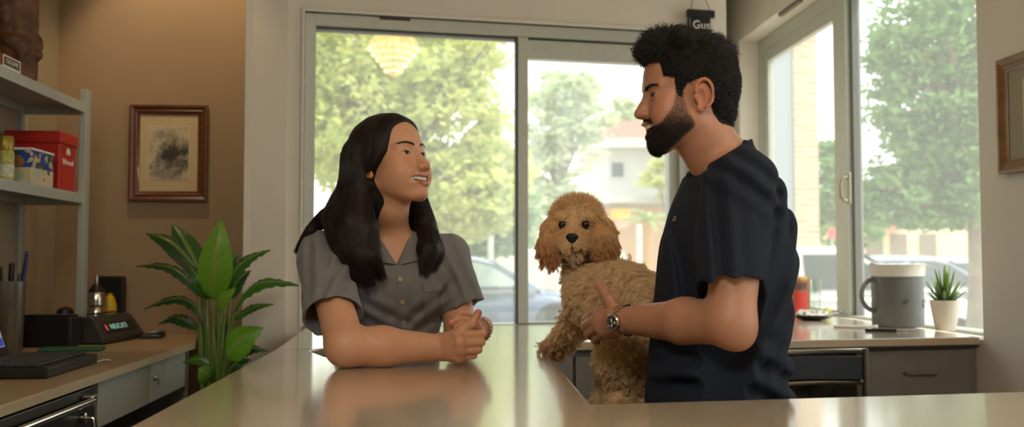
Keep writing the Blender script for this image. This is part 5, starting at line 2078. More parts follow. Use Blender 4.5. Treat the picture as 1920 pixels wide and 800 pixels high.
rows = [trow(735, 440, 2.765, .050, .060), trow(736, 456, 2.765, .070, .105), trow(733, 480, 2.765, .088, .150), trow(732, 530, 2.765, .102, .158), trow(736, 580, 2.775, .100, .145),
        trow(733, 620, 2.785, .098, .138), trow(728, 660, 2.80, .103, .150), trow(722, 720, 2.82, .112, .168), trow(722, 860, 2.84, .112, .168)]
S.op(loft(rows, TF, TL), .02)
S.op(cap(N3(P(690, 590, 2.87)), N3((-.490, 2.935, .90)), .055, .082), .05)
for px, py, d in ((702, 540, 2.675), (776, 545, 2.715)):
    S.op(ell(N3(P(px, py, d)), (.062, .052, .064)), .05)
sh_ax = {}
for s, hem, r0, r1 in (("r", P(619, 574, 2.54), .060, .072), ("l", P(864, 560, 2.81), .058, .058)):
    hm = N3(hem)
    a = j[s + "s"] + np.array((0, 0, -.004))
    ax = unit(hm - a)
    sh_ax[s] = (a, hm, ax, r1)
    S.op(cap(j["neck"] + np.array((0.0, .02, -.045)), a, .044, .055), .035)
    S.op(cap(a, hm + ax * .10, r0, r1 + .004), .03)
for s in ("r", "l"):
    S.op(cap(j["neck"] + np.array((0, .02, -.035)), j[s + "s"], .052, .055), .02)
    S.op(cap(j[s + "s"], j[s + "s"] * .42 + j[s + "e"] * .58, .0545, .0555), .02)
S.op(ell(j["neck"] + np.array((0.0, 0.035, -.085)), (.158, .102, .108), None), .02)
# drag folds across chest and sleeves
N_ = lambda x, y, z: .0042 * smooth_noise(x, y, z, 12, 7, 42) + .0026 * smooth_noise(x, y, z, 13, 7, 95)


def folds(x, y, z):
    f = N_(x, y, z)
    for (px, py, d, dx, dz, L, a, wl) in ((640, 520, 2.55, -.35, -1, .13, .0042, .020), (600, 500, 2.58, .25, -1, .14, .004, .022), (700, 590, 2.66, 1, -.5, .14, .0035, .022), (800, 590, 2.70, -1, -.9, .12, .0038, .02),
                                          (860, 520, 2.78, .5, -1, .10, .0036, .018), (660, 470, 2.62, 1, -.6, .10, .003, .018)):
        p = P(px, py, d)
        u, w = unit((dx, dz)), None
        lx, lz = (x - p.x), (z - p.z)
        along, acr = lx * u[0] + lz * u[1], -lx * u[1] + lz * u[0]
        g = np.exp(-(along / L) ** 2 - (acr / (wl * 2.2)) ** 2 - ((y - p.y) / .12) ** 2)
        f = f + 1.7 * a * g * np.cos(acr / wl * 3.1 + 8 * along)
    return f


S.disp(folds)
for s in ("r", "l"):
    a, hm, ax, r1 = sh_ax[s]
    # cut at the hem (only round the arm), then hollow the opening
    e0, e1 = hm + ax * .0, hm + ax * .16
    S.op(cap(hm + ax * .088, hm + ax * .20, .088, .088), .002, sub=True)
    S.op(cap(hm - ax * .035, hm + ax * .05, r1 - .018, r1 - .004), .003, sub=True)
    if s == "l":
        pass
# neck hole and the V of the open collar (torso frame: forward, left, up)
TB = np.stack([np.array((TF[0], TF[1], 0)), np.array((TL[0], TL[1], 0)), np.array((0, 0, 1.0))], 1)
S.op(cap(WL((-.022, 0, -.075)), j["neck"] + np.array((-.008, .012, -.012)), .054, .058), .004, sub=True)
vb = P(748, 500, 2.66)
vl, vr = P(698, 436, 2.70), P(782, 436, 2.72)
tp = N3(j["neck"])
L2 = lambda p: ((np.array((p.x, p.y, p.z)) - tp) @ TB)
a_, b_, c_ = L2(vb), L2(vl), L2(vr)
S.frame(TB, tp)
S.op(poly2([(a_[1], a_[2]), (c_[1], c_[2] + .02), (b_[1], b_[2] + .02)], (1, 2), rng=(.012, .25)), .002, sub=True)
S.frame()
v, q = keep_big(*S.mesh(), 800)
shirt = np_object("shirt", v, q, M_shirtW, wom)
bvS = bvh_of(v, q)
# collar flaps, placket, pocket, buttons, hem bands
drape(bvS, [(690, 452), (704, 452), (741, 496), (712, 494)], .006, .003, "collar", M_shirtW, shirt, lift=lambda u, w: .004 * (1 - w) + .003 * math.sin(3.1 * u))
drape(bvS, [(781, 450), (795, 452), (783, 489), (753, 497)], .006, .003, "collar", M_shirtW, shirt, lift=lambda u, w: .004 * (1 - w))
drape(bvS, [(744, 505), (764, 507), (765, 615), (747, 615)], .0028, .003, "placket", M_shirtW, shirt, div=16)
pk = drape(bvS, [(792, 530), (834, 527), (833, 598), (798, 602)], .0026, .0028, "pocket", M_shirtW, shirt, div=12)
drape(bvS, [(791, 528), (835, 525), (835, 545), (793, 548)], .0045, .003, "pocket_flap", M_shirtW, pk, div=10)
M_btn = mat("button_horn", rgb(176, 158, 132), 0.3)
for px, py in ((749, 524), (754, 565), (755, 604)):
    hh, nn = rayhit(bvS, px, py)
    if hh:
        o = MB().lathe([(0.0060, 0), (0.0066, 0.0012), (0.0056, 0.0024), (0.0040, 0.0016), (0, 0.0016)], hh + nn * .003, 20, nn).build("button", M_btn, shirt)
# trousers and legs below the counter (in the knee gap)
hip = P(722, 860, 2.84)
S = SDF((hip.x - .26, 2.6, 0.05), (hip.x + .26, 3.1, 0.90), .008)
S.op(ell((hip.x, 2.84, .80), (.165, .115, .14)), .03)
for s in (-1, 1):
    hx_ = np.array((hip.x, 2.84, .78)) + np.array((TL[0], TL[1], 0)) * .085 * s
    S.op(cap(hx_, hx_ + np.array((0, .0, -.38)), .082, .056), .03)
    S.op(cap(hx_ + np.array((0, 0, -.38)), hx_ + np.array((0, .02, -.70)), .056, .045), .03)
v, q = keep_big(*S.mesh(), 300)
np_object("trousers", v, q, mat("dark_trousers", rgb(40, 40, 44), 0.85), wom)
for s in (-1, 1):
    f0 = np.array((hip.x, 2.86, 0)) + np.array((TL[0], TL[1], 0)) * .085 * s
    mb = MB()
    mb.ball(Vector((f0[0], f0[1], .045)) + Vector((TF[0], TF[1], 0)) * .05, (.05, .05, .044), 16, 10)
    mb.ball(Vector((f0[0], f0[1], .035)) + Vector((TF[0], TF[1], 0)) * .12, (.045, .045, .034), 16, 10)
    mb.build("shoe", M_black, wom)

# --- hair: cap over the skull, then long locks
S = SDF((-0.58, 2.50, 1.10), (-0.10, 3.0, 1.72), .0028)
S.frame(WR, WO, WSc)
S.op(ell((-.016, 0, .046), (.103, .087, .097)), .01)
S.op(ell((.030, 0, .060), (.066, .070, .066)), .02)
S.op(ell((-.045, 0, -.03), (.070, .080, .11)), .03)
for s in (-1, 1):
    S.op(ell((.012, s * .066, .015), (.040, .024, .075)), .02)
# face opening
S.op(poly2([(.14, .20), (.100, .112), (.080, .100), (.069, .080), (.062, .048), (.050, .022), (.026, -.002), (.004, -.014), (-.010, -.034), (-.002, -.05), (.004, -.08), (-.010, -.16), (.14, -.18)], (0, 2), rng=(-.2, .2)), .008, sub=True)
S.frame()
cap_v = None


def lock(pts, rads, k=.014):
    p = [N3(a) if not isinstance(a, np.ndarray) else a for a in pts]
    for i in range(len(p) - 1):
        S.op(cap(p[i], p[i + 1], rads[i], rads[i + 1]), k)
    return p


LK = []
# right side (towards us): from the crown down past the ear to the chest
near = [([WL((-.045, -.066, .05)), WL((-.055, -.080, -.04)), P(660, 420, 2.61), P(676, 480, 2.585), P(690, 524, 2.585)], [.030, .034, .040, .034, .012]),
        ([WL((-.06, -.06, .05)), WL((-.075, -.075, -.04)), P(635, 410, 2.64), P(650, 470, 2.60), P(668, 515, 2.59)], [.034, .038, .038, .030, .012]),
        ([WL((-.030, -.074, .03)), WL((-.040, -.084, -.05)), P(688, 430, 2.60), P(697, 480, 2.578), P(712, 513, 2.59)], [.020, .022, .026, .022, .009]),
        ([WL((-.09, -.03, .04)), WL((-.10, -.04, -.06)), P(612, 408, 2.70), P(583, 432, 2.66), P(562, 462, 2.655)], [.034, .036, .022, .013, .005])]
farl = [([WL((-.02, .075, .02)), WL((-.01, .085, -.06)), P(800, 428, 2.76), P(803, 470, 2.70), P(797, 505, 2.675)], [.026, .028, .026, .030, .010]),
        ([WL((-.05, .065, .02)), WL((-.04, .080, -.07)), P(790, 430, 2.79), P(815, 470, 2.735), P(812, 500, 2.71)], [.030, .030, .026, .024, .009])]
back = [([WL((-.095, 0, .02)), WL((-.11, 0, -.07)), P(680, 430, 2.84), P(690, 500, 2.90)], [.045, .05, .05, .03])]
for pts, rr in near + farl + back:
    LK.append((lock(pts, rr), rr))
S.disp(lambda x, y, z: .0012 * smooth_noise(x, y, z * .25, 21, 8, 160))
v, q = keep_big(*S.mesh(), 600)
hairo = np_object("hair", v, q, M_hairWb, wom)
# strands along the locks
rg = np.random.RandomState(7)


def spline(p, t):
    p = np.array(p)
    n = len(p) - 1
    u = np.clip(t * n, 0, n - 1e-6)
    i = u.astype(int)
    f = (u - i)[:, None]
    p0, p1, p2, p3 = p[np.maximum(i - 1, 0)], p[i], p[i + 1], p[np.minimum(i + 2, n)]
    return 0.5 * ((2 * p1) + (-p0 + p2) * f + (2 * p0 - 5 * p1 + 4 * p2 - p3) * f * f + (-p0 + 3 * p1 - 3 * p2 + p3) * f ** 3)


st = []
ks = np.linspace(0, 1, 16)
for (p, rr), cnt in zip(LK, (800, 800, 500, 420, 560, 480, 150)):
    c = spline(p, ks)
    r_ = np.interp(ks, np.linspace(0, 1, len(rr)), rr)
    tan = np.gradient(c, axis=0)
    tan /= np.linalg.norm(tan, axis=1)[:, None]
    a = np.cross(tan, (0.3, 1, 0.1))
    a /= np.linalg.norm(a, axis=1)[:, None]
    b = np.cross(tan, a)
    for _ in range(cnt):
        an = rg.uniform(0, 6.28)
        k_ = rg.uniform(.86, 1.05) * (1 + 0.12 * rg.normal() * ks ** 2)
        wob = .0025 * np.sin(ks * rg.uniform(4, 9) + rg.uniform(0, 6.28))
        line = c + (a * math.cos(an) + b * math.sin(an)) * (r_ * k_ + wob)[:, None]
        line[-3:] += (tan[-3:] * np.array((0.2, 0.5, 1.0))[:, None]) * rg.uniform(-.01, .024)
        st.append(line)
# strands over the cap: from the part line down both sides
Rl = lambda P_: ((P_ @ WR.T) * WSc + WO)
capn = []
bvH = bvh_of(v, q)
for _ in range(2600):
    sd = -1 if rg.uniform() < .68 else 1
    u = rg.uniform(0, 1)
    x0 = .082 - .16 * u
    ph1 = rg.uniform(.75, 1.15)
    line = []
    ok = True
    for k_ in np.linspace(0, 1, 12):
        th = k_ * 1.75 * ph1
        x = x0 - .05 * k_ ** 1.3 * (1 if x0 > 0 else .25) - .012 * k_
        dirl = np.array((x - 0.0, sd * math.sin(th) * .13, .03 + math.cos(th) * .16))
        o = np.array((x * .25 - .012, 0.004, .03))
        dv = unit(dirl - o)
        hh = bvH.ray_cast(Vector(tuple(Rl(o + dv * .26))), Vector(tuple(-(WR @ dv))), .26)
        if hh[0] is None:
            ok = len(line) >= 5
            break
        line.append(np.array(hh[0]) + np.array(hh[1]) * .0012)
    if ok:
        st.append(np.array([spline(np.array(line), np.linspace(0, 1, 16))])[0])
hair_curves("hair_strands", np.array(st), M_hairW, hairo, .00055, .0002)
print("woman", round(_t.time() - _t0, 1))
# ================================================================ MAN
_t0 = _t.time()
M_skinM = mat("skin_man", rgb(180, 128, 100), 0.45, sss=0.12, noise_amt=0.03, noise_scale=120, attr="Col", spec=0.4, bump=0.04, bump_scale=600)
M_shirtM = mat("navy_tee_cotton", rgb(33, 38, 49), 0.9, noise_amt=0.05, noise_scale=300, bump=0.1, bump_scale=420, spec=0.25)
M_hairM = mat("black_hair", rgb(22, 19, 18), 0.42, spec=0.5)
man = thing("person", "bearded man in a dark navy t-shirt holding the curly dog, seen in profile", "person", (0.43, 2.12, 0))
MO = N3(P(1290, 189, 2.05))
MR = basis((-math.cos(R(5)), -math.sin(R(5))), R(-2.5))
MS = 0.935
ML = lambda p: MR @ (np.array(p) * MS) + MO
MF, MLt = np.array((-0.985, -0.17)), np.array((0.17, -0.985))     # torso: facing, his left (towards us)
m = dict(neck=P(1350, 282, 2.09), ls=P(1388, 345, 1.945), le=P(1370, 603, 1.885), lw=P(1170, 600, 2.125), rs=P(1372, 345, 2.27), re=P(1330, 590, 2.52), rw=P(1240, 585, 2.56))
m = {k: N3(v) for k, v in m.items()}
S = SDF((0.10, 1.78, 1.0), (0.66, 2.68, 1.76), 0.0024)
S.frame(MR, MO, MS)
head_shape(S, False)
for s in (-1, 1):                                                   # fuller bearded jaw and chin
    S.op(cap((.010, s * .054, -.058), (.058, s * .018, -.090), .013, .014), .02)
S.op(ell((.066, 0, -.091), (.019, .023, .016)), .018)
S.op(cap((-.020, 0, -.04), (-.045, 0, -.12), .054, .056), .025)
S.frame()
S.op(cap(ML((-.032, 0, -.085)), m["neck"] + np.array((.012, 0.0, -.02)), .052, .055), .025)
for s in ("l", "r"):
    S.op(cap(m["neck"] + np.array((.01, 0, -.05)), m[s + "s"], .052, .056), .03)
S.op(cap(m["ls"], m["le"], .054, .044), .02)
S.op(ell(m["le"] + np.array((.016, 0, -.030)), (.020, .020, .018)), .035)
a, b = m["le"], m["lw"]
S.op(cap(a, a * .6 + b * .4, .044, .043), .02)
S.op(cap(a * .6 + b * .4, b, .043, .0275), .02)
S.op(cap(m["rs"], m["re"], .05, .042), .02)
S.op(cap(m["re"], m["rw"], .04, .028), .02)
S.op(ell(m["rw"] + np.array((-.05, .0, -.005)), (.06, .022, .04)), .015)
# left hand under the dog's chest
K = [N3(P(1131, 581, 2.185)), N3(P(1129, 596, 2.175)), N3(P(1131, 610, 2.178)), N3(P(1137, 622, 2.19))]
for q in K:
    S.op(cap(m["lw"] + np.array((-.01, 0, (q[2] - m["lw"][2]) * .35)), q, .021, .0125), .012)
S.op(ell((m["lw"] + K[1] + K[2]) / 3 + np.array((0, .014, 0)), (.036, .020, .036)), .015)
FG = [[(1110, 590, 2.225), (1098, 600, 2.262), (1101, 606, 2.29)], [(1109, 603, 2.220), (1096, 611, 2.256), (1100, 617, 2.29)],
      [(1113, 617, 2.222), (1103, 625, 2.258), (1107, 630, 2.29)], [(1123, 630, 2.228), (1115, 637, 2.26), (1119, 640, 2.29)]]
for a, f, r in zip(K, FG, (.0112, .0114, .0108, .0096)):
    S.op(ell(a, (.0130, .0115, .0120)), .006)
    finger(S, [a] + [P(*p) for p in f], r, r * .84, .0035)
finger(S, [P(1158, 588, 2.14), P(1146, 566, 2.148), P(1134, 549, 2.152), P(1123, 536, 2.168)], .0150, .0096, .007)
v, q = keep_big(*S.mesh(), 600)
loc = ((v - MO) @ MR) / MS
base = np.array(C3(178, 128, 100))
col, bm_ = head_colour(loc, base, False, True)
for qk in K:
    dd = np.linalg.norm(v - qk - np.array((0, -.010, 0)), axis=1)
    col = mixc(col, C3(160, 100, 80), np.exp(-(dd / .009) ** 2) * .45)
# scalp shade where the hair is cut short
HP = [(.070, .082), (.067, .046), (.0447, .040), (.0427, .008), (.033, .000), (.020, .028), (-.002, .036), (-.020, .030), (-.030, .0), (-.036, -.034), (-.052, -.056), (-.068, -.058), (-.14, -.06), (-.14, .22), (.13, .20), (.115, .115), (.095, .096)]


def inpoly(x, z, poly):
    p = poly
    ins = np.zeros(len(x), bool)
    for i in range(len(p)):
        a, b = p[i], p[i - 1]
        c = ((a[1] > z) != (b[1] > z)) & (x < (b[0] - a[0]) * (z - a[1]) / (b[1] - a[1] + 1e-12) + a[0])
        ins ^= c
    return ins


hm_ = inpoly(loc[:, 0], loc[:, 2], HP) & (loc[:, 2] > -.07) & ~((np.abs(loc[:, 1]) > .0785) & (loc[:, 0] > -.032) & (loc[:, 0] < .01) & (loc[:, 2] < .036))
col = mixc(col, C3(30, 25, 23), hm_ * .95)
body = np_object("body", v, q, M_skinM, man, col)
bvM = bvh_of(v, q)
v0, q0 = v, q
head_parts(man, MR, MO, MS, False)
lashes(man, MR, MO, MS, bvM, False)
rg = np.random.RandomState(5)
hair_curves("eyebrows", brow_strands(MR, MO, MS, rg, 330, 1.05, bvM, .0225), mat("brow_black", rgb(24, 19, 17), 0.6), man, .0004, .00015)
# beard strands
fm = bm_[q].mean(1)
ok = fm > .25
pts, nn, kk = sample_surface(v, q[ok], 14000, rg, fm[ok])
dn_ = np.tile(MR @ np.array((.25, 0, -1.0)), (len(pts), 1))
lc_ = ((pts - MO) @ MR) / MS
ln_b = np.where(lc_[:, 2] < -.085, .0055, np.where((lc_[:, 2] > -.055) & (lc_[:, 0] > .075), .0050, .0030))
hair_curves("beard", strands_from(pts, nn, dn_, ln_b, rg, 5, .55, jitter=.3), mat("beard_hair", rgb(28, 22, 19), 0.55), man, .00019, .00008)

# --- hair volume
S = SDF((0.14, 1.90, 1.44), (0.52, 2.2, 1.78), 0.0024)
S.frame(MR, MO, MS)
S.op(ell((-.014, 0, .045), (.0985, .0785, .090)), .01)
S.op(ell((.035, 0, .048), (.060, .0615, .0655)), .03)
S.op(ell((-.050, 0, .035), (.062, .068, .080)), .02)
S.op(ell((-.058, 0, -.03), (.045, .052, .045)), .02)
S.op(poly2(HP, (0, 2), rng=(-.3, .3)), .004, inter=True)
# keep the ears clear
for s in (-1, 1):
    S.op(ell((-.010, s * .088, -.002), (.024, .016, .036)), .004, sub=True)
# top: swept-up volume with a rolled front
S.op(cap((-.052, 0, .092), (.040, 0, .112), .050, .046), .02)
for (x, y, z, r) in ((.081, .020, .106, .022), (.083, -.014, .108, .022), (.073, .036, .102, .020), (.073, -.034, .102, .020), (.060, .0, .128, .032), (.066, .030, .122, .025), (.066, -.030, .122, .025), (.020, .0, .134, .030), (.018, .034, .124, .030), (.018, -.034, .124, .030), (-.035, 0, .120, .032), (-.04, .030, .104, .032), (-.04, -.030, .104, .032)):
    S.op(ell((x, y, z), (r * 1.12, r, r * .92)), .012)
S.op(ell((.100, 0, .060), (.030, .040, .026)), .006, sub=True)
S.frame()
S.disp(lambda x, y, z: .0022 * smooth_noise(x, y, z, 31, 9, 260))
v, q = keep_big(*S.mesh(), 400)
hairm = np_object("hair", v, q, mat("hair_mass_black", rgb(18, 16, 15), 0.8, spec=0.15), man)
pts, nn, kk = sample_surface(v, q, 15000, rg)
lc_ = ((pts - MO) @ MR) / MS
top = sstep(.070, .110, lc_[:, 2])
front = sstep(.02, .09, lc_[:, 0])
dl = np.stack([-.65 * top + 1.5 * top * front, .0 * top, .25 * top - .85 * (1 - top) + .1 * top * front], 1)
dl[:, 0] -= (1 - top) * .55
dl[:, 1] += rg.normal(size=len(pts)) * .22 * top
nl_ = nn @ MR
dl -= nl_ * (dl * nl_).sum(1)[:, None] * .85
dw = dl @ MR.T
ln_h = ((.0065 + .0105 * top)) * MS
okh = (hm_[q0].mean(1) > .6) & (loc[q0, 2].mean(1) < .014) & ((loc[q0, 0].mean(1) > .02) | (loc[q0, 2].mean(1) < -.03))
ps_, ns_, _ = sample_surface(v0, q0[okh], 3500, rg)
ds_ = np.tile(MR @ np.array((-.45, 0, -.85)), (len(ps_), 1))
hair_curves("hair_strands", strands_from(ps_, ns_, ds_, .0055, rg, 5, .35, jitter=.25), M_hairM, hairm, .00045, .00018)
hair_curves("hair_strands", strands_from(pts, nn, dw, ln_h, rg, 6, .17, curl=.0010, turns=.6, jitter=.20), M_hairM, hairm, .0005, .00018)

# --- wristwatch
ax = unit(m["lw"] - m["le"])
c = m["lw"] - ax * .004 + np.array((0, 0, 0))
fd = unit(np.array((-.15, -1, -.05)) - ax * (np.array((-.15, -1, -.05)) @ ax))
sd_ = np.cross(ax, fd)
M_wsteel = mat("watch_steel", rgb(206, 190, 166), 0.25, metal=1.0)
dial_c = c + fd * .0310
w0 = MB().lathe([(.0, -.004), (.0165, -.004), (.0185, -.001), (.0185, .004), (.0165, .0062), (.0150, .0062), (.0150, .0040), (0, .0040)], Vector(tuple(dial_c)), 36, tuple(fd)).build("wristwatch", M_wsteel, man)
MB().lathe([(0.0147, 0.0041), (0.0, 0.0043)], Vector(tuple(dial_c)), 32, tuple(fd)).build("dial", mat("watch_dial", rgb(34, 34, 34), 0.25), w0)
mb = MB()
for i in range(12):
    a = 2 * math.pi * i / 12
    p = dial_c + (sd_ * math.cos(a) + ax * math.sin(a)) * .0122 + fd * .0046
    mb.ball(Vector(tuple(p)), .0009, 6, 5)
for (a, L) in ((1.0, .007), (2.6, .010)):
    u_ = sd_ * math.cos(a) + ax * math.sin(a)
    mb.tube([Vector(tuple(dial_c + fd * .005)), Vector(tuple(dial_c + fd * .005 + u_ * L))], .0006, 6)
for (a, r_) in ((0.5, .004), (2.6, .004), (4.7, .004)):
    u_ = sd_ * math.cos(a) + ax * math.sin(a)
    mb.lathe([(.0028, .0), (.0032, .0004), (.0028, .0006)], Vector(tuple(dial_c + fd * .0042 + u_ * .0062)), 14, tuple(fd))
mb.build("hands", mat("watch_marks", rgb(214, 206, 190), 0.3), w0)
mb = MB()
for i in range(26):
    a = 2 * math.pi * (i + .5) / 26
    if abs((a + math.pi) % (2 * math.pi) - math.pi) < .48:
        continue
    rr_ = fd * math.cos(a) + sd_ * math.sin(a)
    tt_ = -fd * math.sin(a) + sd_ * math.cos(a)
    pc_ = c + rr_ * .0318
    for o_, w_ in ((-.0072, .0032), (0, .0036), (.0072, .0032)):
        mb.obox(Vector(tuple(pc_ + ax * o_)), Vector(tuple(tt_ * .0033)), Vector(tuple(ax * w_)), Vector(tuple(rr_ * .0017)))
mb.build("bracelet_strap", M_wsteel, w0, bevel=.0006)
p = dial_c + ax * .0200
MB().tube([Vector(tuple(p)), Vector(tuple(p + ax * .004))], .0026, 10).build("crown", M_wsteel, w0)

# --- t-shirt
S = SDF((0.16, 1.74, 0.86), (0.76, 2.46, 1.56), 0.003)


def mrow(px0, px1, py, b, d=2.10):
    a_, b_ = P(px0, py, d), P(px1, py, d)
    return ((a_.z + b_.z) / 2, (a_.x + b_.x) / 2, d + (0.0), (b_.x - a_.x) / 2 / 1.01, b)


rows = [mrow(1318, 1404, 258, .074), mrow(1298, 1412, 288, .088), mrow(1294, 1428, 312, .125), mrow(1286, 1446, 345, .165), mrow(1266, 1464, 390, .186), mrow(1248, 1476, 440, .192), mrow(1236, 1484, 500, .186), mrow(1228, 1478, 570, .178),
        mrow(1221, 1470, 640, .176), mrow(1216, 1470, 700, .182), mrow(1212, 1476, 750, .186), mrow(1211, 1480, 850, .188)]
S.op(loft(rows, MF, MLt), .01)
hmL = N3(P(1370, 508, 1.905))
hmR = N3(P(1352, 480, 2.40))
for s, hm, r0, r1 in (("l", hmL, .064, .0615), ("r", hmR, .062, .062)):
    a = m[s + "s"]
    ax_ = unit(hm - a)
    S.op(cap(m["neck"] + np.array((.010, .0, -.055)), a, .056, .062), .03)
    S.op(cap(m[s + "s"], m[s + "s"] * .4 + m[s + "e"] * .6, .0615, .058), .02)
    S.op(cap(a, hm + ax_ * .08, r0, r1), .03)


def mfolds(x, y, z):
    f = .0034 * smooth_noise(x, y, z * .6, 41, 7, 38) + .0020 * smooth_noise(x, y, z * .5, 42, 7, 90)
    for (px, py, d, dx, dz, L, a, wl) in ((1330, 440, 1.86, .05, -1, .16, .0050, .020), (1430, 620, 2.0, -.5, -1, .16, .0060, .024), (1400, 700, 1.95, 1, -.45, .18, .0065, .026), (1290, 700, 1.95, 1, .3, .14, .005, .026),
                                          (1262, 480, 1.98, .12, -1, .16, .0050, .020), (1450, 420, 2.0, -.2, -1, .12, .0055, .022), (1400, 330, 1.9, 1, -.7, .09, .004, .02), (1460, 730, 2.0, -.7, -1, .10, .0035, .02)):
        p = P(px, py, d)
        u = unit((dx, dz))
        lx, lz = x - p.x, z - p.z
        al, ac = lx * u[0] + lz * u[1], -lx * u[1] + lz * u[0]
        f = f + 1.9 * a * np.exp(-(al / L) ** 2 - (ac / (wl * 2.4)) ** 2 - ((y - p.y) / .14) ** 2) * np.cos(ac / wl * 3.0 + 7 * al)
    return f


S.disp(mfolds)
for s, hm in (("l", hmL), ("r", hmR)):
    ax_ = unit(hm - m[s + "s"])
    tilt = unit(ax_ + np.array((.12, 0, 0)))
    S.op(cap(hm + tilt * .085, hm + ax_ * .30, .086, .09), .002, sub=True)
    S.op(cap(hm - ax_ * .025, hm + ax_ * .06, .046, .0530), .003, sub=True)
# crew neck: a tilted cut round the neck
nt_ = ML((-.032, 0, -.085))
S.op(cap(nt_, m["neck"] + np.array((.010, 0.0, -.022)), .0555, .058), .004, sub=True)
S.op(plane(N3(P(1345, 296, 2.09)), (-.50, 0, .87)), .004, inter=True)
v, q = keep_big(*S.mesh(), 800)
teem = np_object("t_shirt", v, q, M_shirtM, man)
bvT = bvh_of(v, q)
# ribbed collar: a ring lying round the neck on the tilted neckline
nc = N3(P(1344, 297, 2.09))
nrm_ = unit((-.50, 0, .87))
e1 = unit(np.cross(nrm_, (0, 1, 0)))
e2 = np.cross(nrm_, e1)
pts_ = []
for i in range(33):
    a = 2 * math.pi * i / 32
    pts_.append(Vector(tuple(nc + e1 * math.cos(a) * .0655 + e2 * math.sin(a) * .0625 - nrm_ * .002)))
MB().tube(pts_, .0075, 10, ry=1.0).build("collar_rib", M_shirtM, teem)
hh, n_ = rayhit(bvT, 1266, 411)
if hh:
    nn_ = n_.normalized()
    rt = Vector((0, 0, 1)).cross(nn_).normalized()
    text_obj("G3", .016, "chest_emblem", mat("gold_thread", rgb(150, 120, 72), 0.6), teem, hh + nn_ * .002, rt, nn_.cross(rt))
# trousers and shoes behind the front counter
S = SDF((0.2, 1.86, 0.04), (0.66, 2.36, 0.96), .009)
S.op(ell((.435, 2.10, .86), (.135, .175, .13)), .03)
for s in (-1, 1):
    y = 2.10 + s * .095
    S.op(cap((.435, y, .82), (.425, y, .46), .095, .068), .04)
    S.op(cap((.425, y, .46), (.45, y, .08), .068, .056), .04)
v, q = keep_big(*S.mesh(), 300)
np_object("trousers", v, q, mat("dark_jeans", rgb(32, 36, 46), 0.85), man)
for s in (-1, 1):
    mb = MB()
    y = 2.10 + s * .095
    mb.ball((.42, y, .045), (.06, .048, .044), 16, 10)
    mb.ball((.34, y, .035), (.075, .045, .034), 16, 10)
    mb.build("shoe", M_black, man)
print("man", round(_t.time() - _t0, 1))
# ================================================================ DOG
_t0 = _t.time()
dog = thing("dog", "curly apricot dog with long ears, a front paw on the counter's corner", "dog", tuple(P(1165, 757, 2.40)))
HC = N3(P(1081, 424, 2.50))
DF = unit((-.20, -1, -.06))
DR = basis((DF[0], DF[1]), R(-6))
DS = 1.06
DL = lambda p: DR @ (np.array(p) * DS) + HC


def dog_shape(S, fat=0.0):
    S.frame(DR, HC, DS)
    S.op(ell((-.010, 0, .022), (.052 + fat, .058 + fat, .047 + fat)), .01)
    S.op(ell((.030, 0, -.018), (.036 + fat, .038 + fat, .034 + fat)), .025)
    S.op(ell((.056, 0, -.030), (.026 + fat, .030 + fat, .023 + fat)), .018)          # muzzle
    for s in (-1, 1):
        S.op(ell((.058, s * .017, -.040), (.018 + fat, .017 + fat, .017 + fat)), .012)   # lip pads
        S.op(ell((.026, s * .030, .024), (.018, .018, .012)), .012)                   # brows
        S.op(ell((.045, s * .0265, .006), (.012, .013, .011)), .008, sub=True)
    S.op(ell((.050, 0, -.058), (.016 + fat, .017 + fat, .012 + fat)), .010)             # chin
    S.frame()
    pth = lambda *q: [N3(P(*p)) for p in q]
    # neck, chest, trunk
    chain(S, pth((1092, 450, 2.55), (1102, 505, 2.55)), [.050 + fat, .054 + fat], .03)
    chain(S, pth((1106, 528, 2.53), (1114, 545, 2.48), (1165, 556, 2.41), (1205, 592, 2.34)), [.054 + fat, .060 + fat, .074 + fat, .082 + fat], .04)
    chain(S, pth((1135, 532, 2.50), (1192, 566, 2.38)), [.050 + fat, .060 + fat], .04)
    # front legs
    chain(S, pth((1104, 550, 2.48), (1082, 592, 2.57), (1058, 628, 2.70), (1045, 646, 2.755)), [.042 + fat, .032 + fat, .028 + fat, .025 + fat], .02)
    chain(S, pth((1043, 646, 2.755), (1027, 650, 2.762)), [.026 + fat, .021 + fat], .012)
    chain(S, pth((1104, 556, 2.58), (1082, 600, 2.69), (1060, 632, 2.79)), [.040 + fat, .028 + fat, .024 + fat], .02)
    # haunches, hind legs
    chain(S, pth((1192, 622, 2.34), (1172, 672, 2.35), (1181, 718, 2.375), (1172, 748, 2.36)), [.070 + fat, .056 + fat, .042 + fat, .030 + fat], .025)
    chain(S, pth((1172, 748, 2.36), (1158, 752, 2.33)), [.028 + fat, .024 + fat], .012)
    chain(S, pth((1170, 622, 2.46), (1150, 668, 2.48), (1148, 712, 2.51), (1136, 742, 2.48)), [.060 + fat, .040 + fat, .030 + fat, .022 + fat], .025)
    chain(S, pth((1136, 744, 2.48), (1127, 748, 2.465)), [.022 + fat, .019 + fat], .012)


def ear_shape(S, s, fat=0.0):
    if s < 0:    # the dog's right ear, left in the photograph
        pp = [N3(P(1049, 400, 2.50)), N3(P(1037, 424, 2.48)), N3(P(1031, 452, 2.47)), N3(P(1034, 473, 2.47))]
    else:
        pp = [N3(P(1113, 400, 2.51)), N3(P(1126, 422, 2.48)), N3(P(1131, 448, 2.455)), N3(P(1131, 472, 2.45))]
    rr = [.014, .020, .023, .017] if s < 0 else [.015, .023, .028, .021]
    for i in range(3):
        S.op(cap(pp[i], pp[i + 1], rr[i] + fat, rr[i + 1] + fat, flat=.62, fdir=(-.3 * s, 1, 0)), .014)


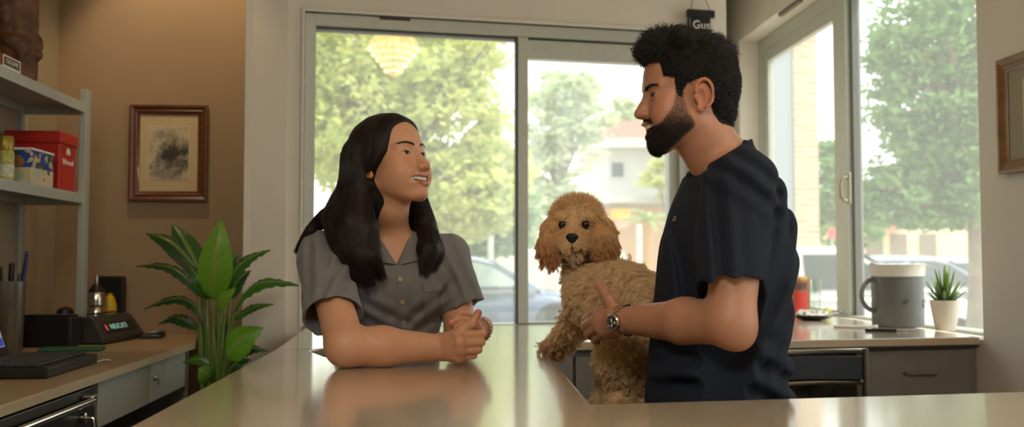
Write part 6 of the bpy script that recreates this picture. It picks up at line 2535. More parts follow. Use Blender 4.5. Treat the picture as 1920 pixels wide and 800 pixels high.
S = SDF((0.04, 2.16, 0.86), (0.40, 2.86, 1.42), .003)
dog_shape(S)
S.disp(lambda x, y, z: .0022 * smooth_noise(x, y, z, 51, 9, 150))
v, q = keep_big(*S.mesh(), 400)
lc = ((v - HC) @ DR) / DS
cream, apr, dark = C3(236, 204, 156), C3(200, 150, 98), C3(150, 104, 66)


def dog_col(p):
    l = ((p - HC) @ DR) / DS
    col = np.tile(cream, (len(p), 1))
    head = sstep(.10, .06, np.linalg.norm(l, axis=1))
    col = mixc(col, C3(230, 194, 146), head * .8)
    muz = np.exp(-(((l[:, 0] - .050) / .04) ** 2 + (l[:, 1] / .032) ** 2 + ((l[:, 2] + .018) / .028) ** 2))
    col = mixc(col, C3(206, 150, 98), muz * .6)
    mou = np.exp(-((l[:, 1] / .030) ** 2 + ((l[:, 2] + .050) / .004) ** 2)) * (l[:, 0] > .05)
    col = mixc(col, C3(110, 74, 52), mou * .6)
    chn = np.exp(-((l[:, 1] / .022) ** 2 + ((l[:, 2] + .064) / .010) ** 2)) * (l[:, 0] > .02)
    col = mixc(col, C3(214, 190, 160), chn * .6)
    tp = sstep(.035, .06, l[:, 2]) * head
    col = mixc(col, C3(222, 190, 144), tp * .6)
    paw = sstep(1.06, 1.02, p[:, 2]) * (p[:, 1] > 2.62)
    col = mixc(col, C3(206, 160, 112), paw * .8)
    sad = sstep(.12, .25, p[:, 0]) * .45
    col = mixc(col, C3(212, 172, 124), sad * (1 - head))
    return col


M_fur = mat("dog_skin", rgb(200, 160, 110), 0.85, attr="Col", spec=0.1)
body = np_object("body", v, q, M_fur, dog, dog_col(v) * .8)


def fur_mat(name):
    mm = bpy.data.materials.new(name)
    mm.use_nodes = True
    nt = mm.node_tree
    b = nt.nodes["Principled BSDF"]
    b.inputs["Roughness"].default_value = 0.7
    b.inputs["Specular IOR Level"].default_value = 0.2
    at = nt.nodes.new("ShaderNodeAttribute")
    at.attribute_name = "furcol"
    nt.links.new(at.outputs["Color"], b.inputs["Base Color"])
    return mm


M_coat = fur_mat("dog_coat")


def coloured_curves(name, st, cols, m_, parent, r0, r1):
    o = hair_curves(name, st, m_, parent, r0, r1)
    at = o.data.attributes.new("furcol", "FLOAT_COLOR", "CURVE")
    c4 = np.ones((len(st), 4), np.float32)
    c4[:, :3] = cols
    at.data.foreach_set("color", c4.reshape(-1))
    return o


rg = np.random.RandomState(9)
pts, nn, kk = sample_surface(v, q, 75000, rg)
l = ((pts - HC) @ DR) / DS
hd = np.linalg.norm(l, axis=1) < .088
# keep eyes, nose and mouth clear
face = (l[:, 0] > .03)
eyez = np.min([np.linalg.norm(l - np.array((.042, s * .0265, .007)), axis=1) for s in (-1, 1)], axis=0)
nosz = np.linalg.norm(l - np.array((.082, 0, -.020)), axis=1)
mpl = np.array([(.062, -.030, -.054), (.074, -.016, -.0475), (.0795, 0, -.0435), (.074, .016, -.0475), (.062, .030, -.054)])
mth_ = np.full(len(pts), 9.0)
for a, b in zip(mpl[:-1], mpl[1:]):
    ab = b - a
    t = np.clip(((l - a) @ ab) / (ab @ ab), 0, 1)
    mth_ = np.minimum(mth_, np.linalg.norm(l - a - t[:, None] * ab, axis=1))
keep = (mth_ > .0048) & (eyez > .0125) & (nosz > .015) & (pts[:, 2] > .90)
pts, nn, l, hd = pts[keep], nn[keep], l[keep], hd[keep]
ln_ = np.where(hd, .015, .019)
ln_ = np.where(hd & (l[:, 2] > .045), .0115, ln_)
ln_ = np.where(hd & (l[:, 0] > .036) & (l[:, 2] < .02), .0065, ln_)
ln_ = np.where(hd & (l[:, 0] > .02) & (l[:, 2] > .02) & (l[:, 2] < .045), .011, ln_)
ln_ = np.where((pts[:, 1] > 2.50) & (pts[:, 2] < 1.13), .014, ln_)
dirs = np.tile(np.array((.15, 0, -.75)), (len(pts), 1))
dirs[hd] = nn[hd] * .8 + np.array((0, 0, -.18)) + rg.normal(size=(int(hd.sum()), 3)) * .28
sidem = hd & (np.abs(l[:, 1]) > .030) & (l[:, 2] > 0)
ln_ = np.where(sidem, np.minimum(ln_, .011), ln_)
muzz = hd & (l[:, 0] > .035)
dirs[muzz] = nn[muzz] * .3 + (np.stack([-.3 + 0 * l[muzz][:, 0], np.sign(l[muzz][:, 1]) * .5, -.6 + 0 * l[muzz][:, 0]], 1)) @ DR.T
body_m = ~hd
st = np.empty((len(pts), 8, 3))
st[body_m] = strands_from(pts[body_m], nn[body_m], dirs[body_m], ln_[body_m], rg, 8, .75, curl=.0034, turns=1.1, jitter=.40)
# tufts: neighbouring strands curl together
from mathutils.kdtree import KDTree


def clumped(st_, pts_, nn_, dirs_, nC, length, curl, rg, pull=.85, lift=.75, jit=.45):
    ci = rg.choice(len(pts_), nC, replace=False)
    cs = strands_from(pts_[ci], nn_[ci], dirs_[ci], length, rg, st_.shape[1], lift, curl=curl, turns=1.25, jitter=jit)
    kd = KDTree(nC)
    for i, p in enumerate(pts_[ci]):
        kd.insert(tuple(p), i)
    kd.balance()
    near = np.array([kd.find(tuple(p))[1] for p in pts_])
    w = (np.linspace(0, 1, st_.shape[1]) ** .8 * pull)[None, :, None]
    return st_ * (1 - w) + cs[near] * w, near


st[body_m], nearC = clumped(st[body_m], pts[body_m], nn[body_m], dirs[body_m], 4300, .022, .0048, rg, .66)
shade = np.ones(len(pts))
shade[body_m] = rg.uniform(.90, 1.10, 4300)[nearC]
st[hd] = strands_from(pts[hd], nn[hd], dirs[hd], ln_[hd], rg, 8, .75, curl=.0012, turns=.7, jitter=.22)
cc = dog_col(pts) * rg.uniform(.90, 1.10, (len(pts), 1)) * shade[:, None]
coloured_curves("fur", st, np.clip(cc, 0, 1), M_coat, dog, .00042, .0002)
# ears
for s in (-1, 1):
    S = SDF((0.02, 2.38, 1.20), (0.32, 2.62, 1.42), .0028)
    ear_shape(S, s)
    ev, eq = keep_big(*S.mesh(), 100)
    ec = np.tile(C3(196, 142, 92), (len(ev), 1))
    eo = np_object("ear", ev, eq, M_fur, dog, ec)
    pts, nn, kk = sample_surface(ev, eq, 6500, rg)
    zt_ = (pts[:, 2] - ev[:, 2].min()) / (ev[:, 2].max() - ev[:, 2].min())
    dirs = np.tile(np.array((.10 * s, -.05, -1.0)), (len(pts), 1))
    dirs += nn * (sstep(.6, .85, zt_) * .38)[:, None]
    stx = strands_from(pts, nn, dirs, .034 * np.ones(len(pts)), rg, 9, .42, curl=.0024, turns=.9, jitter=.14)
    stx, _ = clumped(stx, pts, nn, dirs, 240, .036, .0030, rg, .7, .34, .16)
    cc = mixc(np.tile(C3(228, 186, 136), (len(pts), 1)), C3(200, 144, 92), sstep(.75, .15, zt_)) * rg.uniform(.7, 1.12, (len(pts), 1))
    coloured_curves("ear_fur", stx, np.clip(cc, 0, 1), M_coat, eo, .00042, .00018)
# eyes, nose, mouth
M_eye = mat("dog_eye", rgb(16, 11, 9), 0.05, spec=0.8)
for s in (-1, 1):
    MB().ball(Vector(tuple(DL((.0445, s * .0265, .0065)))), .0100, 18, 12).build("eye", M_eye, dog)
M_nose = mat("dog_nose", rgb(20, 17, 17), 0.32, bump=.3, bump_scale=900)
S = SDF(DL((.078, 0, -.022)) - .03, DL((.078, 0, -.022)) + .03, .0012)
S.frame(DR, HC, DS)
S.op(ell((.0790, 0, -.0185), (.009, .0145, .0085)), .002)
S.op(ell((.0800, 0, -.0265), (.007, .008, .006)), .006)
for s in (-1, 1):
    S.op(ell((.0875, s * .0068, -.0215), (.004, .0032, .0028)), .002, sub=True)
S.frame()
nv, nq = keep_big(*S.mesh(), 50)
np_object("nose", nv, nq, M_nose, dog)
mb = MB()
mp = [DL(p + np.array((.003, 0, 0))) for p in mpl]
mb.tube([Vector(tuple(p)) for p in mp], .0032, 8)
mb.tube([Vector(tuple(DL((.0815, 0, -.030)))), Vector(tuple(DL((.0800, 0, -.045))))], .0015, 8)
mb.build("mouth", mat("dog_lip", rgb(40, 28, 26), 0.5), dog)
# thin dark collar, mostly sunk in the fur
cc_ = N3(P(1090, 480, 2.51))
mb = MB()
pts_ = [Vector(tuple(cc_ + np.array((.067 * math.cos(a), .067 * math.sin(a), .012 * math.sin(a + .4))))) for a in [2 * math.pi * i / 40 for i in range(41)]]
mb.tube(pts_, .0045, 8)
mb.build("collar", mat("dog_collar", rgb(44, 40, 42), 0.6), dog)
# claws on the front paw
mb = MB()
for i in range(4):
    p = P(1020 + 9 * i, 656, 2.752)
    mb.ball(p, (.004, .006, .0035), 8, 6)
mb.build("claws", M_eye, dog)
# stool the dog stands on, hidden behind the front counter
sc_ = P(1165, 757, 2.41)
zs_ = 0.898
stl = thing("stool", "round wooden stool hidden behind the front counter under the dog's hind paws", "stool", (sc_.x, sc_.y, 0))
MB().lathe([(.15, zs_ - .03), (.16, zs_ - .024), (.16, zs_ - .008), (.152, zs_), (0, zs_)], (sc_.x, sc_.y, 0), 32).build("seat", M_wood2, stl)
for k in range(4):
    a = math.pi / 4 + k * math.pi / 2
    MB().tube([(sc_.x + .11 * math.cos(a), sc_.y + .11 * math.sin(a), zs_ - .025), (sc_.x + .16 * math.cos(a), sc_.y + .16 * math.sin(a), .002)], .014, 10).build("leg", M_wood2, stl)
print("dog", round(_t.time() - _t0, 1))
# ================================================================ OUTSIDE
GZ = 0.0
M_asph = mat("asphalt", rgb(168, 166, 158), 0.9, noise_amt=0.1, noise_scale=2)
M_pave = mat("paving", rgb(186, 180, 166), 0.9, noise_amt=0.08, noise_scale=1.5)
far = 90
gp_ = [(A0[0] - 0.05, A0[1] + 0.3), (E0[0] + 0.12, E0[1] + 0.2), (AE[0] + 0.05, AE[1] + 0.25), (RX(6.95) + 0.25, 6.95), (RX(-2.6) + 0.25, -2.6), (40, -2.6), (60, far), (-40, far), (-40, A0[1] + 0.3)]
struct(MB().prism(gp_, -0.2, GZ - 0.02).build("ground", M_pave, smooth=False))
struct(MB().prism([(-40, 12.5), (60, 12.5), (60, 24), (-40, 24)], -0.1, GZ - 0.005).build("street", M_asph, smooth=False))


def leafmat(name, col, tcol):
    m = bpy.data.materials.new(name)
    m.use_nodes = True
    nt = m.node_tree
    nt.nodes.clear()
    out = nt.nodes.new("ShaderNodeOutputMaterial")
    d = nt.nodes.new("ShaderNodeBsdfDiffuse")
    t = nt.nodes.new("ShaderNodeBsdfTranslucent")
    at = nt.nodes.new("ShaderNodeAttribute")
    at.attribute_name = "Col"
    for s_, c_ in ((d, col), (t, tcol)):
        mx = nt.nodes.new("ShaderNodeMix")
        mx.data_type = "RGBA"
        mx.blend_type = "MULTIPLY"
        mx.inputs["Factor"].default_value = 1
        mx.inputs[6].default_value = c_
        nt.links.new(at.outputs["Color"], mx.inputs[7])
        nt.links.new(mx.outputs[2], s_.inputs["Color"])
    mx = nt.nodes.new("ShaderNodeMixShader")
    mx.inputs[0].default_value = 0.5
    nt.links.new(d.outputs[0], mx.inputs[1])
    nt.links.new(t.outputs[0], mx.inputs[2])
    nt.links.new(mx.outputs[0], out.inputs[0])
    return m


M_lfA = leafmat("leaf_yellow_green", rgb(206, 214, 136), rgb(234, 242, 152))
M_lfB = leafmat("leaf_soft_green", rgb(124, 158, 104), rgb(150, 188, 112))
M_lfC = leafmat("leaf_pale_green", rgb(214, 224, 190), rgb(226, 236, 196))
M_bark = mat("bark", rgb(136, 126, 108), 0.9, noise_amt=0.2, noise_scale=8)


def leaves(name, parent, m, blobs, n, size, seed, layer=0.0):
    """blobs: (centre, radii, share); leaf cards spread through the blobs as small sprays"""
    rg = np.random.RandomState(seed)
    tot = sum(b[2] for b in blobs)
    pos = []
    for c, r, sh in blobs:
        k = int(n * sh / tot)
        nc = max(6, k // 26)
        d = rg.normal(size=(nc, 3))
        d /= np.linalg.norm(d, axis=1)[:, None]
        cc = d * (rg.uniform(0.25, 1, nc) ** 0.5)[:, None] * np.array(r) + np.array(c)
        ci = rg.randint(0, nc, k)
        sp = np.array([1, 1, 0.45]) * np.mean(r) * 0.17
        pos.append(cc[ci] + rg.normal(size=(k, 3)) * sp)
    pos = np.concatenate(pos)
    k = len(pos)
    u = rg.normal(size=(k, 3))
    u[:, 2] *= 0.5
    u /= np.linalg.norm(u, axis=1)[:, None]
    w = rg.normal(size=(k, 3))
    w -= (w * u).sum(1)[:, None] * u
    w /= np.linalg.norm(w, axis=1)[:, None]
    s = size * rg.uniform(0.6, 1.3, k)[:, None]
    v = np.stack([pos - u * s, pos + w * s * 0.45, pos + u * s, pos - w * s * 0.45], 1).reshape(-1, 3)
    q = np.arange(4 * k).reshape(-1, 4)
    cv = np.repeat(rg.uniform(0.72, 1.0, (k, 1)) * np.array([[1, 1, 1]]) * (1 + rg.normal(size=(k, 3)) * 0.04), 4, 0)
    return np_object(name, v, q, m, parent, np.clip(cv, 0, 1))


def tree(name, label, base, trunk, blobs, n, size, m, seed, tr=0.12, group=None):
    t = thing(name, label, "tree", base, group=group)
    b = Vector(base)
    top = Vector(trunk)
    rg = random.Random(seed)
    mb = MB().tube([b, b.lerp(top, 0.5) + Vector((tr * 0.3, 0, 0)), top], [tr * 1.25, tr, tr * 0.8], 12)
    for c, r, sh in blobs:
        for k in range(3):
            e = Vector(c) + Vector((rg.uniform(-1, 1) * r[0] * 0.6, rg.uniform(-1, 1) * r[1] * 0.6, rg.uniform(-0.3, 0.8) * r[2]))
            mid = top.lerp(e, 0.5) + Vector((0, 0, 0.15 * (e - top).length * 0.5))
            mb.tube([top - Vector((0, 0, 0.1)), mid, e], [tr * 0.6, tr * 0.35, tr * 0.08], 7)
    mb.build("trunk", M_bark, t)
    leaves("crown", t, m, blobs, n, size, seed)
    return t


# big yellow-green tree behind the woman (14 m)
D = 14.0
pt3 = lambda px, py, d=D: tuple(P(px, py, d))
base = P(752, 500, D)
tree("street_tree", "large yellow-green tree filling the left window pane behind the woman", (base.x, base.y, 0), P(750, 330, D),
     [(pt3(690, 210), (1.0, 1.0, 0.9), 3), (pt3(640, 110), (0.8, 1.0, 0.5), 1.6), (pt3(800, 130), (0.8, 1, 0.6), 2), (pt3(850, 240), (0.75, 1, 0.8), 2.4), (pt3(860, 350), (0.8, 0.9, 0.55), 2.2),
      (pt3(930, 330, 14.6), (0.5, 0.8, 0.5), 1.4), (pt3(610, 280), (0.6, 0.9, 0.6), 1.5), (pt3(760, 340), (0.8, 0.8, 0.5), 1.6), (pt3(740, 20), (1.3, 1, 0.6), 2), (pt3(880, 420, 14.5), (0.6, 0.8, 0.3), 1), (pt3(900, 95), (0.45, 0.8, 0.25), 0.6), (pt3(570, 160), (0.6, 0.8, 0.9), 1.2)],
     23000, 0.080, M_lfA, 1, 0.14)
D = 30.0
base = P(1045, 520, D)
tree("street_tree", "thin pale tree behind the dog, left of the white house", (base.x, base.y, 0), P(1045, 350, D),
     [(pt3(1065, 180, D), (1.1, 1, 0.8), 3), (pt3(1100, 215, D), (0.8, 1, 0.9), 2), (pt3(1020, 240, D), (0.8, 1, 1.2), 2), (pt3(1060, 300, D), (1.1, 1, 1.0), 2), (pt3(1010, 380, D), (0.9, 1, 1.2), 2.4), (pt3(1060, 390, D), (1.0, 1, 0.8), 1.6)],
     6500, 0.14, M_lfC, 2, 0.13)
base = P(1165, 500, 54)
tree("street_tree", "distant pale tree rising behind the white house's roof", (base.x, base.y, 0), P(1170, 260, 54),
     [(pt3(1180, 210, 54), (1.4, 1, 1.0), 2), (pt3(1150, 235, 54), (1.0, 1, 0.8), 1)], 1500, 0.2, M_lfC, 3, 0.2)
D = 20.0
base = P(890, 520, D)
tree("bush", "dark green bush beyond the blue car's roof", (base.x, base.y, 0), P(890, 470, D),
     [(pt3(885, 440, D), (0.75, 0.8, 0.5), 2), (pt3(960, 425, D), (0.5, 0.8, 0.8), 1.6), (pt3(820, 450, D), (0.6, 0.7, 0.4), 1)], 3200, 0.11, M_lfB, 4, 0.06)
D = 26
base = P(1240, 470, 38)
tree("bush", "yellow-green bush on the white house's right, by the man's chest", (base.x, base.y, 0), P(1248, 400, 38),
     [(pt3(1250, 335, 38), (0.9, 0.8, 0.8), 2), (pt3(1262, 300, 38), (0.6, 0.7, 0.5), 1)], 1400, 0.15, M_lfA, 5, 0.08)
# right window: the big tree, the bush
D = 10.0
base = P(1829, 560, D)
tree("street_tree", "big soft green tree filling the right window's near pane", (base.x, base.y, 0), P(1832, 330, D),
     [(pt3(1760, 60, D), (0.65, 0.7, 0.5), 2.4), (pt3(1720, 190, D), (0.45, 0.6, 0.45), 2.4), (pt3(1800, 210, D), (0.5, 0.7, 0.7), 2.6), (pt3(1740, 330, D), (0.55, 0.6, 0.42), 2.6), (pt3(1690, 350, D), (0.35, 0.5, 0.3), 1.2),
      (pt3(1810, 380, D), (0.4, 0.6, 0.3), 1.4), (pt3(1680, 100, D), (0.22, 0.5, 0.25), 0.7), (pt3(1662, 380, D), (0.22, 0.4, 0.2), 0.6), (pt3(1800, -40, D), (0.8, 0.8, 0.4), 1.5), (pt3(1700, 400, D), (0.5, 0.4, 0.16), 1.0)],
     17000, 0.055, M_lfB, 6, 0.115)
base = P(1560, 520, 25)
tree("bush", "green bush between the brick pier and the right window's post", (base.x, base.y, 0), P(1556, 440, 25),
     [(pt3(1553, 330, 25), (0.62, 0.6, 0.84), 2), (pt3(1556, 400, 25), (0.7, 0.6, 0.95), 2), (pt3(1620, 420, 25), (0.55, 0.5, 0.55), 1.2)], 3000, 0.115, M_lfB, 7, 0.07)

# white house with a hipped roof
D = 40.0
M_hw = mat("house_white", rgb(196, 196, 190), 0.8)
M_roof = mat("roof_tile", rgb(150, 112, 96), 0.85, noise_amt=0.1, noise_scale=3)
M_hwin = mat("house_window", rgb(84, 94, 98), 0.2)
h0, h1 = P(1125, 500, D), P(1330, 500, D)
hs = thing("house", "white two storey house with a hipped roof seen beside the man's face", "house", ((h0.x + h1.x) / 2, D, 0))
ze, zr = P(1100, 275, D).z, P(1100, 226, D).z
zm = P(1100, 378, D).z
MB().box((h0.x, D, 0), (h1.x, D + 6, ze)).build("wall", M_hw, hs)
mb = MB()
x0, x1 = h0.x - 0.5, h1.x + 0.5
mb.box((x0, D - 0.6, ze - 0.08), (x1, D + 6.5, ze + 0.28))
mb.build("eave", M_hw, hs)
MB().raw([(x0 + 0.1, D - 0.5, ze + 0.28), (x1 - 0.1, D - 0.5, ze + 0.28), (x1 - 0.1, D + 6.4, ze + 0.28), (x0 + 0.1, D + 6.4, ze + 0.28), (x0 + 1.5, D + 2.9, zr + 0.4), (x1 - 1.5, D + 2.9, zr + 0.4)],
         [(0, 1, 5, 4), (1, 2, 5), (2, 3, 4, 5), (3, 0, 4), (3, 2, 1, 0)]).build("roof", M_roof, hs, smooth=False)
a, b = P(1147, 332, D), P(1169, 305, D)
wf = MB().box((a.x - 0.08, D - 0.05, a.z - 0.08), (b.x + 0.08, D, b.z + 0.08)).build("window", M_hw, hs)
MB().box((a.x, D - 0.06, a.z), (b.x, D - 0.045, b.z)).build("glass", M_hwin, wf)
MB().box((h0.x - 0.25, D - 1.3, zm - 0.1), (h1.x, D, zm + 0.12)).build("canopy", M_hw, hs)
MB().box((h0.x + 0.1, D - 0.05, 0.05), (h1.x, D - 0.001, zm - 0.2)).build("shop_front", mat("shop_front", rgb(206, 172, 140), 0.7), hs)
a, b = P(1146, 410, D - 1), P(1181, 391, D - 1)
tag(MB().box((a.x, D - 1.0, a.z), (b.x, D - 0.9, b.z)).build("shop_sign", mat("yellow_sign", rgb(236, 196, 92), 0.6)), "blank yellow sign board below the white house's canopy", "sign")
a, b = P(1150, 428, D - 1), P(1178, 413, D - 1)
tag(MB().box((a.x, D - 1.0, a.z), (b.x, D - 0.9, b.z)).build("shop_sign", mat("pink_sign", rgb(224, 170, 160), 0.6)), "pale pink sign board directly under the yellow one", "sign")
# palm
D = 32.0
pb_ = P(1213, 500, D)
palm = thing("palm_tree", "small palm with spreading fronds in front of the white house", "palm", (pb_.x, pb_.y, 0))
ptop = P(1213, 415, D)
MB().tube([(pb_.x, pb_.y, 0), (pb_.x, pb_.y, ptop.z * 0.5), ptop], [0.22, 0.18, 0.2], 10).build("trunk", mat("palm_trunk", rgb(190, 150, 104), 0.9), palm)
rg_ = random.Random(3)
for k in range(13):
    an = 2 * math.pi * k / 13 + rg_.uniform(-0.15, 0.15)
    el = rg_.uniform(0.15, 1.2)
    mb = MB()
    pr = []
    for i in range(9):
        t = i / 8
        r_ = 0.95 * t
        pr.append(ptop + Vector((math.cos(an) * r_ * math.cos(el * (1 - 0.5 * t)), math.sin(an) * r_ * math.cos(el * (1 - 0.5 * t)), r_ * math.sin(el) - 0.5 * t * t)))
    mb.tube(pr, [0.02] * 8 + [0.006], 6)
    for i in range(1, 9):
        d_ = (pr[i] - pr[i - 1]).normalized()
        sd = d_.cross(zv).normalized()
        for s_ in (-1, 1):
            e = pr[i] + sd * s_ * 0.22 * (1 - 0.5 * i / 8) + d_ * 0.12 - zv * 0.08
            mb.raw([pr[i] - d_ * 0.03, pr[i] + d_ * 0.03, e], [(0, 1, 2)])
    mb.build("frond", mat("palm_frond", rgb(160, 186, 120), 0.7), palm)


# ---- cars
def car(name, label, x_front, y0, L, wb, hgt, paint, glass, flip=1, win_m=None):
    """saloon, nose towards +x; x_front = the front axle's x, y0 = its near side"""
    t = thing(name, label, "car", (x_front - wb / 2, y0 + 0.9, 0), group="cars parked along the street")
    W2 = 0.88
    k = hgt / 1.42
    st = [(-wb - 0.98, 0.42, 0.70, 0.62), (-wb - 0.93, 0.32, 0.86, 0.74), (-wb - 0.55, 0.26, 0.93, 0.84), (-wb, 0.24, 0.95, 0.88), (-wb + 0.7, 0.22, 0.95, 0.89),
          (-0.9, 0.22, 0.93, 0.89), (-0.35, 0.22, 0.92, 0.88), (0.0, 0.24, 0.86, 0.87), (0.45, 0.26, 0.78, 0.83), (0.75, 0.32, 0.70, 0.74), (0.84, 0.40, 0.60, 0.60)]
    ring = 14
    vs, fs = [], []
    for (x, zb_, zt, w) in st:
        for j in range(ring):
            a = 2 * math.pi * j / ring
            cy, sz = math.cos(a), math.sin(a)
            yy = math.copysign(abs(cy) ** 0.45, cy) * w
            zz = (zb_ + zt) / 2 * k + math.copysign(abs(sz) ** 0.5, sz) * (zt - zb_) / 2 * k
            vs.append((x_front + x * flip, y0 + 0.9 + yy, zz))
    for i in range(len(st) - 1):
        for j in range(ring):
            f_ = (i * ring + j, i * ring + (j + 1) % ring, (i + 1) * ring + (j + 1) % ring, (i + 1) * ring + j)
            fs.append(f_ if flip < 0 else tuple(reversed(f_)))
    fs.append(tuple(range(ring)) if flip > 0 else tuple(reversed(range(ring))))
    fs.append(tuple(reversed([(len(st) - 1) * ring + j for j in range(ring)])) if flip > 0 else tuple((len(st) - 1) * ring + j for j in range(ring)))
    MB().raw(vs, fs).build("body", paint, t, angle=50)
    # cabin
    zr, zb_ = hgt, 0.90 * k
    cab = [(-wb - 0.45, zb_, 0.02, 0.70), (-wb + 0.15, zr - 0.10, 0.5, 0.62), (-wb + 0.75, zr, 1, 0.60), (-1.25, zr - 0.01, 1, 0.60), (-0.98, zr - 0.07, 0.6, 0.62), (-0.22, zb_ - 0.02, 0.02, 0.72)]
    vs, fs = [], []
    for (x, z, _, w) in cab:
        wz = 0.80
        vs += [(x_front + x * flip, y0 + 0.9 - wz, zb_ - 0.04), (x_front + x * flip, y0 + 0.9 - w - 0.02, z - 0.05 * (z > zb_ + 0.1)), (x_front + x * flip, y0 + 0.9 - w + 0.12, z + 0.0),
               (x_front + x * flip, y0 + 0.9 + w - 0.12, z), (x_front + x * flip, y0 + 0.9 + w + 0.02, z - 0.05 * (z > zb_ + 0.1)), (x_front + x * flip, y0 + 0.9 + wz, zb_ - 0.04)]
    for i in range(len(cab) - 1):
        for j in range(6):
            f_ = (i * 6 + j, i * 6 + (j + 1) % 6, (i + 1) * 6 + (j + 1) % 6, (i + 1) * 6 + j)
            fs.append(f_ if flip > 0 else tuple(reversed(f_)))
    fs.append((0, 5, 4, 3, 2, 1) if flip > 0 else (0, 1, 2, 3, 4, 5))
    e = (len(cab) - 1) * 6
    fs.append(tuple(e + i for i in ((0, 1, 2, 3, 4, 5) if flip > 0 else (5, 4, 3, 2, 1, 0))))
    MB().raw(vs, fs).build("cabin", paint, t, angle=30, bevel=0.03)
    # side windows (near side), windscreen
    def side(x, z):
        f_ = (z - zb_ + 0.04) / (zr - zb_)
        return Vector((x_front + x * flip, y0 + 0.9 - (0.80 + (0.62 - 0.80) * f_) - 0.016, z))
    zl, zh = zb_ + 0.03, zr - 0.10
    for poly in ([(-wb + 0.02, zl), (-wb + 0.28, zh - 0.06), (-wb + 0.75, zh), (-1.72, zh), (-1.72, zl)], [(-1.64, zl), (-1.64, zh), (-1.22, zh), (-0.98, zh - 0.06), (-0.50, zl)]):
        pts = [side(*q) for q in poly]
        n_ = len(pts)
        vs = pts + [q + Vector((0, 0.03, 0)) for q in pts]
        fs = [tuple(range(n_)) if flip < 0 else tuple(reversed(range(n_)))] + [(i, (i + 1) % n_, (i + 1) % n_ + n_, i + n_) for i in range(n_)]
        MB().raw(vs, fs).build("side_window", glass, t, smooth=False)
    xa, xb = -0.94, -0.30
    vs = []
    for (x, z, w) in ((xa, zr - 0.085, 0.56), (xb, zb_ + 0.03, 0.68)):
        vs += [(x_front + x * flip + 0.02 * flip, y0 + 0.9 - w, z + 0.012), (x_front + x * flip + 0.02 * flip, y0 + 0.9 + w, z + 0.012)]
    vs += [(v[0] - 0.02 * flip, v[1], v[2] - 0.03) for v in vs]
    MB().raw(vs, [(0, 2, 3, 1), (4, 5, 7, 6), (0, 4, 6, 2), (1, 3, 7, 5), (0, 1, 5, 4), (2, 6, 7, 3)]).build("windscreen", glass, t, smooth=False)
    # mirror, chrome strip, wheels
    mp_ = side(-0.52, zb_ + 0.06)
    MB().ball(mp_ + Vector((0, -0.09, 0)), (0.07, 0.10, 0.065), 12, 8).build("wing_mirror", mat("mirror_black", rgb(52, 58, 66), 0.3), t)
    MB().box((min(x_front - 0.3 * flip, x_front + (-wb - 0.3) * flip), y0 + 0.9 - 0.895, zb_ - 0.055), (max(x_front - 0.3 * flip, x_front + (-wb - 0.3) * flip), y0 + 0.9 - 0.86, zb_ - 0.03)).build("belt_strip", M_chrome, t)
    for x in (0.0, -wb):
        for s_ in (-1, 1):
            c_ = Vector((x_front + x * flip, y0 + 0.9 + s_ * 0.80, 0.32))
            w_ = MB().lathe([(0.20, -0.1), (0.30, -0.1), (0.325, -0.07), (0.325, 0.07), (0.30, 0.1), (0.20, 0.1)], c_, 28, (0, s_, 0)).build("wheel", mat("tyre", rgb(44, 44, 44), 0.8), t)
            mb = MB().lathe([(0.0, 0.06), (0.04, 0.085), (0.06, 0.07), (0.19, 0.075), (0.205, 0.09), (0.205, 0.0)], c_, 28, (0, s_, 0))
            mb.build("rim", mat("alloy", rgb(166, 170, 172), 0.35, metal=0.8), w_)
    for s_ in (-1, 1):
        MB().ball((x_front + 0.68 * flip, y0 + 0.9 + s_ * 0.62, 0.60 * k), (0.13, 0.13, 0.06), 12, 8).build("headlight", mat("headlamp", rgb(226, 228, 226), 0.15), t)
    return t


M_cblue = mat("car_paint_slate", rgb(98, 114, 136), 0.25, metal=0.3, coat=0.8)
M_cwhite = mat("car_paint_white", rgb(206, 208, 206), 0.3, coat=0.6)
M_cgrey = mat("car_paint_grey", rgb(128, 134, 142), 0.28, metal=0.3, coat=0.6)
M_cglass = mat("car_glass", rgb(58, 68, 70), 0.08, coat=0.5, spec=0.8)
M_cglass2 = mat("car_glass_pale", rgb(168, 186, 178), 0.08, coat=0.5, spec=0.8)
car("car", "slate blue saloon parked behind the dog, seen through the window's mullion", P(1042, 590, 15.5).x, 15.5, 4.6, 2.75, 1.36, M_cblue, M_cglass2)
car("car", "white saloon parked outside the right window behind the grey mug", P(1790, 560, 11.5).x, 11.5, 4.6, 2.75, 1.45, M_cwhite, M_cglass)
car("car", "grey-blue saloon behind the white one, above the succulent", P(1905, 500, 16.5).x, 16.5, 4.6, 2.75, 1.38, M_cgrey, M_cglass)
car("car", "white car furthest right, half hidden by the tree trunk", P(1990, 500, 20.5).x, 20.5, 4.6, 2.75, 1.36, M_cwhite, M_cglass)

# ---- brick pier and grey stand-in for a pane reflection, outside the right window
D = 14.2
a, b = P(1491, 400, D), P(1536, 400, D)


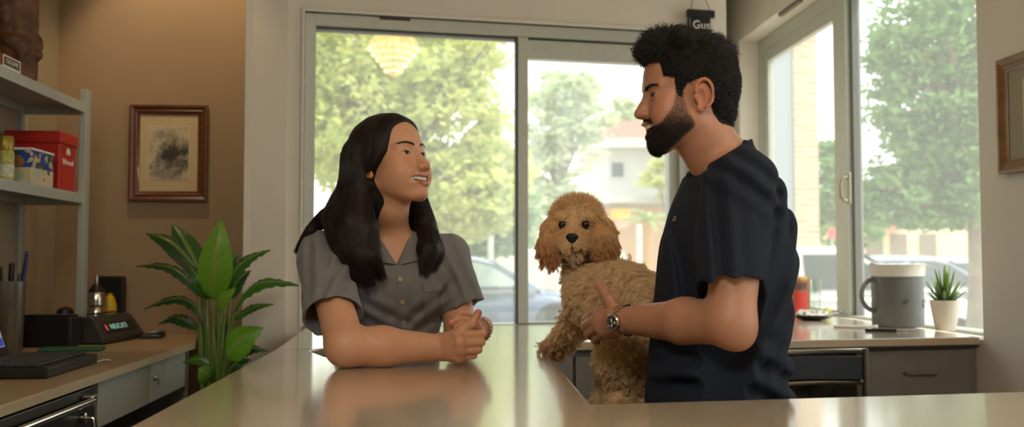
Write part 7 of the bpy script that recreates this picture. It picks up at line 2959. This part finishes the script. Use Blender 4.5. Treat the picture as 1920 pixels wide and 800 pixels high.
def mat_brick():
    m = bpy.data.materials.new("tan_brick")
    m.use_nodes = True
    nt = m.node_tree
    b_ = nt.nodes["Principled BSDF"]
    b_.inputs["Roughness"].default_value = 0.9
    tc = nt.nodes.new("ShaderNodeTexCoord")
    mp = nt.nodes.new("ShaderNodeMapping")
    mp.inputs["Rotation"].default_value = (R(90), 0, 0)
    nt.links.new(tc.outputs["Object"], mp.inputs["Vector"])
    br = nt.nodes.new("ShaderNodeTexBrick")
    br.inputs["Color1"].default_value = rgb(204, 178, 146)
    br.inputs["Color2"].default_value = rgb(190, 160, 128)
    br.inputs["Mortar"].default_value = rgb(206, 192, 168)
    br.inputs["Scale"].default_value = 1.0
    br.inputs["Brick Width"].default_value = 0.21
    br.inputs["Row Height"].default_value = 0.075
    br.inputs["Mortar Size"].default_value = 0.008
    nt.links.new(mp.outputs[0], br.inputs["Vector"])
    nt.links.new(br.outputs["Color"], b_.inputs["Base Color"])
    return m


o = MB().box((a.x, D, 0), (b.x, D + 0.35, 5.6)).build("brick_pier", mat_brick(), smooth=False)
tag(o, "tan brick pier standing outside the right window's far pane", "pier")
a2 = P(1450, 400, D)
o = MB().box((a2.x, D + 0.02, 0), (a.x - 0.002, D + 0.4, 5.6)).build("reflection_panel", mat("pane_reflection_grey", rgb(150, 158, 160), 0.6), smooth=False)  # solid strip imitating a reflection in the pane
tag(o, "grey strip standing in for a window reflection beside the tan brick pier", "panel")
# far tan building with its door and red awning
D = 34.0
a, b = P(1600, 500, D), P(1960, 500, D)
zt_ = P(1700, 400, D).z
bl = thing("building", "low tan brick building across the street behind the big green tree", "building", ((a.x + b.x) / 2, D, 0))
MB().box((a.x, D, 0), (b.x, D + 5, zt_)).build("wall", mat("tan_wall", rgb(222, 202, 164), 0.9, noise_amt=0.06, noise_scale=3), bl)
for px in (1685, 1640, 1740):
    q_ = P(px, 480, D)
    MB().box((q_.x - 0.28, D - 0.04, 0.2), (q_.x + 0.28, D - 0.001, P(px, 438, D).z)).build("door", mat("dark_door", rgb(130, 122, 106), 0.6), bl)
q_ = P(1655, 420, D)
MB().raw([(q_.x - 0.55, D - 0.9, q_.z - 0.15), (q_.x + 0.55, D - 0.9, q_.z - 0.15), (q_.x + 0.55, D, q_.z + 0.3), (q_.x - 0.55, D, q_.z + 0.3), (q_.x - 0.55, D, q_.z - 0.15), (q_.x + 0.55, D, q_.z - 0.15)],
         [(0, 1, 2, 3), (0, 4, 5, 1), (0, 3, 4), (1, 5, 2), (3, 2, 5, 4)]).build("awning", mat("red_awning", rgb(206, 84, 84), 0.7), bl, smooth=False)


def sign(name, label, px, py, d, r, m, rp=0.035):
    c_ = P(px, py, d)
    t = thing(name, label, "street sign", (c_.x, c_.y, 0))
    MB().tube([(c_.x, c_.y, 0), (c_.x, c_.y, c_.z)], rp, 10).build("post", mat("sign_post", rgb(206, 206, 200), 0.6), t)
    if r:
        MB().lathe([(r, 0), (r, 0.02)], c_ - Vector((0, 0.06, 0)), 8, (0, -1, 0)).build("plate", m, t, smooth=False)
    return t


M_rs = mat("red_sign", rgb(214, 96, 88), 0.6)
sign("street_sign", "round red sign between the brick pier and the window post", 1560, 437, 22, 0.13, M_rs, 0.02)
sign("street_sign", "small reddish round sign left of the mullion, above the blue car", 951, 444, 22, 0.10, mat("pink_plate", rgb(206, 160, 148), 0.6), 0.02)
c_ = P(920, 418, 18.6)
pole = thing("street_pole", "white street pole rising behind the blue car's roof", "pole", (c_.x, c_.y, 0))
MB().tube([(c_.x, c_.y, 0), (c_.x, c_.y, c_.z)], 0.055, 12).build("shaft", mat("sign_post", rgb(206, 206, 200), 0.6), pole)
MB().ball((c_.x, c_.y, c_.z), (0.06, 0.06, 0.03), 12, 8).build("cap", mat("sign_post", rgb(206, 206, 200), 0.6), pole)
c_ = P(1198, 424, 30)
pole = thing("street_pole", "white post left of the small palm's trunk", "pole", (c_.x, c_.y, 0))
MB().tube([(c_.x, c_.y, 0), (c_.x, c_.y, c_.z)], 0.09, 12).build("shaft", mat("sign_post", rgb(206, 206, 200), 0.6), pole)
MB().ball((c_.x, c_.y, c_.z), (0.1, 0.1, 0.05), 12, 8).build("cap", mat("sign_post", rgb(206, 206, 200), 0.6), pole)
q_ = P(1003, 470, 27)
hd_ = MB().box((q_.x - 5.5, 26.6, 0), (q_.x + 2.4, 27.4, 1.55)).build("garden_wall", mat("garden_wall", rgb(206, 196, 178), 0.9, noise_amt=0.06, noise_scale=2), smooth=False)
tag(hd_, "low pale garden wall across the street beyond the blue car", "wall")

# ================================================================ LIGHT, SKY, CAMERA
w = bpy.data.worlds.new("World")
sc.world = w
w.use_nodes = True
nt = w.node_tree
nt.nodes.clear()
wo = nt.nodes.new("ShaderNodeOutputWorld")
bg = nt.nodes.new("ShaderNodeBackground")
tc = nt.nodes.new("ShaderNodeTexCoord")
sx = nt.nodes.new("ShaderNodeSeparateXYZ")
nt.links.new(tc.outputs["Generated"], sx.inputs[0])
cr = nt.nodes.new("ShaderNodeValToRGB")
cr.color_ramp.elements[0].position, cr.color_ramp.elements[0].color = 0.0, (0.95, 0.97, 0.92, 1)
cr.color_ramp.elements[1].position, cr.color_ramp.elements[1].color = 0.6, (0.86, 0.92, 0.95, 1)
nt.links.new(sx.outputs["Z"], cr.inputs[0])
nt.links.new(cr.outputs[0], bg.inputs["Color"])
bg.inputs["Strength"].default_value = 2.05
nt.links.new(bg.outputs[0], wo.inputs["Surface"])


def light(name, kind, loc, target, energy, col, size=1.0, sy=None, spot=None, blend=0.5):
    l = bpy.data.lights.new(name, kind)
    l.energy = energy
    l.color = col
    if kind == "AREA":
        l.size = size
        if sy:
            l.shape = "RECTANGLE"
            l.size_y = sy
    elif kind == "SUN":
        l.angle = size
    else:
        l.shadow_soft_size = size
    if spot:
        l.spot_size = R(spot)
        l.spot_blend = blend
    o = bpy.data.objects.new(name, l)
    COL.objects.link(o)
    o.location = loc
    dv = Vector(target) - Vector(loc)
    o.rotation_euler = dv.to_track_quat("-Z", "Y").to_euler()
    return o


light("sun", "SUN", (10, 20, 30), (10 - 9, 20 + 6, 30 - 22), 3.6, (1.0, 0.95, 0.84), R(6))
light("ceiling_fill", "AREA", (-0.3, -0.6, CE - 0.06), (-0.2, 0.6, 0), 50, (1.0, 0.95, 0.87), 0.9, 0.9)  # unseen fill lamp added near the camera to brighten the room
light("picture_light", "SPOT", (-1.38, 3.75, CE - 0.05), (-1.36, 4.3, 1.6), 26, (1.0, 0.74, 0.45), 0.04, spot=75, blend=0.45)

def portal(name, c, n, w_, h_):
    l = bpy.data.lights.new(name, "AREA")
    l.shape = "RECTANGLE"
    l.size, l.size_y = w_, h_
    l.cycles.is_portal = True
    o = bpy.data.objects.new(name, l)
    COL.objects.link(o)
    o.location = c
    o.rotation_euler = Vector(n).to_track_quat("-Z", "Z").to_euler()


portal("portal_back", (wpt(567, 0.2, 1.6) + wpt(1296, 0.2, 1.6)) / 2, -wn, 1.75, 1.3)
portal("portal_right", Vector((*RW((RD0 + RD1) / 2, 0.24), 1.8)), -rn, 2.8, 1.65)
portal("portal_front", Vector((*RW(1.1, 0.24), 1.7)), -rn, 2.5, 1.7)

cam_d = bpy.data.cameras.new("camera")
cam_d.lens = 36.0 * F / 1920.0
cam_d.sensor_width = 36.0
cam_d.sensor_fit = "HORIZONTAL"
cam_d.clip_end = 300
cam_d.dof.use_dof = True
cam_d.dof.focus_distance = 2.35
cam_d.dof.aperture_fstop = 3.4
cam = bpy.data.objects.new("camera", cam_d)
COL.objects.link(cam)
cam.location = (0, 0, ZC)
cam.rotation_euler = (R(90) + TH, 0, 0)
sc.camera = cam
sc.view_settings.view_transform = "Standard"
sc.view_settings.look = "None"
sc.view_settings.gamma = 1.0
sc.view_settings.use_curve_mapping = False
sc.view_settings.exposure = 0.25
